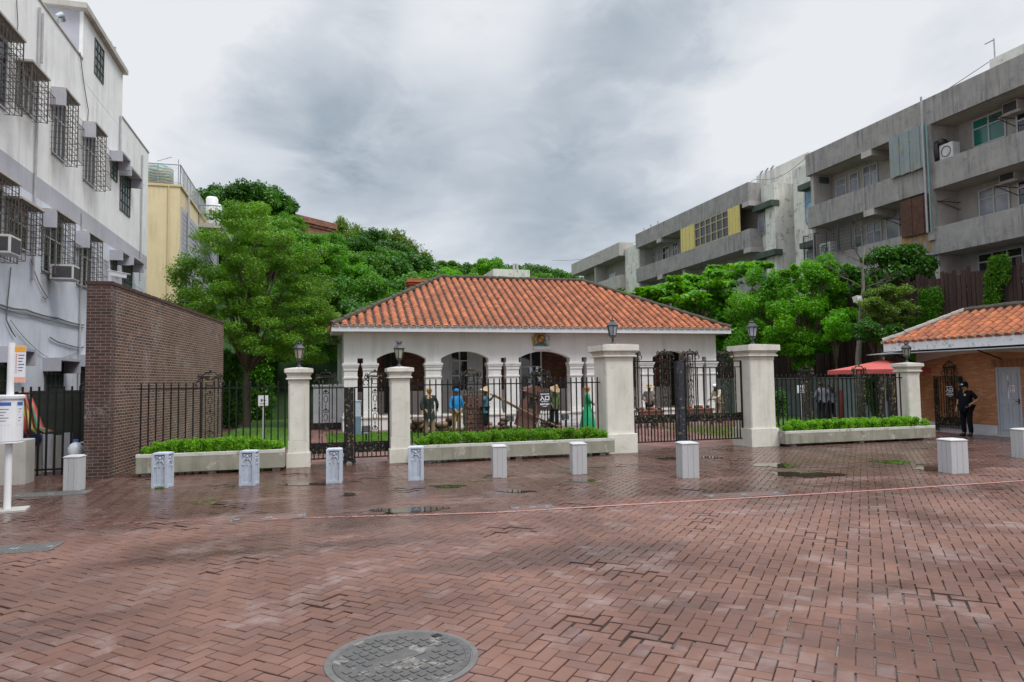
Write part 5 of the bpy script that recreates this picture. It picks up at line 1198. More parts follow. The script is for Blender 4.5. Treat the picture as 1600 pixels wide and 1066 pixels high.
# ------------------------------------------------------------------ yellow building behind it
def yellow_block():
    yf = 36.0; xr = P(280, 400, Y=yf).x; zt = P(255, 291, Y=yf).z; yb = 49.0
    t = thing('rendered_house', 'tall yellow rendered building with grey clad side behind the white apartments', 'building', (xr-2.5, yf, 0))
    w = MB(); w.box(xr-6, xr, yf, yb, -.05, zt); w.build('wall', MT['cream'], t, world=True)
    c = MB(); c.box(xr, xr+.06, yf+.25, yb, 0, zt-.9)
    z = .3
    while z < zt-1: c.box(xr+.06, xr+.075, yf+.25, yb, z, z+.012); z += .24
    c.build('cladding', MT['render_grey'], t, world=True)
    c = MB(); c.box(xr-6, xr+.08, yf-.05, yb, zt, zt+.12); c.build('roof_slab', MT['cream_trim'], t, world=True, bevel=.01)
    p = MB(); q = P(262, 400, Y=yf-.05); p.tube([(q.x,yf-.04,0),(q.x,yf-.04,zt)], .035, 8); p.build('drain_pipe', MT['cream_trim'], t, world=True)
    p = MB(); p.tube([(xr+.14,yf+1.5,0),(xr+.14,yf+1.5,zt)], .06, 8); p.build('drain_pipe', MT['pipe'], t, world=True)
    # chain link railing
    r = MB(); zr = zt+1.1
    for (a, b) in (((xr-6,yf),(xr,yf)),((xr,yf),(xr,yb))):
        L_ = math.hypot(b[0]-a[0], b[1]-a[1]); n = int(L_/.9)
        for k in range(n+1): x, y = a[0]+(b[0]-a[0])*k/n, a[1]+(b[1]-a[1])*k/n; r.tube([(x,y,zt+.1),(x,y,zr)], .022, 6)
        r.tube([(a[0],a[1],zr),(b[0],b[1],zr)], .025, 6); r.tube([(a[0],a[1],zt+.2),(b[0],b[1],zt+.2)], .016, 6)
        m = int(L_/.11)
        for k in range(-8, m+1):
            for s in (1, -1):
                t0, t1 = k*.11, k*.11+.78*.9
                if s < 0: t0, t1 = t1, t0
                za, zb_ = zt+.2, zr; A_, B2 = t0, t1
                if min(A_, B2) < 0 or max(A_, B2) > L_: continue
                r.bar((a[0]+(b[0]-a[0])*A_/L_, a[1]+(b[1]-a[1])*A_/L_, za), (a[0]+(b[0]-a[0])*B2/L_, a[1]+(b[1]-a[1])*B2/L_, zb_), .007)
    r.build('roof_railing', MT['galv'], t, world=True)
    for (py0, py1, ya, yc) in ((415, 440, yf+1.0, yf+1.6), (432, 505, yf+3.2, yf+4.6), (490, 520, yf+1.2, yf+2.4)):
        z1, z0 = P(290, py0, X=xr).z, P(290, py1, X=xr).z; w = MB(); w.box(xr+.04, xr+.085, ya, yc, z0, z1); wo = w.build('window', MT['glass_dark'], t, world=True)
        f = MB()
        for k in range(4): f.box(xr+.086, xr+.11, ya+(yc-ya)*k/3-.02, ya+(yc-ya)*k/3+.02, z0, z1)
        f.box(xr+.086, xr+.40, ya-.1, yc+.1, z1+.01, z1+.07); f.build('frame', MT['cage'], wo, world=True)
    b = MB(); z = P(320, 362, X=xr).z; b.box(xr, xr+1.3, yf+5.2, yf+9.5, z-.25, z); b.build('balcony', MT['concrete_light'], t, world=True)
    b = MB()
    for zz in (z+.5, z+1.0): b.tube([(xr,yf+5.2,zz),(xr+1.3,yf+5.2,zz),(xr+1.3,yf+9.5,zz)], .035, 6)
    for (x, y) in ((xr+.05,yf+5.2),(xr+1.3,yf+5.2),(xr+1.3,yf+7.3),(xr+1.3,yf+9.5)): b.tube([(x,y,z),(x,y,z+1.0)], .035, 6)
    b.build('balcony_railing', MT['blue_steel'], t, world=True)
    # tanks stand on the roof
    for (px, lab, mat, rad, hh, yy) in ((246, 'patterned teal and cream water tank on the yellow building roof', 'tank_pattern', .72, 1.1, yf+.9),):
        q = P(px, 280, Y=yy); tk = thing('water_tank', lab, 'water tank', (q.x, yy, zt+.12)); m_ = MB(); m_.lathe([(rad,0),(rad,hh-.14),(rad*.9,hh-.05),(rad*.4,hh+.05),(.05,hh+.07)], 24); m_.build('tank', MT[mat], tk, smooth=True); m_ = MB(); m_.lathe([(.2,hh+.05),(.2,hh+.10),(.02,hh+.12)], 12); m_.build('lid', MT['white_paint'], tk)
    for (px, yy, lab) in ((297, yf+5.9, 'white water tank on the balcony of the yellow building, nearer one'), (309, yf+7.6, 'white water tank with red writing on the balcony of the yellow building, farther one')):
        tk = thing('water_tank', lab, 'water tank', (xr+.62, yy, z)); m_ = MB(); hh = 1.55; m_.lathe([(.30,0),(.33,.1),(.33,hh),(.26,hh+.10),(.05,hh+.14)], 20); m_.build('tank', MT['white_paint'], tk, smooth=True)
        m_ = MB(); m_.box(-.10,.10,-.345,-.325,.75,.82); m_.box(-.02,.02,-.345,-.325,.6,.95); m_.build('marking', MT['red_ink'], tk)
    a = MB(); q = P(278, 280, Y=yf); a.tube([(q.x, yf+.1, zt), (q.x, yf+.1, zt+1.4)], .02, 6); a.tube([(q.x-1.0, yf+.3, zt+1.3),(q.x-.3, yf+.1, zt+1.5)], .015, 6); a.build('antenna', MT['galv'], t, world=True)
MT['blue_steel'] = M('blue_grey_steel', (.16,.22,.30), (.13,.18,.25), 6, .5, .05)
def tankmat():
    m, nt, N, L, bs = newmat('patterned_tank'); geo = N.new('ShaderNodeNewGeometry'); w_ = N.new('ShaderNodeTexWave'); w_.inputs['Scale'].default_value = 2.2; w_.inputs['Distortion'].default_value = 6; w_.bands_direction = 'Z'
    L.new(geo.outputs['Position'], w_.inputs[0]); L.new(mixc(N, L, ramp(N, L, w_.outputs['Fac'], .4, .6), (.12,.30,.32), (.55,.48,.34)), bs.inputs['Base Color']); return m
MT['tank_pattern'] = tankmat()
yellow_block()
def small_house():
    q = P(352, 560, Y=44); t = thing('rendered_house', 'low pale yellow house with a sloping roof half hidden by the round tree', 'house', (q.x, 44, 0))
    zt, zb = P(352, 518, Y=44).z, P(386, 545, Y=44).z; x1 = P(388, 545, Y=44).x
    w = MB(); w.prism([(q.x-3, -.05),(x1, -.05),(x1, zb),(q.x, zt),(q.x-3, zt+.8)], 44, 52, 'Y'); w.build('wall', MT['cream_trim'], t, world=True)
    r = MB(); r.bar((q.x-3, 48, zt+.9), (x1+.3, 48, zb+.0), 8.4, .12, up=(0,0,1)); r.build('roof', MT['ridge'], t, world=True)
    w = MB(); a, b = P(354, 556, Y=44), P(372, 541, Y=44); w.box(a.x, b.x, 43.96, 44.02, a.z-.6, b.z); wo = w.build('window', MT['glass_dark'], t, world=True)
    f = MB()
    for k in range(4): x = a.x+(b.x-a.x)*k/3; f.box(x-.03, x+.03, 43.92, 43.959, a.z-.6, b.z)
    f.build('frame', MT['pipe'], wo, world=True)
small_house()

# ------------------------------------------------------------------ concrete apartment blocks on the right
XR = 28.0
zr = lambda px, py: P(px, py, X=XR).z
Z_RT, Z_RB, Z_1T, Z_1B, Z_2T, Z_2B = zr(1456,150), zr(1456,193), zr(1456,255), zr(1456,297), zr(1456,357), zr(1456,401)
ST = (Z_1T-Z_2T)
def loggia_block(t, y0, y1, parts, zroof_extra=0, mat='concrete', depth=1.5, levels=3):
    """stacked open galleries: parapet bands, floor slabs, party walls and a back wall"""
    X = XR
    bk = MB(); bk.box(X+depth, X+9, y0, y1, -.05, Z_RT-.25); bk.build('back_wall', MT['concrete_light'], t, world=True)
    bands = [(Z_RB, Z_RT)]+[(Z_1B-k*ST, Z_1T-k*ST) for k in range(levels)]
    for (a, b) in bands:
        m_ = MB(); m_.box(X, X+.16, y0, y1, a, b); m_.box(X+.16, X+depth, y0, y0+.16, a, b); m_.box(X+.16, X+depth, y1-.16, y1, a, b); m_.build('parapet', MT[mat], t, world=True, bevel=.012)
        s = MB(); s.box(X+.16, X+depth, y0+.16, y1-.16, a+.01, a+.17); s.build('floor_slab', MT['concrete_light'], t, world=True)
    for yy in parts:
        w = MB()
        for (a, b), (c, d) in zip(bands[1:], bands[:-1]): w.box(X+.17, X+depth, yy-.12, yy+.12, b-.9, c+.02)
        w.box(X-.02, X+.17, yy-.13, yy+.13, bands[-1][0], Z_RB) if False else None
        w.build('party_wall', MT['concrete_light'], t, world=True)
    return bands
def gwindow(t, pa, pb, pt, pbm, X, mat, nv=2, frame='alu', nh=2):
    a, b = P(pa, (pt+pbm)/2, X=X), P(pb, (pt+pbm)/2, X=X); y1, y0 = a.y, b.y; pm = (pa+pb)/2; z1, z0 = P(pm, pt, X=X).z, P(pm, pbm, X=X).z
    w = MB(); w.box(X-.03, X+.02, y0, y1, z0, z1); wo = w.build('window', MT[mat], t, world=True)
    f = MB()
    for k in range(nv+1): yy = y0+(y1-y0)*k/nv; f.box(X-.065, X-.031, yy-.035, yy+.035, z0, z1)
    for k in range(nh+1): zz = z0+(z1-z0)*(k/nh if k != 1 or nh != 2 else .66); f.box(X-.062, X-.031, y0, y1, zz-.03, zz+.03)
    f.build('frame', MT[frame], wo, world=True)
def block_near():
    ye = P(1258.5, 260, X=XR).y; y0 = 8.0; yp = P(1449, 200, X=XR).y
    t = thing('apartment_block', 'grey concrete apartment block with long balconies, one blue and one rusty sheet', 'apartment block', (XR, 22, 0))
    ypr = P(1600, 150, X=XR).y-1.0
    bands = loggia_block(t, y0, ye, [yp, ye-.3, ypr-1.5, y0+4])
    XB = XR+1.5
    # cross beams below each band
    for yb_ in (P(1352, 205, X=XR).y, ypr-.2):
        for (a, b) in bands:
            m_ = MB(); m_.box(XR-.02, XB, yb_-.35, yb_+.35, a-.32, a+.01); m_.build('beam', MT['concrete_light'], t, world=True)
    for z in (Z_1B, Z_2B):
        m_ = MB(); m_.box(XR-.10, XR+.17, yp-.16, yp+.16, z-2.4, Z_RB+.0); m_.build('column', MT['concrete'], t, world=True) if z == Z_1B else None
    gwindow(t, 1307, 1323, 280, 311, XB, 'glass_pale', 1); gwindow(t, 1329, 1342, 270, 303, XB, 'glass_pale', 1); gwindow(t, 1350, 1372, 258, 296, XB, 'glass_pale', 2)
    gwindow(t, 1521, 1572, 180, 222, XB, 'glass_green', 2); gwindow(t, 1531, 1578, 292, 336, XB, 'glass_pale', 2)
    gwindow(t, 1356, 1378, 348, 388, XB, 'glass_pale', 2); gwindow(t, 1386, 1406, 338, 375, XB, 'glass_pale', 1); gwindow(t, 1337, 1348, 356, 392, XB, 'glass_teal', 1)
    gwindow(t, 1590, 1625, 168, 215, XB, 'glass_dark', 2); gwindow(t, 1592, 1625, 276, 318, XB, 'glass_dark', 2); gwindow(t, 1530, 1600, 392, 430, XB, 'dark_room', 3)
    # hung sheets
    def sheet(name, c, mat, ribs):
        q = [P(x, y, X=XR-.12) for x, y in c]; m_ = MB()
        y1, y0_ = (q[0].y+q[3].y)/2, (q[1].y+q[2].y)/2; z1 = (q[0].z+q[1].z)/2; z0 = (q[2].z+q[3].z)/2; n = ribs
        for k in range(n):
            a, b = y0_+(y1-y0_)*k/n, y0_+(y1-y0_)*(k+1)/n; m_.box(XR-.13-(k % 2)*.025, XR-.09, a+.004, b-.004, z0-(k*37 % 5)*.008, z1)
        m_.build(name, mat, t, world=True)
    sheet('blue_sheet', [(1389,216),(1446,195),(1447,260),(1391,279)], MT['blue_sheet'], 7)
    sheet('rusty_sheet', [(1407,318),(1452,300),(1454,357),(1409,376)], MT['rust'], 5)
    q0, q1 = P(1409, 385, X=XR-.004), P(1457, 385, X=XR-.004); m_ = MB(); m_.quad((XR-.005,q0.y,Z_2T-.02),(XR-.005,q1.y,Z_2T-.02),(XR-.005,q1.y,Z_2B+.1),(XR-.005,q0.y,Z_2B+.1)); m_.build('rust_stain', stainmat(Z_2T), t, world=True)
    for px, r in ((1447, .05), (1453, .035)):
        y = P(px, 250, X=XR-.07).y; p = MB(); p.tube([(XR-.19,y,Z_2T-.2),(XR-.19,y,Z_RT+.1 if px == 1447 else Z_RB)], r, 8); p.build('drain_pipe', MT['pipe_teal' if px > 1450 else 'pipe'], t, world=True)
    # wall air conditioners and drying brackets
    for (px, py) in ((1583, 168), (1578, 275)):
        q = P(px, py, X=XB-.25); a = MB(); a.box(XB-.45, XB, q.y-.35, q.y+.35, q.z-.25, q.z+.25); ao = a.build('air_conditioner', MT['ac'], t, world=True, bevel=.015); g_ = MB(); g_.box(XB-.46, XB-.451, q.y-.3, q.y+.3, q.z-.2, q.z+.2); g_.build('grille', MT['grille'], ao, world=True)
        a = MB(); a.box(XB-.5, XB, q.y-.5, q.y+.5, q.z-.34, q.z-.26); a.build('shelf', MT['concrete_light'], t, world=True)
    for (px, py) in ((1560, 186), (1565, 295), (1390, 345), (1475, 318)):
        q = P(px, py, X=XR+.5); a = MB(); a.tube([(XB,q.y,q.z-.25),(XR+.1,q.y,q.z+.1)], .02, 5); a.tube([(XB,q.y,q.z+.1),(XR+.1,q.y,q.z+.1)], .02, 5); a.tube([(XR+.3,q.y-.5,q.z+.1),(XR+.3,q.y+.5,q.z+.1)], .016, 5); a.build('drying_bracket', MT['rust'], t, world=True)
    q = P(1478, 232, X=XR+.3); a = MB(); a.box(XR+.18, XR+.62, q.y-.45, q.y+.25, Z_1T, Z_1T+.75); ao = a.build('air_conditioner', MT['ac'], t, world=True, bevel=.02); a = MB(); a.torus((XR+.175,q.y-.1,Z_1T+.38), .24, .02, 16, 'X'); a.build('grille', MT['grille'], ao, world=True)
    a = MB(); a.ball((XR+.4, q.y+.55, Z_1T+.55), .3, 10, 8, sz=1.9); a.ball((XR+.35,q.y+.2,Z_1T+.9), .2, 9, 7, sx=1.4); a.build('black_cover', MT['black'], t, world=True, smooth=True)
    # mesh cage on the lower gallery
    y1_, y0_ = P(1256, 380, X=XR-.35).y, P(1330, 380, X=XR-.35).y; c = MB(); z0_, z1_ = Z_2T-.1, Z_2T+1.35; n = 26
    for k in range(n+1): yy = y0_+(y1_-y0_)*k/n; c.box(XR-.36, XR-.35, yy-.008, yy+.008, z0_, z1_)
    for k in range(9): zz = z0_+(z1_-z0_)*k/8; c.box(XR-.36, XR-.35, y0_, y1_, zz-.008, zz+.008)
    for k in range(5): yy = y0_+(y1_-y0_)*k/4; c.box(XR-.38, XR-.33, yy-.03, yy+.03, z0_, z1_); c.bar((XR,yy,z0_),(XR-.36,yy,z0_+.02),.04); c.bar((XR,yy,z1_),(XR-.36,yy,z1_),.04)
    c.build('balcony_cage', MT['grille'], t, world=True)
    q = P(1292, 378, X=XR+.5); a = MB(); a.box(XR+.3, XR+.75, q.y-.5, q.y+.4, Z_2T, Z_2T+.8); ao = a.build('air_conditioner', MT['ac'], t, world=True, bevel=.02); a = MB(); a.torus((XR+.295,q.y,Z_2T+.42), .26, .03, 16, 'X'); a.torus((XR+.295,q.y,Z_2T+.42), .12, .03, 12, 'X'); a.build('grille', MT['grille'], ao, world=True)
    # lift housing on the roof
    q = P(1546, 100, X=XR+2); a = MB(); a.box(XR+2, XR+7, 10, q.y, Z_RT-.3, P(1546, 94, X=XR+2).z); a.build('roof_housing', MT['concrete_old'], t, world=True)
    a = MB(); a.tube([(XR+2.1,q.y-.2,Z_RT),(XR+2.1,q.y-.2,Z_RT+2.3)], .035, 6); a.tube([(XR+2.1,q.y-.2,Z_RT+2.25),(XR+2.1,q.y+.25,Z_RT+2.25)], .03, 6); a.build('vent_pipe', MT['pipe'], t, world=True)
    # stair bay at the far end
    xs = XR+1.2; ys = P(1240.5, 330, X=xs).y; zt = P(1242, 264, X=xs).z
    a = MB(); a.box(xs, xs+7, ye, ys, -.05, zt); a.build('stair_bay', MT['concrete_old'], t, world=True)
    gwindow(t, 1259, 1281, 296, 345, xs-.01, 'glass_bluewhite', 1, 'pipe'); gwindow(t, 1262, 1281, 390, 430, xs-.01, 'glass_pale', 1, 'pipe')
    for (pa, pb, py) in ((1247, 1283, 293), (1250, 1283, 383)):
        a, b = P(pa, py, X=xs-.6), P(pb, py, X=xs-.6); h = MB(); h.box(xs-.65, xs, b.y, a.y, a.z-.26, a.z+.08); h.build('canopy', MT['green_hood'], t, world=True)
    return ye, ys
def stainmat(zt):
    m, nt, N, L, bs = newmat('rust_run'); geo = N.new('ShaderNodeNewGeometry'); p = geo.outputs['Position']
    s = noise(N, L, mapped(N, L, p, (1,1,.06)), 4, 5, .6); col = mixc(N, L, ramp(N, L, s, .35, .7), (.42,.23,.075), (.30,.24,.17)); L.new(col, bs.inputs['Base Color']); bs.inputs['Roughness'].default_value = .9
    s2 = noise(N, L, mapped(N, L, p, (1,1,.25)), 2.2, 5, .6); sx = N.new('ShaderNodeSeparateXYZ'); L.new(p, sx.inputs[0])
    mr = N.new('ShaderNodeMapRange'); L.new(sx.outputs[2], mr.inputs[0]); mr.inputs['From Min'].default_value = zt-1.3; mr.inputs['From Max'].default_value = zt; mr.inputs['To Min'].default_value = -.2; mr.inputs['To Max'].default_value = .25
    a = N.new('ShaderNodeMath'); a.operation = 'ADD'; L.new(s2, a.inputs[0]); L.new(mr.outputs[0], a.inputs[1]); L.new(ramp(N, L, a.outputs[0], .42, .66), bs.inputs['Alpha']); return m
MT['pipe_teal'] = M('teal_pipe', (.12,.30,.30), (.2,.3,.3), 4, .6, .02)
MT['glass_bluewhite'] = glassmat('blue_papered_window', (.10,.30,.48), .2, .5, (.56,.62,.68))
yn_end, ys_end = block_near()
def block_mid():
    y0, y1 = P(1170, 330, X=XR).y, P(993.5, 400, X=XR).y
    t = thing('apartment_block', 'farther grey concrete apartment block with yellow ribbed sheets and brown glazing', 'apartment block', (XR, (y0+y1)/2, 0))
    ypm = P(1064, 400, X=XR).y
    bands = loggia_block(t, y0, y1, [ypm, y1-.3], mat='concrete')
    XB = XR+1.5
    for (pa, pb, nm) in ((1064, 1086, 'yellow_sheet'), (1139, 1157, 'yellow_sheet')):
        ya, yb_ = P(pb, 380, X=XR).y, P(pa, 380, X=XR).y; m_ = MB(); n = 8
        for k in range(n): a, b = ya+(yb_-ya)*k/n, ya+(yb_-ya)*(k+1)/n; m_.box(XR+.0-(k % 2)*.02, XR+.06, a+.006, b-.006, Z_1T-.02, Z_RB+.02)
        m_.build(nm, MT['yellow_sheet'], t, world=True)
    ya, yb_ = P(1139, 380, X=XR).y, P(1086, 380, X=XR).y; w = MB(); w.box(XR+.06, XR+.08, ya, yb_, Z_1T, Z_RB); wo = w.build('window', MT['glass_dark'], t, world=True); f = MB(); n = 6
    for k in range(n+1): yy = ya+(yb_-ya)*k/n; f.box(XR+.0, XR+.059, yy-.05, yy+.05, Z_1T, Z_RB)
    for zz in (Z_1T+.03, Z_1T+.65, Z_RB-.5, Z_RB-.04): f.box(XR+.004, XR+.059, ya, yb_, zz-.035, zz+.035)
    f.build('frame', MT['brass'], wo, world=True)
    for (pa, pb) in ((1016, 1024), (1028, 1033), (1036, 1046), (1052, 1060)): gwindow(t, pa, pb, P_y(Z_RB-.35, (pa+pb)/2, XB), P_y(Z_1T+.1, (pa+pb)/2, XB), XB, 'glass_dark' if pa > 1030 else 'glass_pale', 2)
    for yy in (P(1030, 390, X=XR).y, P(1168, 400, X=XR).y):
        for (a, b) in bands[:2]:
            m_ = MB(); m_.box(XR-.02, XB, yy-.4, yy+.4, a-.32, a+.01); m_.build('beam', MT['concrete_light'], t, world=True)
    # white stair bay at the near end
    xs = XR+1.0; yq = P(1205, 400, X=xs).y; ya2 = P(1245, 400, X=xs+2.5).y
    a = MB(); a.box(xs, xs+7, yq-.0, y0, -.05, P(1185, 296, X=xs).z); a.build('stair_bay', MT['concrete_old'], t, world=True)
    xs2 = xs-.35; yn2 = P(1213, 400, X=xs2).y; a = MB(); a.box(xs2, xs2+2.6, yn2-.01, yq, -.05, P(1213, 283, X=xs2).z); a.build('stair_bay', MT['concrete_old'], t, world=True)
    a = MB(); a.box(xs+1.5, xs+6, y0-3, y0+2.5, P(1185,296,X=xs).z-.3, P(1160,286,X=xs+1.5).z); a.build('roof_housing', MT['concrete_old'], t, world=True)
    a = MB(); zz = P(1195, 283, X=xs).z
    for k in range(3): a.tube([(xs+1,yq+1+k*.6,zz),(xs+1,yq+1+k*.6,zz+1.1),(xs+1,yq+.7+k*.6,zz+1.25)], .06, 6)
    a.build('vent_pipe', MT['pipe'], t, world=True)
    gwindow(t, 1186, 1206, 334, 364, xs-.01, 'glass_pale', 2, 'pipe'); gwindow(t, 1190, 1210, 408, 440, xs-.01, 'glass_pale', 2, 'alu')
    for (pa, pb, py) in ((1176, 1206, 326), (1180, 1211, 400)):
        a, b = P(pa, py, X=xs-.6), P(pb, py, X=xs-.6); h = MB(); h.box(xs-.65, xs, b.y, a.y, a.z-.28, a.z+.10); h.build('canopy', MT['green_hood'], t, world=True)
    return y1
def P_y(z, px, X):
    # pixel row of height z on plane X at column px (plane is upright, so search along it)
    a, b = -400., 1066.
    for _ in range(40):
        m = (a+b)/2
        if P(px, m, X=X).z > z: a = m
        else: b = m
    return (a+b)/2
MT['brass'] = M('brown_anodised_frame', (.42,.36,.22), (.35,.3,.18), 5, .5, .02)
y_mid = block_mid()
def block_far():
    y0, y1 = P(968, 410, X=XR).y, P(893, 430, X=XR).y
    t = thing('apartment_block', 'farthest pale concrete apartment block beyond the villa roof', 'apartment block', (XR, y0, 0))
    loggia_block(t, y0, y1, [(y0+y1)/2], mat='concrete_light', levels=2)
    xs = XR+.6; ya = P(998, 400, X=xs+2).y
    a = MB(); a.box(xs, xs+7, y_mid+.6, y0+.0, -.05, P(966, 394, X=xs).z); a.build('stair_bay', MT['concrete_old'], t, world=True)
    a = MB(); a.box(xs+1, xs+6, y_mid+1.5, y0-1, P(966,394,X=xs).z-.2, P(975, 377, X=xs+1).z); a.build('roof_housing', MT['concrete_old'], t, world=True)
    gwindow(t, 953, 962, 428, 446, xs-.01, 'glass_pale', 2, 'pipe')
    a = MB(); z = P(966,394,X=xs).z
    for k in range(3): a.tube([(xs+1.5,y0-4+k*1.4,z),(xs+1.5,y0-4+k*1.4,z+1.9)], .07, 6)
    a.build('vent_pipe', MT['pipe'], t, world=True)
block_far()
def roof_cable():
    pts = [P(1545, 97, X=XR+1.9), P(1258, 248, X=XR+.3), P(1180, 280, X=XR+2), P(975, 385, X=XR+2), P(862, 407, X=XR-4)]; m_ = MB(); sm = []
    for i in range(len(pts)-1):
        for k in range(10): q = pts[i].lerp(pts[i+1], k/10); sm.append(q-Vector((0,0,.5*math.sin(math.pi*k/10))))
    sm.append(pts[-1]); m_.tube(sm, .018, 5); tag(m_.build('overhead_cable', MT['cable']), 'thin dark cable strung above the roofs of the concrete blocks', 'cable')
roof_cable()
# a flat topped concrete house behind the villa roof
def back_tank():
    q0, q1 = P(771, 435, Y=60), P(828, 435, Y=60); zt = P(800, 421, Y=60).z
    t = thing('rooftop_block', 'small stained concrete rooftop with vent pipes behind the villa ridge', 'building', ((q0.x+q1.x)/2, 60, 0))
    a = MB(); a.box(q0.x, q1.x, 60, 64, 0, zt); a.build('wall', MT['concrete_old'], t, world=True)
    a = MB()
    for px in (803, 808): q = P(px, 415, Y=61); a.tube([(q.x,61,zt-.1),(q.x,61,P(px,412,Y=61).z)], .12, 6)
    a.build('vent_pipe', MT['pipe'], t, world=True)
back_tank()

# ------------------------------------------------------------------ dark plank fence and low wall on the right
XW = 24.3
def plank_fence():
    t = thing('plank_fence', 'tall dark brown plank fence on the right behind the trees', 'fence', (XW, 30, 0)); rg = random.Random(9); y = 13.0
    m_ = MB()
    while y < 52:
        w = rg.uniform(.13,.19); zt = P(1600, 404, X=XW).z+rg.uniform(-.22,.12); m_.box(XW-rg.uniform(0,.03), XW+.035, y, y+w, 0, zt); y += w+rg.uniform(.006,.045)
    m_.build('planks', MT['wood_dark'], t, world=True)
    r = MB()
    for z in (1.0, 3.2, 5.3): r.box(XW+.036, XW+.12, 13, 52, z, z+.12)
    r.build('rail', MT['wood_dark'], t, world=True)
    b = MB(); b.box(XW+.2, XW+.24, 13, 52, 0, 5.2); b.build('backing', MT['grille'], t, world=True)
plank_fence()
def low_wall():
    X = 22.6; y0, y1 = 19.6, 37; zt = P(1300, 590, X=X).z; t = thing('garden_wall', 'low grey stained panel wall behind the right hand iron fence', 'wall', (X, 26, 0))
    m_ = MB(); y = y0
    while y < y1: m_.box(X, X+.2, y+.02, min(y+1.15, y1), -.03, zt-.06); y += 1.17
    m_.build('panels', MT['teal_wall'], t, world=True); m_ = MB(); m_.box(X-.03, X+.23, y0, y1, zt-.06, zt); m_.build('coping', MT['concrete_light'], t, world=True)
MT['teal_wall'] = M('grey_teal_wall', (.24,.30,.30), (.17,.19,.20), 1.2, .85, .1, streak=(.1,.11,.1), streak_amt=.6)
low_wall()

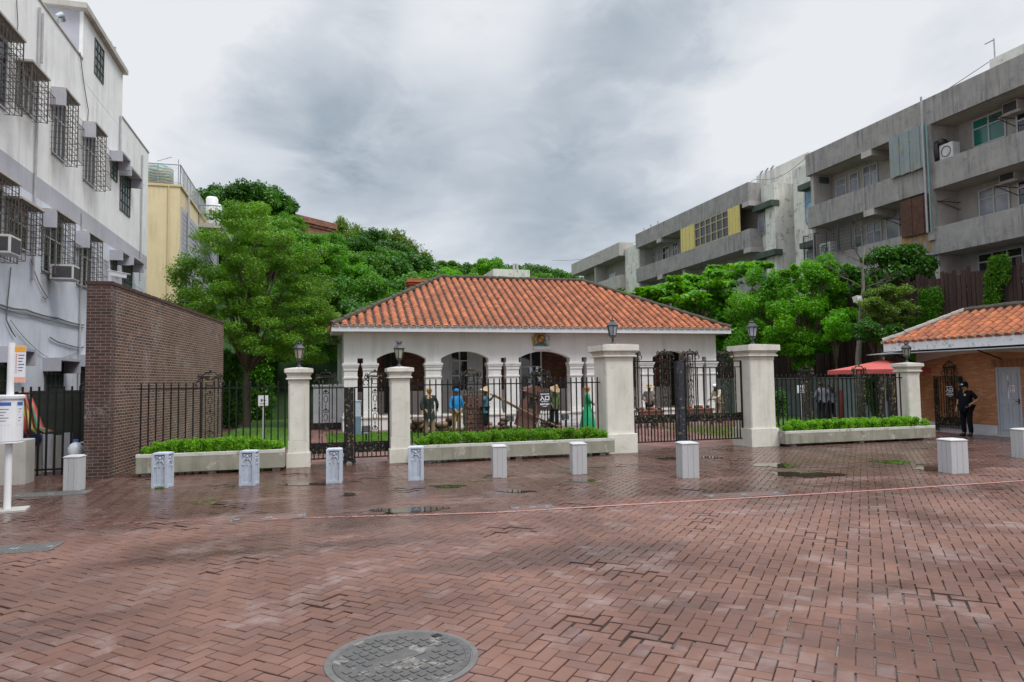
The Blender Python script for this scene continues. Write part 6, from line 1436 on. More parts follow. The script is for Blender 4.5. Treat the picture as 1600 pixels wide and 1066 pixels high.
# ------------------------------------------------------------------ alley behind the bus stop
def alley():
    ya = 16.9; x0, x1 = hit(24, 650, (0,ya,0), (1,0,0)).x, hit(131, 650, (0,ya,0), (1,0,0)).x
    t = thing('iron_gate', 'low black iron gate closing the alley left of the brick wall', 'iron gate', ((x0+x1)/2, ya, 0)); o = (x0+x1)/2
    zt = hit(80, 604, (0,ya,0), (1,0,0)).z; zl = .16
    f = MB(); f.box(x0-o, x1-o, -.02, .02, zt-.16, zt-.12); f.box(x0-o, x1-o, -.02, .02, zl, zl+.04); f.box(x0-o-.02, x0-o+.03, -.025, .025, 0, zt-.1); f.box(x0-o, x0-o+.02, -.02, .02, .7, .75); f.build('frame', MT['black_iron'], t)
    n = 8
    for k in range(n):
        x = x0-o+.12+(x1-x0-.2)*k/(n-1); b = MB(); b.box(x-.017, x+.017, -.017, .017, .05, zt); b.build('bar', MT['black_iron'], t)
    # wall stub and panels behind
    a, b = hit(-60, 700, (0,16.0,0), (1,0,0)).x, hit(40, 700, (0,16.0,0), (1,0,0)).x
    w = MB(); zt = hit(20, 688, (0,16.0,0), (1,0,0)).z; w.box(a, b, 16.0, 16.5, -.05, zt); tag(w.build('garden_wall', MT['concrete_light'], bevel=.02), 'low stained concrete wall stub beside the bus stop pole', 'wall')
    p0, p1 = hit(50, 700, (0,17.8,0), (1,0,0)).x, hit(112, 700, (0,17.8,0), (1,0,0)).x
    t = thing('sheet_barrier', 'leaning grey and white sheets behind the alley gate', 'barrier', ((p0+p1)/2, 17.8, 0)); zt = hit(80, 677, (0,17.8,0), (1,0,0)).z; n = 4
    for k in range(n):
        x = p0+(p1-p0)*(k+.5)/n; m_ = MB(); m_.obox((x-(p0+p1)/2, (k % 2)*.05, zt/2), (p1-p0)/n*.97, .03, zt-(k % 3)*.05, 0, tilt=(R(3), 0)); m_.build('sheet', MT['white_grey' if k % 2 else 'concrete_light'], t)
    # dark panel further back, the recess shade put into its colour
    m_ = MB(); m_.box(XL, -4.75, 19.6, 19.9, 0, 1.85); tag(m_.build('garden_wall', MT['recess_shade']), 'dark mossy wall closing the alley behind the gate', 'wall')
    # striped tarpaulin
    q = hit(50, 655, (0,17.5,0), (1,0,0)); t = thing('tarpaulin', 'striped red, yellow and green tarpaulin slumped over a heap behind the alley gate', 'tarpaulin', (q.x, 17.5, 0)); 
    L1 = [hit(x, y, (0,17.5,0), (1,0,0)) for x, y in ((32,612),(36,640),(40,668),(46,680))]; L2 = [hit(x, y, (0,17.5,0), (1,0,0)) for x, y in ((47,612),(58,640),(68,668),(86,674))]
    m_ = MB(); n = 8; vs = []
    for i in range(len(L1)):
        for k in range(n+1):
            p = L1[i].lerp(L2[i], k/n); vs.append((p.x, p.y-.10*math.sin(k*1.9+i)-.05*i, p.z))
    m_.add(vs, [(i*(n+1)+k, i*(n+1)+k+1, (i+1)*(n+1)+k+1, (i+1)*(n+1)+k) for i in range(len(L1)-1) for k in range(n)])
    o = m_.build('cloth', [stripes()], t, world=True, smooth=True, fix=False); sd = o.modifiers.new('s', 'SOLIDIFY'); sd.thickness = .012
    # stripe coordinate runs across the cloth
    uv = o.data.uv_layers[0]; idx = {}
    for l in o.data.loops: uv.data[l.index].uv = ((l.vertex_index % (n+1))/n, (l.vertex_index//(n+1))/3)
    b_ = MB(); b_.ball((q.x-.22, 17.72, .92), .20, 12, 9, sz=2.0); b_.ball((q.x-.08, 17.70, .80), .16, 12, 9, sx=1.4, sz=1.2); b_.ball((q.x-.25, 17.68, .72), .17, 12, 9, sx=1.3, sz=.9); b_.build('blue_sheet', MT['tarp_blue'], t, world=True, smooth=True)
    # water jug
    q = hit(118, 712, (0,16.7,0), (1,0,0)); t = thing('water_jug', 'translucent white plastic water jug with a blue cap beside the granite bollard', 'jug', (q.x, 16.7, .02))
    j = MB(); j.box(-.16,.16,-.14,.14,-.02,.42); t2 = thing('storage_crate', 'low grey plastic crate standing behind the granite bollard in the alley', 'crate', (q.x, 16.72, 0)); j.build('crate_body', MT['grille'], t2)
    t.location.z = .42
    j = MB(); j.lathe([(.13,0),(.15,.02),(.15,.22),(.10,.30),(.05,.33),(.05,.36)], 14); j.build('body', MT['jug'], t, smooth=True); j = MB(); j.lathe([(.055,.345),(.055,.39),(.045,.395)], 12); j.build('jug_cap', MT['poster_blue'], t)
    j = MB(); j.torus((.12,0,.27), .06, .015, 10, 'Y'); j.build('jug_handle', MT['jug'], t)
MT['recess_shade'] = M('dark_recess_shade', (.03,.035,.028), (.02,.022,.018), 4, .95, .4)  # near-black green: shade of the alley recess put into the panel colour
MT['tarp_blue'] = M('blue_tarpaulin', (.03,.06,.20), (.02,.04,.14), 4, .4, .3)
MT['jug'] = M('milky_plastic', (.58,.62,.66), (.52,.56,.6), 4, .35, 0)
def stripes():
    m, nt, N, L, bs = newmat('striped_cloth'); uv = N.new('ShaderNodeUVMap'); sx = N.new('ShaderNodeSeparateXYZ'); L.new(uv.outputs[0], sx.inputs[0]); r = N.new('ShaderNodeValToRGB'); r.color_ramp.interpolation = 'CONSTANT'; e = r.color_ramp.elements
    cs = [(.45,.06,.06),(.55,.36,.08),(.30,.05,.09),(.06,.2,.12),(.55,.40,.10),(.42,.08,.06),(.10,.12,.30),(.58,.42,.12),(.05,.25,.14),(.5,.1,.08)]
    e[0].color = c4(cs[0]); e[1].position = .1; e[1].color = c4(cs[1])
    for i in range(2, 10): k = e.new(i/10); k.color = c4(cs[i])
    L.new(sx.outputs[0], r.inputs[0]); L.new(r.outputs[0], bs.inputs['Base Color']); bs.inputs['Roughness'].default_value = .6; return m
alley()
# ------------------------------------------------------------------ foliage
MT['leaf_mid'] = leafmat('mid_green_leaves', (.04,.13,.008), (.09,.23,.014), (.20,.36,.05), .45, .32)
MT['leaf_fine'] = leafmat('fine_light_leaves', (.085,.21,.012), (.17,.35,.025), (.26,.42,.06), .45, .35)
MT['leaf_bright'] = leafmat('bright_green_leaves', (.075,.26,.006), (.15,.42,.012), (.26,.50,.03), .42, .42)
MT['leaf_dark'] = leafmat('deep_green_leaves', (.025,.095,.007), (.055,.175,.011), (.12,.28,.03), .38, .28)
MT['leaf_olive'] = leafmat('olive_green_leaves', (.06,.13,.012), (.13,.22,.02), (.20,.27,.05), .5, .3)
MT['leaf_vine'] = leafmat('vine_green_leaves', (.045,.165,.006), (.10,.28,.011), (.18,.37,.03), .45, .35)
def limbs(mb, base, clumps, r0, fork, rg, n=14, lean=(0,0)):
    b = Vector(base); f = Vector((base[0]+lean[0], base[1]+lean[1], fork)); m = b.lerp(f, .5)+Vector((rg.uniform(-.06,.06),rg.uniform(-.06,.06),0))
    mb.tube([b-Vector((0,0,.1)), b+Vector((0,0,.12)), m, f], [r0*1.35, r0, r0*.85, r0*.72], 10)
    for c in rg.sample(clumps, min(n, len(clumps))):
        e = Vector(c[:3]); k1 = f.lerp(e, .35)+Vector((rg.uniform(-.2,.2),rg.uniform(-.2,.2),.12*(e-f).length)); k2 = f.lerp(e, .72)+Vector((0,0,.07*(e-f).length))
        mb.tube([f-Vector((0,0,.15)), k1, k2, e], [r0*.5, r0*.32, r0*.18, r0*.06], 6)
        for q in range(2):
            d = Vector((rg.uniform(-1,1),rg.uniform(-1,1),rg.uniform(-.2,.7)))*max(c[3],c[4])*.8; mb.tube([k2, k2.lerp(e+d, .6), e+d], [r0*.11, r0*.07, r0*.02], 5)
def tree(name, label, cat, loc, clumps, r0, fork, leaf, nper, size, seed, bark='bark', group=None, up=.35, shell=.4, lean=(0,0), nl=14, base=(0,0,0)):
    t = thing(name, label, cat, loc, 0, group); rg = random.Random(seed)
    m_ = MB(); limbs(m_, base, clumps, r0, fork, rg, nl, lean); m_.build('trunk', MT[bark], t, smooth=True)
    v, k, r = leafset([c[:3] for c in clumps], [c[3:6] for c in clumps], nper, size, seed, up=up, shell=shell)
    fastmesh('crown', v, 4, k, MT[leaf], r, parent=t)
    return t
def pxclumps(loc, lst, Y, rg, dy=1.0, split=5, flat=.6, spread=.8):
    """clumps from lobes surveyed as (px, py, rx px, ry px); each lobe broken into smaller uneven clumps through the depth"""
    out = []; loc = Vector(loc)
    for (px, py, rx, ry) in lst:
        c = P(px, py, Y=Y)-loc; s = ((P(px+10, py, Y=Y)-P(px, py, Y=Y)).x)/10; a, b = rx*s, ry*s*.95
        for k in range(split):
            th = rg.uniform(0, 6.28); q = math.sqrt(rg.random())*spread; yy = rg.uniform(-1, 1)*dy*a
            f = rg.uniform(.34, .58); out.append((c.x+math.cos(th)*a*q, c.y+yy, c.z+math.sin(th)*b*q, a*f, a*f, max(.1, b*f*flat/.6)))
    return out
rg = random.Random(21)
# layered round tree left of the villa
loc = P(386, 668, Z=0); Yt = loc.y
ls = []
for (py, x0, x1) in ((345,362,432),(368,345,450),(392,325,475),(415,300,490),(440,285,505),(462,275,515),(485,300,522),(508,318,525),(530,345,520),(552,395,505)):
    n = max(3, int((x1-x0)/34))
    for k in range(n): ls.append((x0+14+(x1-x0-28)*k/(n-1)+rg.uniform(-6,6), py+rg.uniform(-6,6), rg.uniform(20,29), rg.uniform(11,16)))
cl = []
for (px, py, rx, ry) in ls:
    c = P(px, py, Y=Yt)-loc; s = 30/F; a, b = rx*s, ry*s; lim = math.sqrt(max(0, 1-((px-398)/150)**2))*3.0
    for k in range(6): cl.append((c.x+rg.uniform(-.6,.6)*a, rg.uniform(-1,.75)*lim, c.z+rg.uniform(-.6,.6)*b, a*rg.uniform(.55,.9), a*rg.uniform(.55,.9), b*rg.uniform(.5,.8)))
tree('broadleaf_tree', 'spreading layered green tree with small leaves between the brick wall and the villa', 'tree', loc, cl, .15, 2.6, 'leaf_fine', 300, .105, 31, nl=34, up=.7)
loc = P(418, 655, Z=0); ls = [(440,470,40,30),(480,480,40,34),(505,455,28,30),(450,520,44,26),(490,525,36,24),(420,540,34,18),(470,555,40,16),(512,510,20,26),(520,470,18,18)]
tree('broadleaf_tree', 'dark shaded tree behind the layered tree with a straight grey trunk', 'tree', loc, pxclumps(loc, ls, loc.y, rg, 1.0, 6), .16, 3.0, 'leaf_dark', 420, .17, 33, nl=16)
loc = P(433, 648, Z=0); ls = [(500,555,26,22),(520,535,18,24),(470,575,24,12),(488,590,24,10),(525,575,14,16)]
tree('young_tree', 'small bright green tree just left of the villa corner', 'tree', P(505,643,Z=0), pxclumps(P(505,643,Z=0), ls, P(505,643,Z=0).y, rg, 1.0, 6), .06, 1.8, 'leaf_bright', 420, .15, 35, nl=10)
# tall hedge along the path by the wall end
def hedgebox(label, c, sx, sy, sz, leaf, n, size, seed, rz=0):
    g_ = np.random.default_rng(seed); k = int(n/60); ce = np.stack([g_.uniform(-sx/2, sx/2, k), g_.uniform(-sy/2, sy/2, k), g_.uniform(.1, sz, k)], 1)
    side = g_.integers(0, 3, k); ce[side == 0, 0] = np.sign(ce[side == 0, 0])*sx/2*.92; ce[side == 1, 1] = -sy/2*.92; ce[side == 2, 2] = sz*.93
    rd = np.full((k, 3), .22)*g_.uniform(.7, 1.3, (k, 1)); v, q, r = leafset(ce, rd, 60, size, seed, up=.2, shell=.3)
    t = thing('tall_hedge', label, 'hedge', c, rz); fastmesh('foliage', v, 4, q, MT[leaf], r, parent=t)
    m_ = MB()
    for i in range(int(sy/.6)): m_.tube([(0,-sy/2+.3+i*.6,0),(0,-sy/2+.3+i*.6,sz*.7)], .03, 6)
    m_.build('stem', MT['bark'], t)
q = P(366, 640, Y=36); hedgebox('tall dark hedge behind the end of the brown brick wall', (q.x-.35, 37.5, 0), 1.5, 9, 3.4, 'leaf_dark', 26000, .13, 41)  # shaded stretch of the hedge, shade put into darker leaves
q = P(405, 640, Y=41); hedgebox('tall bright clipped hedge along the path behind the layered tree', (q.x+.1, 43, 0), 1.4, 10, 3.6, 'leaf_vine', 22000, .15, 42)  # lit stretch of the same hedge, light put into brighter leaves

# ---- hillside behind: each tree its own thing, terrain laid under their feet
def hill_kind(name, label, leaf, seed, ncl, per, size, shape, flat=.75, bark='bark'):
    g_ = random.Random(seed); cl = []
    for k in range(ncl):
        th = g_.uniform(0, 6.28); z = g_.random(); r = shape(z)*math.sqrt(g_.uniform(.25, 1)); f = g_.uniform(.10, .20); cl.append((r*math.cos(th), r*math.sin(th), .30+.62*z, f, f, f*flat))
    return tree(name, label, 'tree', (0,0,0), cl, .03, .34, leaf, per, size, seed, bark, 'trees on the hillside behind the villa', nl=10)
dome = lambda z: .48*math.sqrt(max(.02, 1-(max(0, z-.15)/.85)**2))
cone = lambda z: .42*(1-z*.75)
wide = lambda z: .55*math.sqrt(max(.05, 1-(abs(z-.5)/.6)**2))
kinds = [hill_kind('broadleaf_tree', 'dense dark green tree in the woods on the hillside behind the villa', 'leaf_dark', 51, 40, 420, .052, dome),
         hill_kind('vine_clad_tree', 'vine draped bright green rounded tree on the hillside behind the villa', 'leaf_vine', 52, 46, 420, .042, wide),
         hill_kind('broadleaf_tree', 'mid green round crowned tree in the woods on the hillside behind the villa', 'leaf_mid', 53, 44, 400, .05, dome, .6),
         hill_kind('feathery_tree', 'loose feathery olive green tree standing on the hillside skyline', 'leaf_olive', 54, 34, 260, .045, cone, 1.1),
         hill_kind('broadleaf_tree', 'bright green broad tree on the far ridge behind the villa roof', 'leaf_bright', 55, 40, 380, .05, wide)]
HT = [(328,302,84,60,0),(352,292,70,62,0),(380,287,84,60,0),(412,290,80,61,0),(438,306,60,62,0),(398,318,100,55,2),(345,330,100,53,2),(318,345,80,50,0),(430,345,90,54,2),(470,368,84,52,1),(448,338,56,58,1),(500,384,86,50,1),(528,398,84,53,1),(536,345,50,78,3),(556,356,46,80,3),(580,360,56,76,0),(604,364,44,82,3),(622,366,50,80,3),(642,380,52,80,3),(612,378,70,72,0),(570,392,92,60,2),(545,415,90,52,1),(600,402,90,62,0),(640,400,90,66,0),(662,402,64,76,3),(672,412,60,72,2),(655,424,96,58,2),(568,434,104,47,1),(620,438,100,54,0),(690,408,40,92,2),(706,408,40,95,2),(696,424,70,70,4),(722,412,40,100,0),(744,412,44,108,2),(766,408,58,88,4),(792,414,60,112,0),(815,415,60,114,2),(838,415,64,116,0),(862,420,56,118,0),(884,426,50,120,2),(742,428,70,74,2),(790,428,64,80,4),(842,428,70,84,2),(500,440,96,46,1),(462,430,90,48,2),(530,470,96,42,0),(478,490,90,41,2),(586,470,80,44,0),(640,460,90,50,2),(700,440,90,60,2),(905,432,60,122,0),(935,436,70,125,2),(290,350,70,54,0),(268,352,70,62,2),(515,366,50,66,1),(490,352,34,78,0),(600,385,70,70,2),(560,372,50,68,0)]
used = [False]*len(kinds); bases = []
for i, (px, py, w, Y, kd) in enumerate(HT):
    q = P(px, py, Y=Y); s = (P(px+10, py, Y=Y).x-q.x)/10; wid = w*s; f = {0:1.0,1:1.12,2:1.0,3:.86,4:1.12}[kd]
    sc = wid/f*1.08; h = sc*{0:1.0,1:1.0,2:1.05,3:1.35,4:.95}[kd]; z = q.z-h*.97
    if z < 0: h = q.z/.97; z = 0
    bases.append((q.x, Y, z)); k = kinds[kd]; rz = random.Random(i).uniform(0, 6.28)
    if not used[kd]: used[kd] = True; k.location = (q.x, Y, z); k.rotation_euler = (0,0,rz); k.scale = (sc, sc, h)
    else: dup(k, (q.x, Y, z), rz, None, None, (sc, sc, h))
def hill():
    xs = np.arange(-60, 75, 2.5); ys = np.arange(38, 150, 2.5); B = np.array(bases); vs = []
    for yv_ in ys:
        for xv_ in xs:
            d = (B[:,0]-xv_)**2+((B[:,1]-yv_)*.8)**2+2.0; w = 1/d**1.6; z = (B[:,2]*w).sum()/w.sum(); ed = min(1, max(0, (yv_-38)/6)); vs.append((xv_, yv_, (z+.15)*ed-.3 if xv_ < 22 else (z*max(0, 1-(xv_-22)/4))*ed-.3))
    nx, ny = len(xs), len(ys); fs = [(j*nx+i, j*nx+i+1, (j+1)*nx+i+1, (j+1)*nx+i) for j in range(ny-1) for i in range(nx-1)]
    o = MB().add(vs, fs).build('hillside', MT['hill_green'], smooth=True); tag(o, kind='structure')
    g_ = np.random.default_rng(8); k = 900; x = g_.uniform(-35, 26, k); y = g_.uniform(42, 125, k); d = (B[None,:,0]-x[:,None])**2+((B[None,:,1]-y[:,None])*.8)**2+2; w = 1/d**1.6; z = (w*B[None,:,2]).sum(1)/w.sum(1)*np.clip((y-38)/6, 0, 1)
    rr = g_.uniform(.6, 1.5, k); v, q, r = leafset(np.stack([x, y, z+rr*.2], 1), np.stack([rr, rr, rr*.7], 1), 60, .30, 8, up=.5)
    o = fastmesh('undergrowth', v, 4, q, MT['leaf_vine'], r, kind='stuff')
hill()
def hill_fort():
    a = P(452, 333, Y=66); lo, hi = 66., 140.
    for _ in range(50):
        m = (lo+hi)/2; z = P(521, 350, Y=m).z
        if z < a.z: lo = m
        else: hi = m
    b = P(521, 350, Y=lo); d = Vector((b.x-a.x, b.y-a.y, 0)); L_ = d.length; ang = math.atan2(d.y, d.x); t = thing('brick_building', 'red brick building with a corbelled cornice among the trees on the hilltop', 'building', (a.x, a.y, a.z-6), ang)
    w = MB(); w.box(0, L_, 0, 6, 0, 5.2); w.build('wall', MT['brick_hill'], t); c = MB(); c.box(-.25, L_+.25, -.25, 6.2, 5.45, 6.0); c.box(-.1, L_+.1, -.12, 6.1, 5.2, 5.45); c.build('cornice', MT['brick_hill'], t)
    for k in range(4):
        x = L_*(.14+.24*k); wn = MB(); wn.prism([(x-.5,2.0),(x+.5,2.0),(x+.5,3.6),(x+.35,3.95),(x,4.1),(x-.35,3.95),(x-.5,3.6)], -.03, .1, 'Y'); wn.build('window', MT['dark_room'], t)
hill_fort()

# ---- trees in front of the plank fence on the right
loc = P(1090, 600, Y=34); loc.z = 0
ls = [(1010,462,26,10),(1040,450,30,11),(1075,440,36,11),(1110,430,34,11),(1150,424,34,9),(1178,418,18,7),(1030,478,34,10),(1075,466,40,13),(1120,452,38,13),(1060,492,40,12),(1105,482,42,14),(1145,470,30,16),(1090,508,40,12),(1125,510,34,14),(1000,458,16,6),(1150,500,22,20),(1120,540,26,20)]
tree('almond_tree', 'broad leaved tree in flat tiers behind the right end of the villa roof', 'tree', loc, pxclumps(loc, ls, 34, rg, 1.0, 6, .6, .9), .16, 3.4, 'leaf_bright', 170, .30, 61, nl=26, up=.9)
loc = P(1185, 620, Y=29.5); loc.z = 0
ls = [(1190,440,20,22),(1205,470,24,24),(1170,480,28,24),(1195,510,28,24),(1160,520,26,26),(1180,545,30,16),(1150,550,18,16),(1215,445,12,18)]
tree('broadleaf_tree', 'narrow mid green tree above the right hand gate pillar', 'tree', loc, pxclumps(loc, ls, 29.5, rg, .9, 8, .66), .10, 2.6, 'leaf_vine', 380, .13, 62, nl=16)
loc = P(1262, 640, Y=27); loc.z = 0
ls = [(1285,412,22,17),(1300,430,18,18),(1265,430,20,14),(1240,422,12,10),(1240,455,16,14),(1275,455,26,20),(1300,462,20,18),(1250,485,28,22),(1285,488,28,20),(1225,490,22,20),(1215,520,24,20),(1255,520,30,20),(1290,515,20,16),(1235,545,24,12),(1270,545,20,10),(1205,545,10,8),(1255,565,16,12)]
tree('broadleaf_tree', 'large bright green bushy tree in front of the plank fence', 'tree', loc, pxclumps(loc, ls, 27, rg, .9, 8, .7), .10, 2.4, 'leaf_bright', 400, .12, 63, nl=24)
loc = P(1310, 640, Y=25); loc.z = 0
ls = [(1300,505,20,13),(1318,495,18,13),(1330,505,12,12),(1308,522,18,10),(1333,488,10,8)]
tree('young_tree', 'small bright green shrub tree beside the bare trunk', 'tree', loc, pxclumps(loc, ls, 25, rg, .9, 8, .7), .05, 2.4, 'leaf_bright', 300, .11, 64, nl=10)
loc = P(1400, 600, Y=24.5); loc.z = 0; loc.x = min(loc.x, 23.9)
ls = [(1395,400,26,16),(1425,398,24,14),(1375,412,20,14),(1410,425,34,18),(1445,420,18,18),(1380,440,26,18),(1430,445,26,16),(1405,455,30,16),(1330,430,14,14),(1345,445,16,14),(1440,470,18,14),(1378,462,14,12)]
tree('evergreen_tree', 'dark glossy evergreen tree at the top of the plank fence', 'tree', loc, pxclumps(loc, ls, loc.y, rg, .6, 8, .7), .12, 3.6, 'leaf_dark', 360, .15, 65, nl=18)
loc = P(1392, 600, Y=22.8); loc.z = 0
ls = [(1378,455,18,10),(1398,460,18,12),(1366,475,16,12),(1390,482,22,12),(1408,480,12,12),(1372,495,16,8),(1400,500,14,8)]
tree('young_tree', 'small yellowish green tree with thin slanting branches near the guardhouse roof', 'tree', loc, pxclumps(loc, ls, 22.8, rg, .9, 8, .6), .05, 2.6, 'leaf_olive', 300, .09, 66, nl=24)
loc = P(1375, 600, Y=22.3); loc.z = 0
ls = [(1350,520,16,12),(1370,528,18,12),(1390,520,14,10),(1355,505,10,8)]
tree('shrub', 'dark green shrub above the red parasol beside the guardhouse roof', 'shrub', loc, pxclumps(loc, ls, 22.3, rg, .9, 8, .7), .05, 2.4, 'leaf_dark', 300, .10, 67, nl=8)
loc = P(1215, 645, Y=23); loc.z = 0
tree('shrub', 'low green shrub behind the fence next to the thick right pillar', 'shrub', loc, pxclumps(loc, [(1218,630,12,18),(1213,645,10,8)], 23, rg, .8, 8, .8), .02, .3, 'leaf_dark', 260, .08, 68, nl=6)
loc = P(1365, 640, Y=21.5); loc.z = 0
tree('shrub', 'ivy green shrub behind the right fence below the parasol', 'shrub', loc, pxclumps(loc, [(1362,605,14,14),(1370,630,14,14),(1385,615,10,14)], 21.5, rg, .8, 8, .8), .03, .5, 'leaf_dark', 300, .08, 69, nl=6)
def bare_tree():
    c = P(1346, 645, Y=23.5); t = thing('bare_tree', 'slender nearly leafless grey tree with fine bare branches before the plank fence', 'tree', (c.x, 23.5, 0)); m_ = MB(); g_ = random.Random(4)
    pts = [P(x, y, Y=23.5)-Vector((c.x, 23.5, 0)) for x, y in ((1346,650),(1343,600),(1341,560),(1344,520),(1345,485),(1349,450),(1348,410),(1352,385))]; pts[0].z = -.05
    m_.tube(pts, [.15,.13,.12,.10,.085,.07,.04,.012], 9)
    def br(p, d, l, r, n):
        q = p+d*l; mid = p+d*l*.5+Vector((g_.uniform(-.06,.06),g_.uniform(-.06,.06),.03)); m_.tube([p, mid, q], [r, r*.7, r*.35], 5)
        if n > 0:
            for k in range(3):
                e = (d+Vector((g_.uniform(-.7,.7),g_.uniform(-.7,.7),g_.uniform(-.3,.6)))).normalized(); br(p.lerp(q, g_.uniform(.4,1)), e, l*g_.uniform(.5,.75), r*.5, n-1)
    for i in (3,4,4,5,5,5,6,6):
        br(pts[i], Vector((g_.uniform(-1,1),g_.uniform(-1,1),g_.uniform(.2,.9))).normalized(), g_.uniform(.7,1.3), .025, 3)
    m_.build('trunk', MT['bark_grey'], t, smooth=True)
    q = P(1340, 468, Y=23.3); t2 = thing('flood_lamp', 'boxy pale flood lamp fixed high on the bare grey trunk', 'lamp', (q.x, 23.3, q.z)); b = MB(); b.obox((0,0,0), .34, .22, .26, R(15), tilt=(R(-15),0)); b.build('housing', MT['ac'], t2, bevel=.01); b = MB(); b.obox((-.03,-.115,-.03), .28, .02, .2, R(15), tilt=(R(-15),0)); b.build('lens', MT['lamp_glass'], t2); b = MB(); b.tube([(.05,.05,-.05),(.12,.2,-.12)], .02, 6); b.build('bracket', MT['pipe'], t2)
bare_tree()
def vines():
    for (lab, lst) in (('dense curtain of ivy hanging on the plank fence left of the guardhouse roof', [(1425,500,1470,560,140),(1440,455,1468,505,60)]), ('narrow streak of ivy climbing the plank fence above the guardhouse ridge', [(1543,408,1560,478,50),(1564,405,1572,440,16)])):
        g_ = np.random.default_rng(len(lst)+3); ce = []
        for (x0, y0, x1, y1, n) in lst:
            for k in range(n): q = P(g_.uniform(x0, x1), g_.uniform(y0, y1), X=XW-.12); ce.append((q.x, q.y, q.z))
        ce = np.array(ce); c0 = ce.mean(0); rd = np.tile([.10,.22,.26], (len(ce), 1)); v, k, r = leafset(ce-c0, rd, 110, .085, 5, up=.1, shell=.2); t = thing('ivy', lab, 'climber', c0); fastmesh('foliage', v, 4, k, MT['leaf_vine'], r, parent=t)
vines()
def roof_weeds():
    q = P(178, 72, X=XL); g_ = np.random.default_rng(2); ce = [(XL-.05, q.y+d, lb_zt+.12+h) for d, h in ((0,.0),(.3,.02),(.12,.12),(-.5,.05))]; v, k, r = leafset(np.array(ce)-np.array(ce[0]), np.full((4,3),.11), 60, .07, 2); o = thing('roof_weed', 'small weeds sprouting from the white apartment tower roof edge', 'weeds', ce[0]); fastmesh('foliage', v, 4, k, MT['leaf_vine'], r, parent=o)
roof_weeds()
# ------------------------------------------------------------------ people and painted statues
def skin(name, nodes, edges, mat, parent, sub=1):
    """one continuous surface grown round a skeleton: nodes {key: (x,y,z,r[,r2])}, first key is the root"""
    keys = list(nodes); idx = {k: i for i, k in enumerate(keys)}
    me = bpy.data.meshes.new(name); me.from_pydata([nodes[k][:3] for k in keys], [(idx[a], idx[b]) for a, b in edges], [])
    o = bpy.data.objects.new('tmp', me); COL.objects.link(o); md = o.modifiers.new('skin', 'SKIN'); md.use_smooth_shade = True
    for i, k in enumerate(keys):
        n = nodes[k]; d = me.skin_vertices[0].data[i]; d.radius = (n[3], n[4] if len(n) > 4 else n[3]); d.use_root = (i == 0)
    sb = o.modifiers.new('sub', 'SUBSURF'); sb.levels = sub; sb.render_levels = sub
    dg = bpy.context.evaluated_depsgraph_get(); m2 = bpy.data.meshes.new_from_object(o.evaluated_get(dg)); bpy.data.objects.remove(o); bpy.data.meshes.remove(me)
    m2.name = name; m2.materials.clear(); m2.materials.append(mat); m2.polygons.foreach_set('use_smooth', [True]*len(m2.polygons))
    r = bpy.data.objects.new(name, m2); COL.objects.link(r); r.parent = parent; return r
def cloth(name, c, c2=None, rough=.85): MT[name] = M(name, c, c2, 7, rough, .25, fine=70, spec=.15); return MT[name]
SKIN = M('tan_skin', (.36,.20,.12), (.31,.165,.10), 9, .55, .05); SKIN_D = M('painted_dark_skin', (.16,.08,.05), (.12,.06,.04), 9, .55, .05); SKIN_P = M('painted_pale_skin', (.50,.30,.19), (.44,.26,.16), 9, .5, .05)
HAIR = M('black_hair', (.012,.010,.009), (.02,.016,.014), 20, .5, .2)
EYE = M('eye_dark', (.01,.008,.008), (.015,.01,.01), 5, .3, 0); SHOE = M('dark_shoes', (.015,.013,.012), (.02,.018,.016), 9, .5, .05)
def pose(h=1.70, wide=1.0, **kw):
    k = h/1.70
    j = dict(pelvis=(0,0,.93), belly=(0,-.015,1.06), chest=(0,0,1.28), neck=(0,.01,1.45), head=(0,-.015,1.57),
             shL=(.18*wide,0,1.38), shR=(-.18*wide,0,1.38), elL=(.25*wide,.03,1.12), elR=(-.25*wide,.03,1.12), wrL=(.27*wide,-.05,.88), wrR=(-.27*wide,-.05,.88),
             hiL=(.095*wide,0,.88), hiR=(-.095*wide,0,.88), knL=(.11,-.02,.48), knR=(-.11,-.02,.48), anL=(.115,.02,.09), anR=(-.115,.02,.09), toL=(.13,-.13,.03), toR=(-.13,-.13,.03))
    j.update(kw); return {a: tuple(x*k for x in b) for a, b in j.items()}, k
def lerp(a, b, t): return tuple(x+(y-x)*t for x, y in zip(a, b))
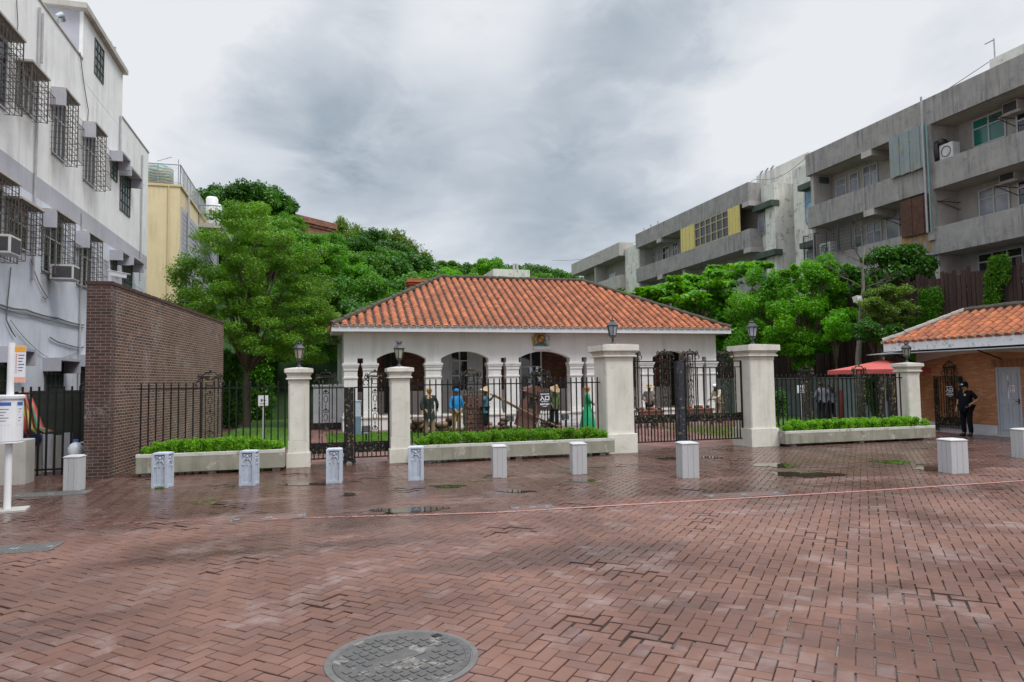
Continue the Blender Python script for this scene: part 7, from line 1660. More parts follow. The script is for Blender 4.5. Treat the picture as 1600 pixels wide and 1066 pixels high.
def figure(label, cat, name, loc, rz, J, k, skinm, shirt, trousers, sleeve=1.0, trouser_len=1.0, shirt_low=-.06, fat=1.0, shoes=True, hair=None, skirt=None, group=None):
    t = thing(name, label, cat, loc, rz, group); V = lambda key, r, r2=None: (*J[key], r*k, (r2 or r)*k)
    n = {'pelvis': V('pelvis', .12*fat, .10*fat), 'belly': V('belly', .125*fat, .105*fat), 'chest': V('chest', .14, .105), 'neck': V('neck', .052)}
    hd = Vector(J['head']); nk = Vector(J['neck']); up = (hd-nk).normalized(); fw = Vector(J.get('face', (0,-1,0))).normalized(); fw = (fw-up*fw.dot(up)).normalized(); sd = fw.cross(up)
    put = lambda a, b, c, r, r2=None: (*(hd+fw*a*k+up*b*k+sd*c*k), r*k, (r2 or r)*k)
    n['jaw'] = put(.012,-.055,0,.064); n['mid'] = put(.0,.015,0,.083,.09); n['crown'] = put(-.012,.075,0,.066)
    n['nose'] = put(.088,-.004,0,.016); n['chin'] = put(.062,-.075,0,.028); n['earL'] = put(-.005,0,.088,.015); n['earR'] = put(-.005,0,-.088,.015)
    e = [('pelvis','belly'),('belly','chest'),('chest','neck'),('neck','jaw'),('jaw','mid'),('mid','crown'),('mid','nose'),('jaw','chin'),('mid','earL'),('mid','earR')]
    for s in 'LR':
        n['sh'+s] = V('sh'+s, .058); n['el'+s] = V('el'+s, .042); n['wr'+s] = V('wr'+s, .028)
        n['hi'+s] = V('hi'+s, .085*min(fat,1.15)); n['kn'+s] = V('kn'+s, .055); n['an'+s] = V('an'+s, .038); n['to'+s] = V('to'+s, .032)
        w = Vector(J['wr'+s]); d = (w-Vector(J['el'+s])).normalized(); d = Vector(J.get('hand'+s, d)).normalized(); a = d.cross(Vector((0,-1,0.2))).normalized() if abs(d.dot(Vector((0,-1,.2)).normalized())) < .9 else d.cross(Vector((1,0,0))).normalized(); b = a.cross(d)
        pm = w+d*.055*k; n['pm'+s] = (*pm, .03*k, .018*k); e += [('chest','sh'+s),('sh'+s,'el'+s),('el'+s,'wr'+s),('wr'+s,'pm'+s),('pelvis','hi'+s),('hi'+s,'kn'+s),('kn'+s,'an'+s),('an'+s,'to'+s)]
        for q, (o, l) in enumerate(((-.028,.062),(-.009,.075),(.010,.07),(.028,.055))):
            kx = pm+a*o*k+d*.028*k; p1 = kx+d*l*.5*k-b*.006*k; p2 = p1+d*l*.4*k-b*.024*k
            for m_, (p, r) in enumerate(((kx,.0095),(p1,.0088),(p2,.0075))): n[f'f{s}{q}{m_}'] = (*p, r*k)
            e += [('pm'+s, f'f{s}{q}0'), (f'f{s}{q}0', f'f{s}{q}1'), (f'f{s}{q}1', f'f{s}{q}2')]
        tb = w+d*.03*k-a*.035*k; t2 = tb+d*.035*k-a*.018*k-b*.012*k; n['tb'+s] = (*tb, .012*k); n['tt'+s] = (*t2, .0095*k); e += [('wr'+s,'tb'+s),('tb'+s,'tt'+s)]
    skin('body', n, e, skinm, t)
    ey = MB()
    for c in (-.032, .032): q = put(.077,.02,c,.01); ey.ball(q[:3], .011*k, 7, 5)
    ey.build('eyes', EYE, t, smooth=True); q = put(.078,-.043,0,.01); m_ = MB(); m_.ball(q[:3], .02*k, 8, 5, sz=.35); m_.build('mouth', cloth('lips_'+str(len(MT)), (.25,.09,.07)), t, smooth=True)
    # shirt or coat
    pl_, ch = J['pelvis'], J['chest']; lowz = pl_[2]+shirt_low*k
    n = {'lo': (pl_[0], pl_[1], lowz, .205*fat*k, .145*fat*k), 'belly': (*J['belly'], .158*fat*k, .13*fat*k), 'chest': (*ch, .172*k, .13*k), 'top': (*lerp(ch, J['neck'], .72), .085*k, .075*k)}; e = [('lo','belly'),('belly','chest'),('chest','top')]
    if lowz < pl_[2]-.12*k: n['pel'] = (pl_[0], pl_[1], pl_[2], .195*fat*k, .14*fat*k); e = [('lo','pel'),('pel','belly'),('belly','chest'),('chest','top')]
    n = {'chest': n['chest'], **{a: b for a, b in n.items() if a != 'chest'}}
    for s in 'LR':
        n['sh'+s] = (*J['sh'+s], .078*k); e.append(('chest','sh'+s)); f = min(sleeve, 1)
        if sleeve <= .55: n['ev'+s] = (*lerp(J['sh'+s], J['el'+s], sleeve/.55), .066*k); e.append(('sh'+s,'ev'+s))
        else: n['el'+s] = (*J['el'+s], .06*k); n['ev'+s] = (*lerp(J['el'+s], J['wr'+s], (sleeve-.55)/.45), .048*k); e += [('sh'+s,'el'+s),('el'+s,'ev'+s)]
    skin('shirt', n, e, shirt, t)
    if not skirt:
        p, bl = Vector(J['pelvis']), Vector(J['belly']); m_ = MB(); z1, z0 = bl[2]+.04*k, lowz; nn = 6; rings = []
        for i in range(nn+1):
            f = i/nn; z = z1+(z0-z1)*f; g_ = min(1, (z1-z)/max(.01, z1-p.z)); c_ = bl.lerp(p, g_); fl = 1+.10*max(0, (p.z-z)/.3); rings.append([(c_.x+.178*fat*k*fl*(1+.03*math.sin(a*5+i))*math.cos(a), c_.y+.142*fat*k*fl*math.sin(a), z) for a in [2*math.pi*q/22 for q in range(22)]])
        m_.add([v for r_ in rings for v in r_], [(i*22+q, i*22+(q+1) % 22, (i+1)*22+(q+1) % 22, (i+1)*22+q) for i in range(nn) for q in range(22)]); m_.build('shirt_hem', shirt, t, smooth=True)
    if skirt:
        m_ = MB(); p = Vector(J['pelvis']); pr = [(skirt[0]*1.0,.02),(skirt[0]*.97,.25),(skirt[0]*.80,.55),(.17,.86),(.155,1.0),(.13,1.06)]
        seg = 40; vs = []; fs = []
        for (r, z) in pr:
            for q in range(seg): a = 2*math.pi*q/seg; f = 1+.06*math.sin(a*11+z*2)*(1.05-z); vs.append((p.x*min(1,z/.93)+r*f*k*math.cos(a), p.y+r*f*.85*k*math.sin(a), z*k))
        for i in range(len(pr)-1):
            for q in range(seg): fs.append((i*seg+q, i*seg+(q+1) % seg, (i+1)*seg+(q+1) % seg, (i+1)*seg+q))
        m_.add(vs, fs); m_.build('skirt', trousers, t, smooth=True)
    else:
        n = {'pelvis': (*J['pelvis'], .14*fat*k, .12*fat*k)}; e = []
        for s in 'LR':
            n['hi'+s] = (*J['hi'+s], .092*min(fat,1.2)*k); n['kn'+s] = (*J['kn'+s], .082*k); n['an'+s] = (*lerp(J['kn'+s], J['an'+s], trouser_len+(.07 if shoes else 0)), .07*k); e += [('pelvis','hi'+s),('hi'+s,'kn'+s),('kn'+s,'an'+s)]
        skin('trousers', n, e, trousers, t)
    if shoes:
        for s in 'LR':
            a, b = Vector(J['an'+s]), Vector(J['to'+s]); m_ = MB(); bk = a+(a-b)*.25; m_.tube([(bk.x,bk.y,.045*k),(a.x,a.y,.052*k),lerp(tuple(a), tuple(b), .6)[:2]+(.042*k,),(b.x,b.y,.032*k),tuple(Vector((b.x,b.y,.028*k))+(b-a)*.12)], [.03*k,.05*k,.05*k,.044*k,.02*k], 10); m_.build('shoe', SHOE, t, smooth=True)
    M4 = Matrix((sd, -fw, up)).transposed().to_4x4(); M4.translation = hd
    if hair:
        m_ = MB(); m_.lathe([(.095*k,.0),(.101*k,.045*k),(.088*k,.09*k),(.05*k,.118*k),(.01*k,.125*k)], 14, (0,.012*k,.0)); m_.lathe([(.06*k,-.07*k),(.086*k,-.03*k),(.092*k,.02*k)], 12, (0,.03*k,0), sy=.75)
        m_.xf(M4); m_.build('hair', hair, t, smooth=True)
    t['_h'] = 0; del t['_h']
    return t, M4
def hat_conical(t, M4, mat, r=.24, h=.17, k=1):
    m_ = MB(); m_.lathe([(r,.04),(r*.98,.05),(r*.55,.04+h*.42),(.05,.04+h*.9),(.01,.04+h)], 20, (0,0,.02)); m_.xf(M4); m_.build('conical_hat', mat, t)
STRAW = M('straw', (.42,.31,.18), (.33,.24,.13), 25, .9, .3)
SG = 'painted statues on the villa lawn'
def put(px, Y): return Vector((P(px, 640, Y=Y).x, Y, 0))
# man in a dark frock coat, seen from behind
J, k = pose(1.72, wrL=(.26,.14,.92), elL=(.28,.12,1.14), wrR=(-.28,-.14,.98), elR=(-.27,.02,1.16)); c = put(671, 24.0)
t, M4 = figure('statue of a man in a dark grey green frock coat seen from behind', 'statue', 'statue', c, R(172), J, k, SKIN_P, cloth('dark_frock_coat', (.035,.048,.042), (.025,.034,.03)), cloth('tan_trousers', (.26,.19,.12)), shirt_low=-.30, hair=cloth('golden_hair', (.42,.24,.06)), group=SG)
J, k = pose(1.66, elL=(.27,.0,1.14), wrL=(.30,-.08,.95), elR=(-.27,0,1.14), wrR=(-.30,-.1,.95)); c = put(713, 24.6)
t, M4 = figure('statue of a man in a blue cap, bright blue jacket and baggy tan trousers', 'statue', 'statue', c, R(20), J, k, SKIN_D, cloth('bright_blue_jacket', (.03,.22,.46), (.025,.17,.38)), cloth('baggy_tan_cloth', (.33,.23,.12)), shirt_low=-.02, fat=1.12, group=SG)
m_ = MB(); m_.lathe([(.098,.02),(.103,.06),(.09,.11),(.04,.135),(.01,.14)], 14); m_.xf(M4); m_.build('cap', MT['bright_blue_jacket'], t, smooth=True)
J, k = pose(1.64, elL=(.30,-.12,1.24), wrL=(.22,-.26,1.40), elR=(-.30,-.06,1.24), wrR=(-.22,-.14,1.42)); c3 = put(758, 24.9)
t, M4 = figure('statue of a porter in a conical hat and teal tunic carrying the sedan poles', 'statue', 'statue', c3, R(60), J, k, SKIN_D, cloth('teal_tunic', (.06,.17,.22), (.045,.13,.17)), cloth('black_short_trousers', (.014,.014,.016)), sleeve=.9, trouser_len=.55, shirt_low=-.16, shoes=False, group=SG)
hat_conical(t, M4, STRAW); m_ = MB(); m_.torus((0,0,1.0*k), .172, .022, 20, 'Z'); m_.build('belt', MT['black_short_trousers'], t)
J, k = pose(1.66, head=(0,-.05,1.55), face=(0,-.85,-.5), elL=(.26,.0,1.14), wrL=(.17,-.16,.98), elR=(-.26,0,1.14), wrR=(-.2,-.14,.98)); c4_ = put(866, 25.0)
t, M4 = figure('statue of a porter in a conical hat and olive green shirt with bowed head', 'statue', 'statue', c4_, R(15), J, k, SKIN_D, cloth('olive_shirt', (.12,.16,.07), (.09,.12,.055)), cloth('black_trousers', (.014,.015,.017)), shirt_low=-.10, shoes=False, group=SG)
hat_conical(t, M4, STRAW, .22, .22)
J, k = pose(1.68, elL=(.2,-.06,1.14), wrL=(.08,-.24,1.02), elR=(-.2,-.06,1.14), wrR=(-.06,-.25,1.0)); c = put(918, 24.2)
t, M4 = figure('statue of a golden haired woman in a long green gown beside the gate pillar', 'statue', 'statue', c, R(75), J, k, SKIN_P, cloth('green_gown', (.015,.27,.11), (.05,.36,.18), .4), MT['green_gown'], skirt=(.36,), hair=MT['golden_hair'], group=SG)
m_ = MB(); m_.ball((0,.11,.05), .05, 10, 8); m_.xf(M4); m_.build('hair_bun', MT['golden_hair'], t, smooth=True)
J, k = pose(1.68, elL=(.27,-.04,1.15), wrL=(.14,-.24,1.10), elR=(-.27,-.04,1.15), wrR=(-.2,-.25,1.05)); c = put(1015, 25.6)
t, M4 = figure('statue of a man in a broad hat and grey jacket behind the vehicle gate', 'statue', 'statue', c, R(-20), J, k, SKIN_D, cloth('grey_jacket', (.20,.17,.14), (.15,.13,.11)), MT['black_trousers'], shirt_low=-.05, group=SG)
m_ = MB(); m_.lathe([(.21,.05),(.215,.06),(.11,.075),(.105,.13),(.07,.17),(.01,.175)], 18); m_.xf(M4); m_.build('brimmed_hat', STRAW, t)
J, k = pose(1.72, chest=(0,-.10,1.25), neck=(0,-.18,1.40), head=(0,-.24,1.51), face=(0,-1,-.25), shL=(.18,-.12,1.34), shR=(-.18,-.12,1.34), elL=(.22,-.28,1.10), wrL=(.14,-.52,1.02), elR=(-.24,-.2,1.08), wrR=(-.2,-.4,.98)); c = put(1124, 26.2)
t, M4 = figure('statue of a bearded man in a white cap and cream tunic leaning forward', 'statue', 'statue', c, R(-72), J, k, SKIN_D, cloth('cream_tunic', (.50,.44,.34), (.42,.36,.28)), cloth('beige_trousers', (.36,.29,.20)), shirt_low=-.12, group=SG)
m_ = MB(); m_.lathe([(.097,.03),(.10,.07),(.085,.115),(.03,.135)], 14); m_.xf(M4); m_.build('cap', MT['white_paint'], t, smooth=True); m_ = MB(); m_.ball((0,-.075,-.10), .06, 9, 7, sz=1.2); m_.xf(M4); m_.build('beard', HAIR, t, smooth=True)
# living people
NAVY = cloth('navy_uniform', (.0045,.0055,.011), (.007,.008,.014), .9)
g0 = P(1512, 681, Z=0); J, k = pose(1.68, wide=1.08, elL=(.34,.09,1.14), wrL=(.20,-.09,1.00), handL=(-.5,-.6,-.6), elR=(-.28,.02,1.12), wrR=(-.27,-.08,.88))
t, M4 = figure('person in a navy uniform and cap, hand on hip, by the guardhouse wall', 'person', 'person', (g0.x, g0.y, 0), R(-88), J, k, SKIN, NAVY, NAVY, sleeve=.5, shirt_low=-.04, fat=1.22, hair=HAIR)
m_ = MB(); m_.lathe([(.098,.03),(.104,.06),(.098,.12),(.06,.15),(.01,.155)], 16); m_.xf(M4); m_.build('cap', NAVY, t, smooth=True); m_ = MB(); m_.obox((0,-.13,.045), .15, .13, .012, 0, tilt=(R(12),0)); m_.xf(M4); m_.build('cap_visor', NAVY, t)
m_ = MB(); m_.obox((0,-.103,.09), .07, .008, .035); m_.xf(M4); m_.build('cap_badge', MT['white_paint'], t)
m_ = MB(); m_.lathe([(.032,-.004),(.036,0),(.001,.008)], 12); m_.xf(Matrix.Translation((.075*k,-.128*k,1.30*k)) @ Matrix.Rotation(R(80), 4, 'X')); m_.build('badge', cloth('badge_gold', (.5,.42,.16)), t)
m_ = MB(); m_.lathe([(.033,-.004),(.036,0),(.001,.008)], 12); m_.xf(Matrix.Translation((.29*k,.03*k,1.24*k)) @ Matrix.Rotation(R(85), 4, 'Y')); m_.build('sleeve_patch', cloth('patch_blue', (.16,.24,.36)), t)
m_ = MB(); m_.torus((0,0,.955*k), .178, .022, 24, 'Z', sz=.84); m_.build('belt', MT['black'], t)
GREY = cloth('grey_work_shirt', (.20,.20,.25), (.16,.16,.21))
for (px, Y, h, rz, lab, lean) in ((1284, 23.2, 1.70, 190, 'person with short black hair and grey shirt walking away behind the right fence', -.02), (1299, 23.7, 1.62, 172, 'person with long black hair and grey shirt walking away behind the right fence', .02)):
    J, k = pose(h, elL=(.26,-.06,1.13), wrL=(.2,-.2,.98), elR=(-.26,-.04,1.13), wrR=(-.22,-.2,1.0), knL=(.10,-.06,.48), anR=(-.11,.12,.10), toR=(-.12,-.02,.03)); t, M4 = figure(lab, 'person', 'person', put(px, Y), R(rz), J, k, SKIN, GREY, MT['black_trousers'], sleeve=.9, shirt_low=-.05, hair=HAIR)
    if h < 1.65: m_ = MB(); m_.tube([(0,.07,.05),(0,.11,-.05),(0,.12,-.17),(0,.11,-.27)], [.08,.09,.08,.03], 10); m_.xf(M4); m_.build('long_hair', HAIR, t, smooth=True)

# ------------------------------------------------------------------ props on the lawn
def sedan():
    c = put(819, 24.6); t = thing('sedan_chair', 'red brown sedan chair with a round roof tilted forward on its carrying poles', 'sedan chair', c, R(-6)); tilt = Matrix.Translation((0,0,.18)) @ Matrix.Rotation(R(17), 4, 'Y')
    w, d, h = .70, .74, 1.30
    b = MB(); b.box(-w/2, w/2, -d/2, d/2, 0, .10); b.box(-w/2, w/2, -d/2, d/2, .36, .44)
    for sx in (-1, 1):
        for sy in (-1, 1): b.box(sx*w/2-(.06 if sx > 0 else 0), sx*w/2+(0 if sx > 0 else .06), sy*d/2-(.06 if sy > 0 else 0), sy*d/2+(0 if sy > 0 else .06), .1, h)
    b.box(-w/2+.06, w/2-.06, -d/2+.01, -d/2+.04, .1, .36); b.box(-w/2+.06, -.16, -d/2+.012, -d/2+.04, .44, h-.16); b.box(.10, w/2-.06, -d/2+.012, -d/2+.04, .44, h-.16); b.box(-.16, .10, -d/2+.012, -d/2+.04, .44, .72); b.box(-w/2+.06, w/2-.06, d/2-.04, d/2-.01, .1, 1.0); b.box(-w/2+.01, -w/2+.04, -d/2+.06, d/2-.06, .1, 1.0); b.box(w/2-.04, w/2-.01, -d/2+.06, d/2-.06, .1, .4); b.box(-w/2+.06, w/2-.06, -d/2, -d/2+.04, h-.16, h); None
    b.xf(tilt); b.build('cabin', MT['sedan_wood'], t, bevel=.006)
    wd = MB(); wd.box(-w/2+.06, w/2-.06, -d/2+.07, -d/2+.09, .44, h-.16); wd.xf(tilt); wd.build('window', MT['dark_room'], t)
    r = MB(); n = 10; pr = [(-w/2-.10, h)]+[(-(w/2+.02)*math.cos(math.pi*i/n), h+.03+.27*math.sin(math.pi*i/n)) for i in range(n+1)]+[(w/2+.10, h)]; r.prism(pr, -d/2-.06, d/2+.06, 'Y'); r.box(-w/2-.12, w/2+.12, -d/2-.10, d/2+.10, h-.03, h-.001); r.xf(tilt); r.build('roof', MT['sedan_wood'], t, bevel=.008)
    for sy in (-1, 1): p = MB(); p.tube([(-1.65, sy*(d/2+.05), .60),(0, sy*(d/2+.05), .52),(1.2, sy*(d/2+.05), .56)], .028, 8); p.xf(Matrix.Translation((0,0,.18)) @ Matrix.Rotation(R(26), 4, 'Y')); p.build('carrying_pole', MT['pole_wood'], t)
sedan()
def props():
    c = put(742, 26.0); t = thing('wooden_cabinet', 'dark brown tall slatted cabinet on the lawn between the blue statue and the porter', 'cabinet', c); b = MB(); b.box(-.42,.42,-.3,.3,.25,1.42); b.build('carcass', MT['wood_brown'], t, bevel=.01); b = MB()
    for s in (-1, 1): b.box(s*.21-.18, s*.21+.18, -.325, -.30, .3, .82); b.box(s*.21-.18, s*.21+.18, -.325, -.30, .88, 1.36)
    b.build('door', MT['sedan_wood'], t, bevel=.006)
    for sx in (-.36, .36):
        for sy in (-.24, .24): l = MB(); l.box(sx-.04, sx+.04, sy-.04, sy+.04, 0, .25); l.build('leg', MT['wood_brown'], t)
    c = put(756, 25.6); t = thing('wooden_crate', 'brown plank crate standing beside the dark cabinet on the lawn', 'crate', c+Vector((-.4,-.3,0))); b = MB()
    for k in range(5): b.box(-.36,.36,-.28,-.25,.03+k*.17,.17+k*.17); b.box(-.36,-.33,-.25,.28,.03+k*.17,.17+k*.17); b.box(.33,.36,-.25,.28,.03+k*.17,.17+k*.17)
    b.build('slats', MT['sedan_wood'], t); b = MB(); b.box(-.33,.33,-.25,.25,.02,.80); b.build('lining', MT['dark_room'], t)
    for (px, Y, s, lab) in ((662, 25.6, 1.0, 'heap of brown bundles on the lawn behind the frock coat statue'), (695, 25.8, 1.1, 'heap of brown bundles on the lawn between the two statues at the left'), (775, 26.0, .8, 'small heap of pale bundles behind the porter statue'), (857, 25.8, .7, 'small heap of brown bundles behind the sedan chair')):
        c = put(px, Y); t = thing('cargo_heap', lab, 'cargo', c); g_ = random.Random(px)
        for k in range(9): b = MB(); x, y, z = g_.uniform(-.5,.5)*s, g_.uniform(-.2,.2), .12+.17*(k//4)*s; b.ball((x,y,z), .17*s, 10, 7, 1.3, 1.0, .75); b.build('bundle', MT['pole_wood' if k % 3 == 0 else 'wood_brown'], t, smooth=True)
    def stall(px, Y, w, label):
        c = put(px, Y); t = thing('stall_table', label, 'table', c); b = MB(); b.box(-w/2, w/2, -.35, .35, .62, .68); b.box(-w/2+.05, w/2-.05, -.33, -.30, .44, .62); b.build('top', MT['sedan_wood'], t, bevel=.006)
        for sx in (-1, 1):
            for sy in (-1, 1): l = MB(); l.box(sx*(w/2-.08)-.035, sx*(w/2-.08)+.035, sy*.28-.035, sy*.28+.035, 0, .62); l.build('leg', MT['wood_brown'], t)
        for q in range(5): x = -w/2+.12+(w-.24)*q/4; b = MB(); b.lathe([(.06,.68),(.09,.72),(.085,.78),(.05,.80)], 10, (x, -.05+.1*(q % 2), 0)); tag(b.build('clay_pot', MT['tile' if q % 2 else 'wood_brown'], loc=c, smooth=True), ('pot on the '+label)[:90], 'pot', 'pots on the stall tables')
    stall(1013, 24.9, 1.15, 'brown market stall table under the hatted statue'); stall(1088, 25.3, 1.25, 'brown market stall table left of the leaning statue')
    for (px, Y, z0, lab) in ((572, 22.9, .0, 'small black flood lamp on the lawn behind the pedestrian gate'), (797, 26.6, .0, 'small black flood lamp on the lawn left of the sedan chair'), (883, 26.6, 0, 'small black flood lamp on the lawn right of the green shirt statue')):
        c = put(px, Y); t = thing('flood_lamp', lab, 'lamp', c); b = MB(); b.obox((0,0,.40), .28, .16, .24, 0, tilt=(R(-20),0)); b.build('housing', MT['black'], t, bevel=.02); b = MB(); b.obox((0,-.085,.37), .22, .01, .18, 0, tilt=(R(-20),0)); b.build('lens', MT['glass_pale'], t); b = MB(); b.tube([(0,0,0),(0,0,.3)], .025, 7); b.build('stake', MT['black'], t)
    c = P(557, 681, Z=0); t = thing('power_cabinet', 'tall narrow blue grey utility column behind the lock post of the pedestrian gate', 'utility box', c); zt = hit(557, 626, c, _r0).z; b = MB(); b.box(-.16,.16,-.12,.12,0,zt*.55); b.build('lower_box', MT['blue_steel'], t, bevel=.01); b = MB(); b.box(-.15,.15,-.11,.11,zt*.55,zt-.03); b.build('upper_box', MT['cast_grey'], t, bevel=.01); b = MB(); b.box(-.17,.17,-.13,.13,zt-.03,zt); b.build('lid', MT['cast_grey'], t)
    q = P(522, 640, Y=30); t = thing('garden_shed', 'white box shed left of the villa corner behind the pedestrian gate', 'shed', (q.x-.1, 31, 0)); zt = P(522, 601, Y=30).z; b = MB(); b.box(-.75,.75,-.9,.9,.25,zt-.06); b.build('wall', MT['white_grey'], t, bevel=.01); b = MB(); b.box(-.8,.8,-.95,.95,zt-.06,zt); b.build('roof', MT['white_paint'], t); b = MB(); b.box(-.7,.7,-.85,.85,0,.25); b.build('base', MT['black'], t)
    for (px, py0, py1, pyb, Y, w, lab) in ((411, 618, 634, 672, 22, .30, 'small white notice on a thin post on the grass behind the left planter'), (1252, 602, 614, 650, 21.5, .30, 'small white notice with a red line on a thin post behind the right planter')):
        q = put(px, Y); z1, z0 = P(px, py0, Y=Y).z, P(px, py1, Y=Y).z; t = thing('notice_post', lab, 'sign', q, R(-5)); b = MB(); b.tube([(0,0,0),(0,0,z1-.02)], .016, 8); b.build('post', MT['alu'], t); b = MB(); b.box(-w/2, w/2, -.03, -.017, z0, z1); b.build('panel', MT['poster_white'], t)
        b = MB(); b.box(-w*.3, w*.3, -.034, -.03, z0+.05, z0+.075); b.build('red_line', MT['red_ink'], t); b = MB(); b.box(-w*.22, -w*.02, -.034, -.03, z0+.12, z0+.2); b.box(w*.03, w*.3, -.034, -.03, z0+.15, z0+.17); b.build('small_print', MT['ink'], t)
    q = put(1314, 22.3); t = thing('marker_post', 'dark red square post behind the right fence beside the two grey shirted people', 'post', q); b = MB(); b.box(-.05,.05,-.05,.05,0,P(1314, 609, Y=22.3).z); b.build('post', MT['rust_red'], t, bevel=.01); b = MB(); b.box(-.065,.065,-.065,.065,0,.05); b.build('base_plate', MT['black'], t)
    # lamp cluster behind the fence sign
    q = P(834, 600, Y=17.6); t = thing('lamp_cluster', 'cluster of small silver flood lamps on a dark post before the centre arch', 'lamp', (q.x, 17.6, 0)); b = MB(); b.box(-.03,.03,-.03,.03,0,2.25); b.box(-.22,.22,-.02,.02,2.0,2.03); b.build('post', MT['black_iron'], t)
    for (px, py, w, h, a) in ((829, 580, .10, .19, -8), (838.5, 577.5, .08, .15, 6), (827, 596, .08, .14, 5), (833, 596, .06, .13, -4), (842.5, 593, .10, .13, 0)):
        p = P(px, py, Y=17.55)-Vector((q.x, 17.6, 0)); b = MB(); b.obox(p, w, .06, h, R(10), tilt=(R(12), R(a))); l = b.build('lamp_head', MT['black'], t, bevel=.006); b = MB(); b.obox(p+Vector((0,-.034,0)), w*.8, .01, h*.85, R(10), tilt=(R(12), R(a))); b.build('lens', MT['glass_pale'], l)
MT['rust_red'] = M('dark_red_paint', (.16,.03,.025), (.12,.025,.02), 6, .6, .1)
props()
def entry_sign(t, w, h, flip, rot):
    """dark board with a white arrow, the word for entrance and small print"""
    g_ = MB(); g_.box(-w/2, w/2, -.008, .008, -h/2, h/2); b = g_.build('board', MT['sign_dark'], t); s = -1 if flip else 1; y0, y1 = -.0105, -.0082
    a = MB(); a.box(-w*.38, w*.30, y0, y1, h*.345, h*.385); b2 = a
    a.prism([(s*w*.26, h*.41),(s*w*.40, h*.365),(s*w*.26, h*.32)], y0-.0004, y1, 'Y'); a.build('arrow', MT['white_paint'], t)
    q = words('入口', w*.42, MT['white_paint'], t, 'entrance_lettering', (0,-.0085,h*.12), weight=.006)
    words('ENTRANCE', w*.115, MT['white_paint'], t, 'small_lettering', (0,-.0085,-h*.055), weight=.001)
    words('英國領事館', w*.155, MT['white_paint'], t, 'place_lettering', (0,-.0085,-h*.22), weight=.003)
    words('Consulate', w*.09, MT['white_paint'], t, 'small_lettering', (0,-.0085,-h*.33), weight=.001)
MT['sign_dark'] = M('dark_sign_board', (.032,.022,.03), (.03,.02,.028), 4, .45, 0)
ys = YF-.05; q0, q1 = P(842, 640, Y=ys), P(860, 612, Y=ys); t = thing('entrance_sign', 'dark board with a white right arrow and 入口 hung on the middle fence', 'sign', ((q0.x+q1.x)/2, ys, (q0.z+q1.z)/2)); entry_sign(t, q1.x-q0.x, q1.z-q0.z, False, 0)
# open gate leaf folded against the guardhouse
def side_gate():
    X = GX-.12; y0, y1 = P(1504, 640, X=X).y, P(1461, 640, X=X).y; w = y1-y0; c = Vector((X, (y0+y1)/2, 0)); zr = P(1483, 588, X=X).z; zt = P(1483, 563, X=X).z
    t = thing('gate_leaf', 'rust brown iron gate leaf folded open against the guardhouse wall with a sign', 'iron gate', c, R(-90)); h = w/2
    f = MB(); f.box(-h, h, -.015, .015, .16, .19); f.box(-h, h, -.015, .015, zr-.03, zr); f.box(-h, -h+.11, -.02, .02, .04, zr); f.box(h-.03, h, -.02, .02, .1, zr); f.build('frame', MT['worn_iron'], t)
    g_ = MB(); gilt_band(g_, -h+.11, h-.03, .24, .52); g_.build('ornamental_band', MT['worn_iron'], t); g_ = MB(); lantern_panel(g_, .10, .52, zr, zt, .34); g_.build('lantern_panel', MT['worn_iron'], t)
    for k in range(9): x = -h+.16+(w-.22)*k/8; b = MB(); b.box(x-.009, x+.009, -.009, .009, .19, zr-.03); b.build('bar', MT['worn_iron'], t)
    q = P(1484, 612, X=X-.05); a0, a1 = P(1490.5, 601, X=X-.05), P(1477.5, 622, X=X-.05); t2 = thing('entrance_sign', 'dark board with a white left arrow and 入口 hung on the folded gate leaf', 'sign', (X-.05, q.y, q.z), R(-90)); entry_sign(t2, abs(a1.y-a0.y), abs(a1.z-a0.z), True, 0)
    b = MB(); b.box(-.10,.10,-.06,.06,-.09,.09); qq = P(1499, 593, X=GX-.06); tag(b.build('junction_box', MT['sign_dark'], loc=(GX-.065, qq.y, qq.z), bevel=.01), 'small dark box fixed on the brick wall above the guard', 'box')
side_gate()
def stanchion():
    c = P(1483.5, 672, Z=0); t = thing('barrier_post', 'stainless steel queue post with a stretched red belt before the guardhouse gate leaf', 'queue barrier', c); z = hit(1483, 621, c, _r0).z; b = MB(); b.lathe([(.17,0),(.17,.012),(.05,.03),(.03,.04)], 24); b.build('base', MT['alu'], t, smooth=True); b = MB(); b.lathe([(.028,.03),(.028,z-.1),(.034,z-.1),(.034,z),(.02,z+.01)], 16); b.build('post', MT['alu'], t)
    e = P(1436, 625, Y=c.y+1.6); b = MB(); d = Vector((e.x-c.x, e.y-c.y, 0)); L_ = d.length; n = Vector((-d.y, d.x, 0)).normalized()*.003; m = 8; vs = []
    for i in range(m+1): p = d*(i/m)+Vector((0,0,z-.05-.02*math.sin(math.pi*i/m))); vs += [p-n-Vector((0,0,.027)), p-n+Vector((0,0,.027)), p+n-Vector((0,0,.027)), p+n+Vector((0,0,.027))]
    b.add(vs, [f for i in range(m) for f in ((4*i,4*i+4,4*i+5,4*i+1),(4*i+2,4*i+3,4*i+7,4*i+6),(4*i+1,4*i+5,4*i+7,4*i+3),(4*i,4*i+2,4*i+6,4*i+4))]); b.build('belt', MT['belt_red'], t)
MT['belt_red'] = M('red_belt', (.36,.05,.055), (.32,.045,.05), 6, .6, 0)
stanchion()
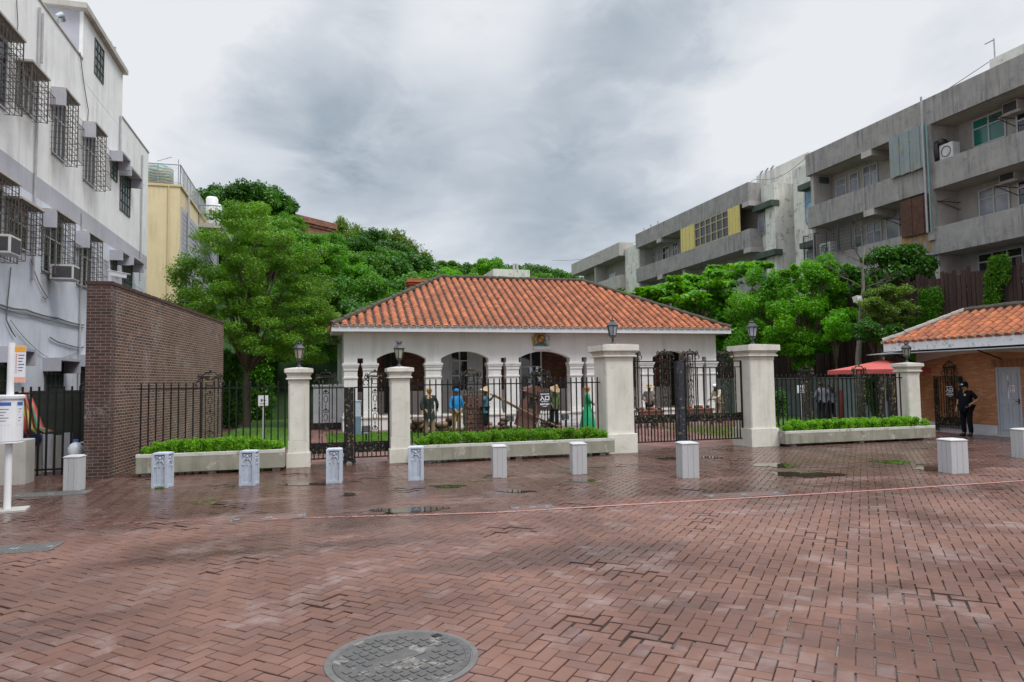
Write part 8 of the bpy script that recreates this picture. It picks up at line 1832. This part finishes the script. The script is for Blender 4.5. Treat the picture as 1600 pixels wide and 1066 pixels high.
def parasol():
    c = Vector((P(1382, 600, Y=19.9).x+.02, 19.9, 0)); t = thing('parasol', 'faded red square parasol open beside the guardhouse behind the right pillar', 'parasol', c, R(14)); zt, ze = P(1381, 562, Y=19.9).z, P(1381, 578, Y=19.3).z; r = 1.32
    p = MB(); p.tube([(0,0,0),(0,0,zt+.05)], .026, 10); p.build('pole', MT['white_grey'], t); p = MB(); p.lathe([(.28,0),(.28,.08),(.06,.12),(.04,.3)], 20); p.build('base', MT['grille'], t)
    n = 10; vs = []; fs = []; cr = [(-r,-r),(r,-r),(r,r),(-r,r)]
    ring = []
    for s in range(4):
        a, b = cr[s], cr[(s+1) % 4]
        for k in range(n): f = k/n; ring.append((a[0]+(b[0]-a[0])*f, a[1]+(b[1]-a[1])*f, .035*math.sin(math.pi*f)))
    N_ = len(ring)
    for i in range(6):
        f = i/5*.97+.03
        for (x, y, sg) in ring: vs.append((x*f, y*f, zt-(zt-ze)*f+sg*f*.6-.05*math.sin(math.pi*f)*.3))
    for (x, y, sg) in ring: vs.append((x*1.005, y*1.005, ze+sg*.6-.15+.012*math.sin((x+y)*9)))
    for i in range(6):
        for q in range(N_): fs.append((i*N_+q, i*N_+(q+1) % N_, (i+1)*N_+(q+1) % N_, (i+1)*N_+q))
    m_ = MB(); m_.add(vs, fs); o = m_.build('canopy', MT['parasol'], t, fix=False); sd = o.modifiers.new('s', 'SOLIDIFY'); sd.thickness = .006
    for (x, y) in cr: p = MB(); p.tube([(0,0,zt-.03),(x*.985,y*.985,ze+.01-.03)], .012, 6); p.build('rib', MT['alu'], t)
    p = MB(); p.ball((0,0,zt+.06), .04, 8, 6); p.build('finial', MT['white_paint'], t)
def parasolmat():
    m = M('faded_red_canvas', (.66,.155,.135), (.58,.12,.105), 2, .8, .1); nt = m.node_tree; N = nt.nodes; L = nt.links; bs = N['Principled BSDF']; tr = N.new('ShaderNodeBsdfTranslucent'); tr.inputs[0].default_value = (.6,.10,.08,1); mx = N.new('ShaderNodeMixShader'); mx.inputs[0].default_value = .3; L.new(bs.outputs[0], mx.inputs[1]); L.new(tr.outputs[0], mx.inputs[2]); L.new(mx.outputs[0], N['Material Output'].inputs[0]); return m
MT['parasol'] = parasolmat(); parasol()
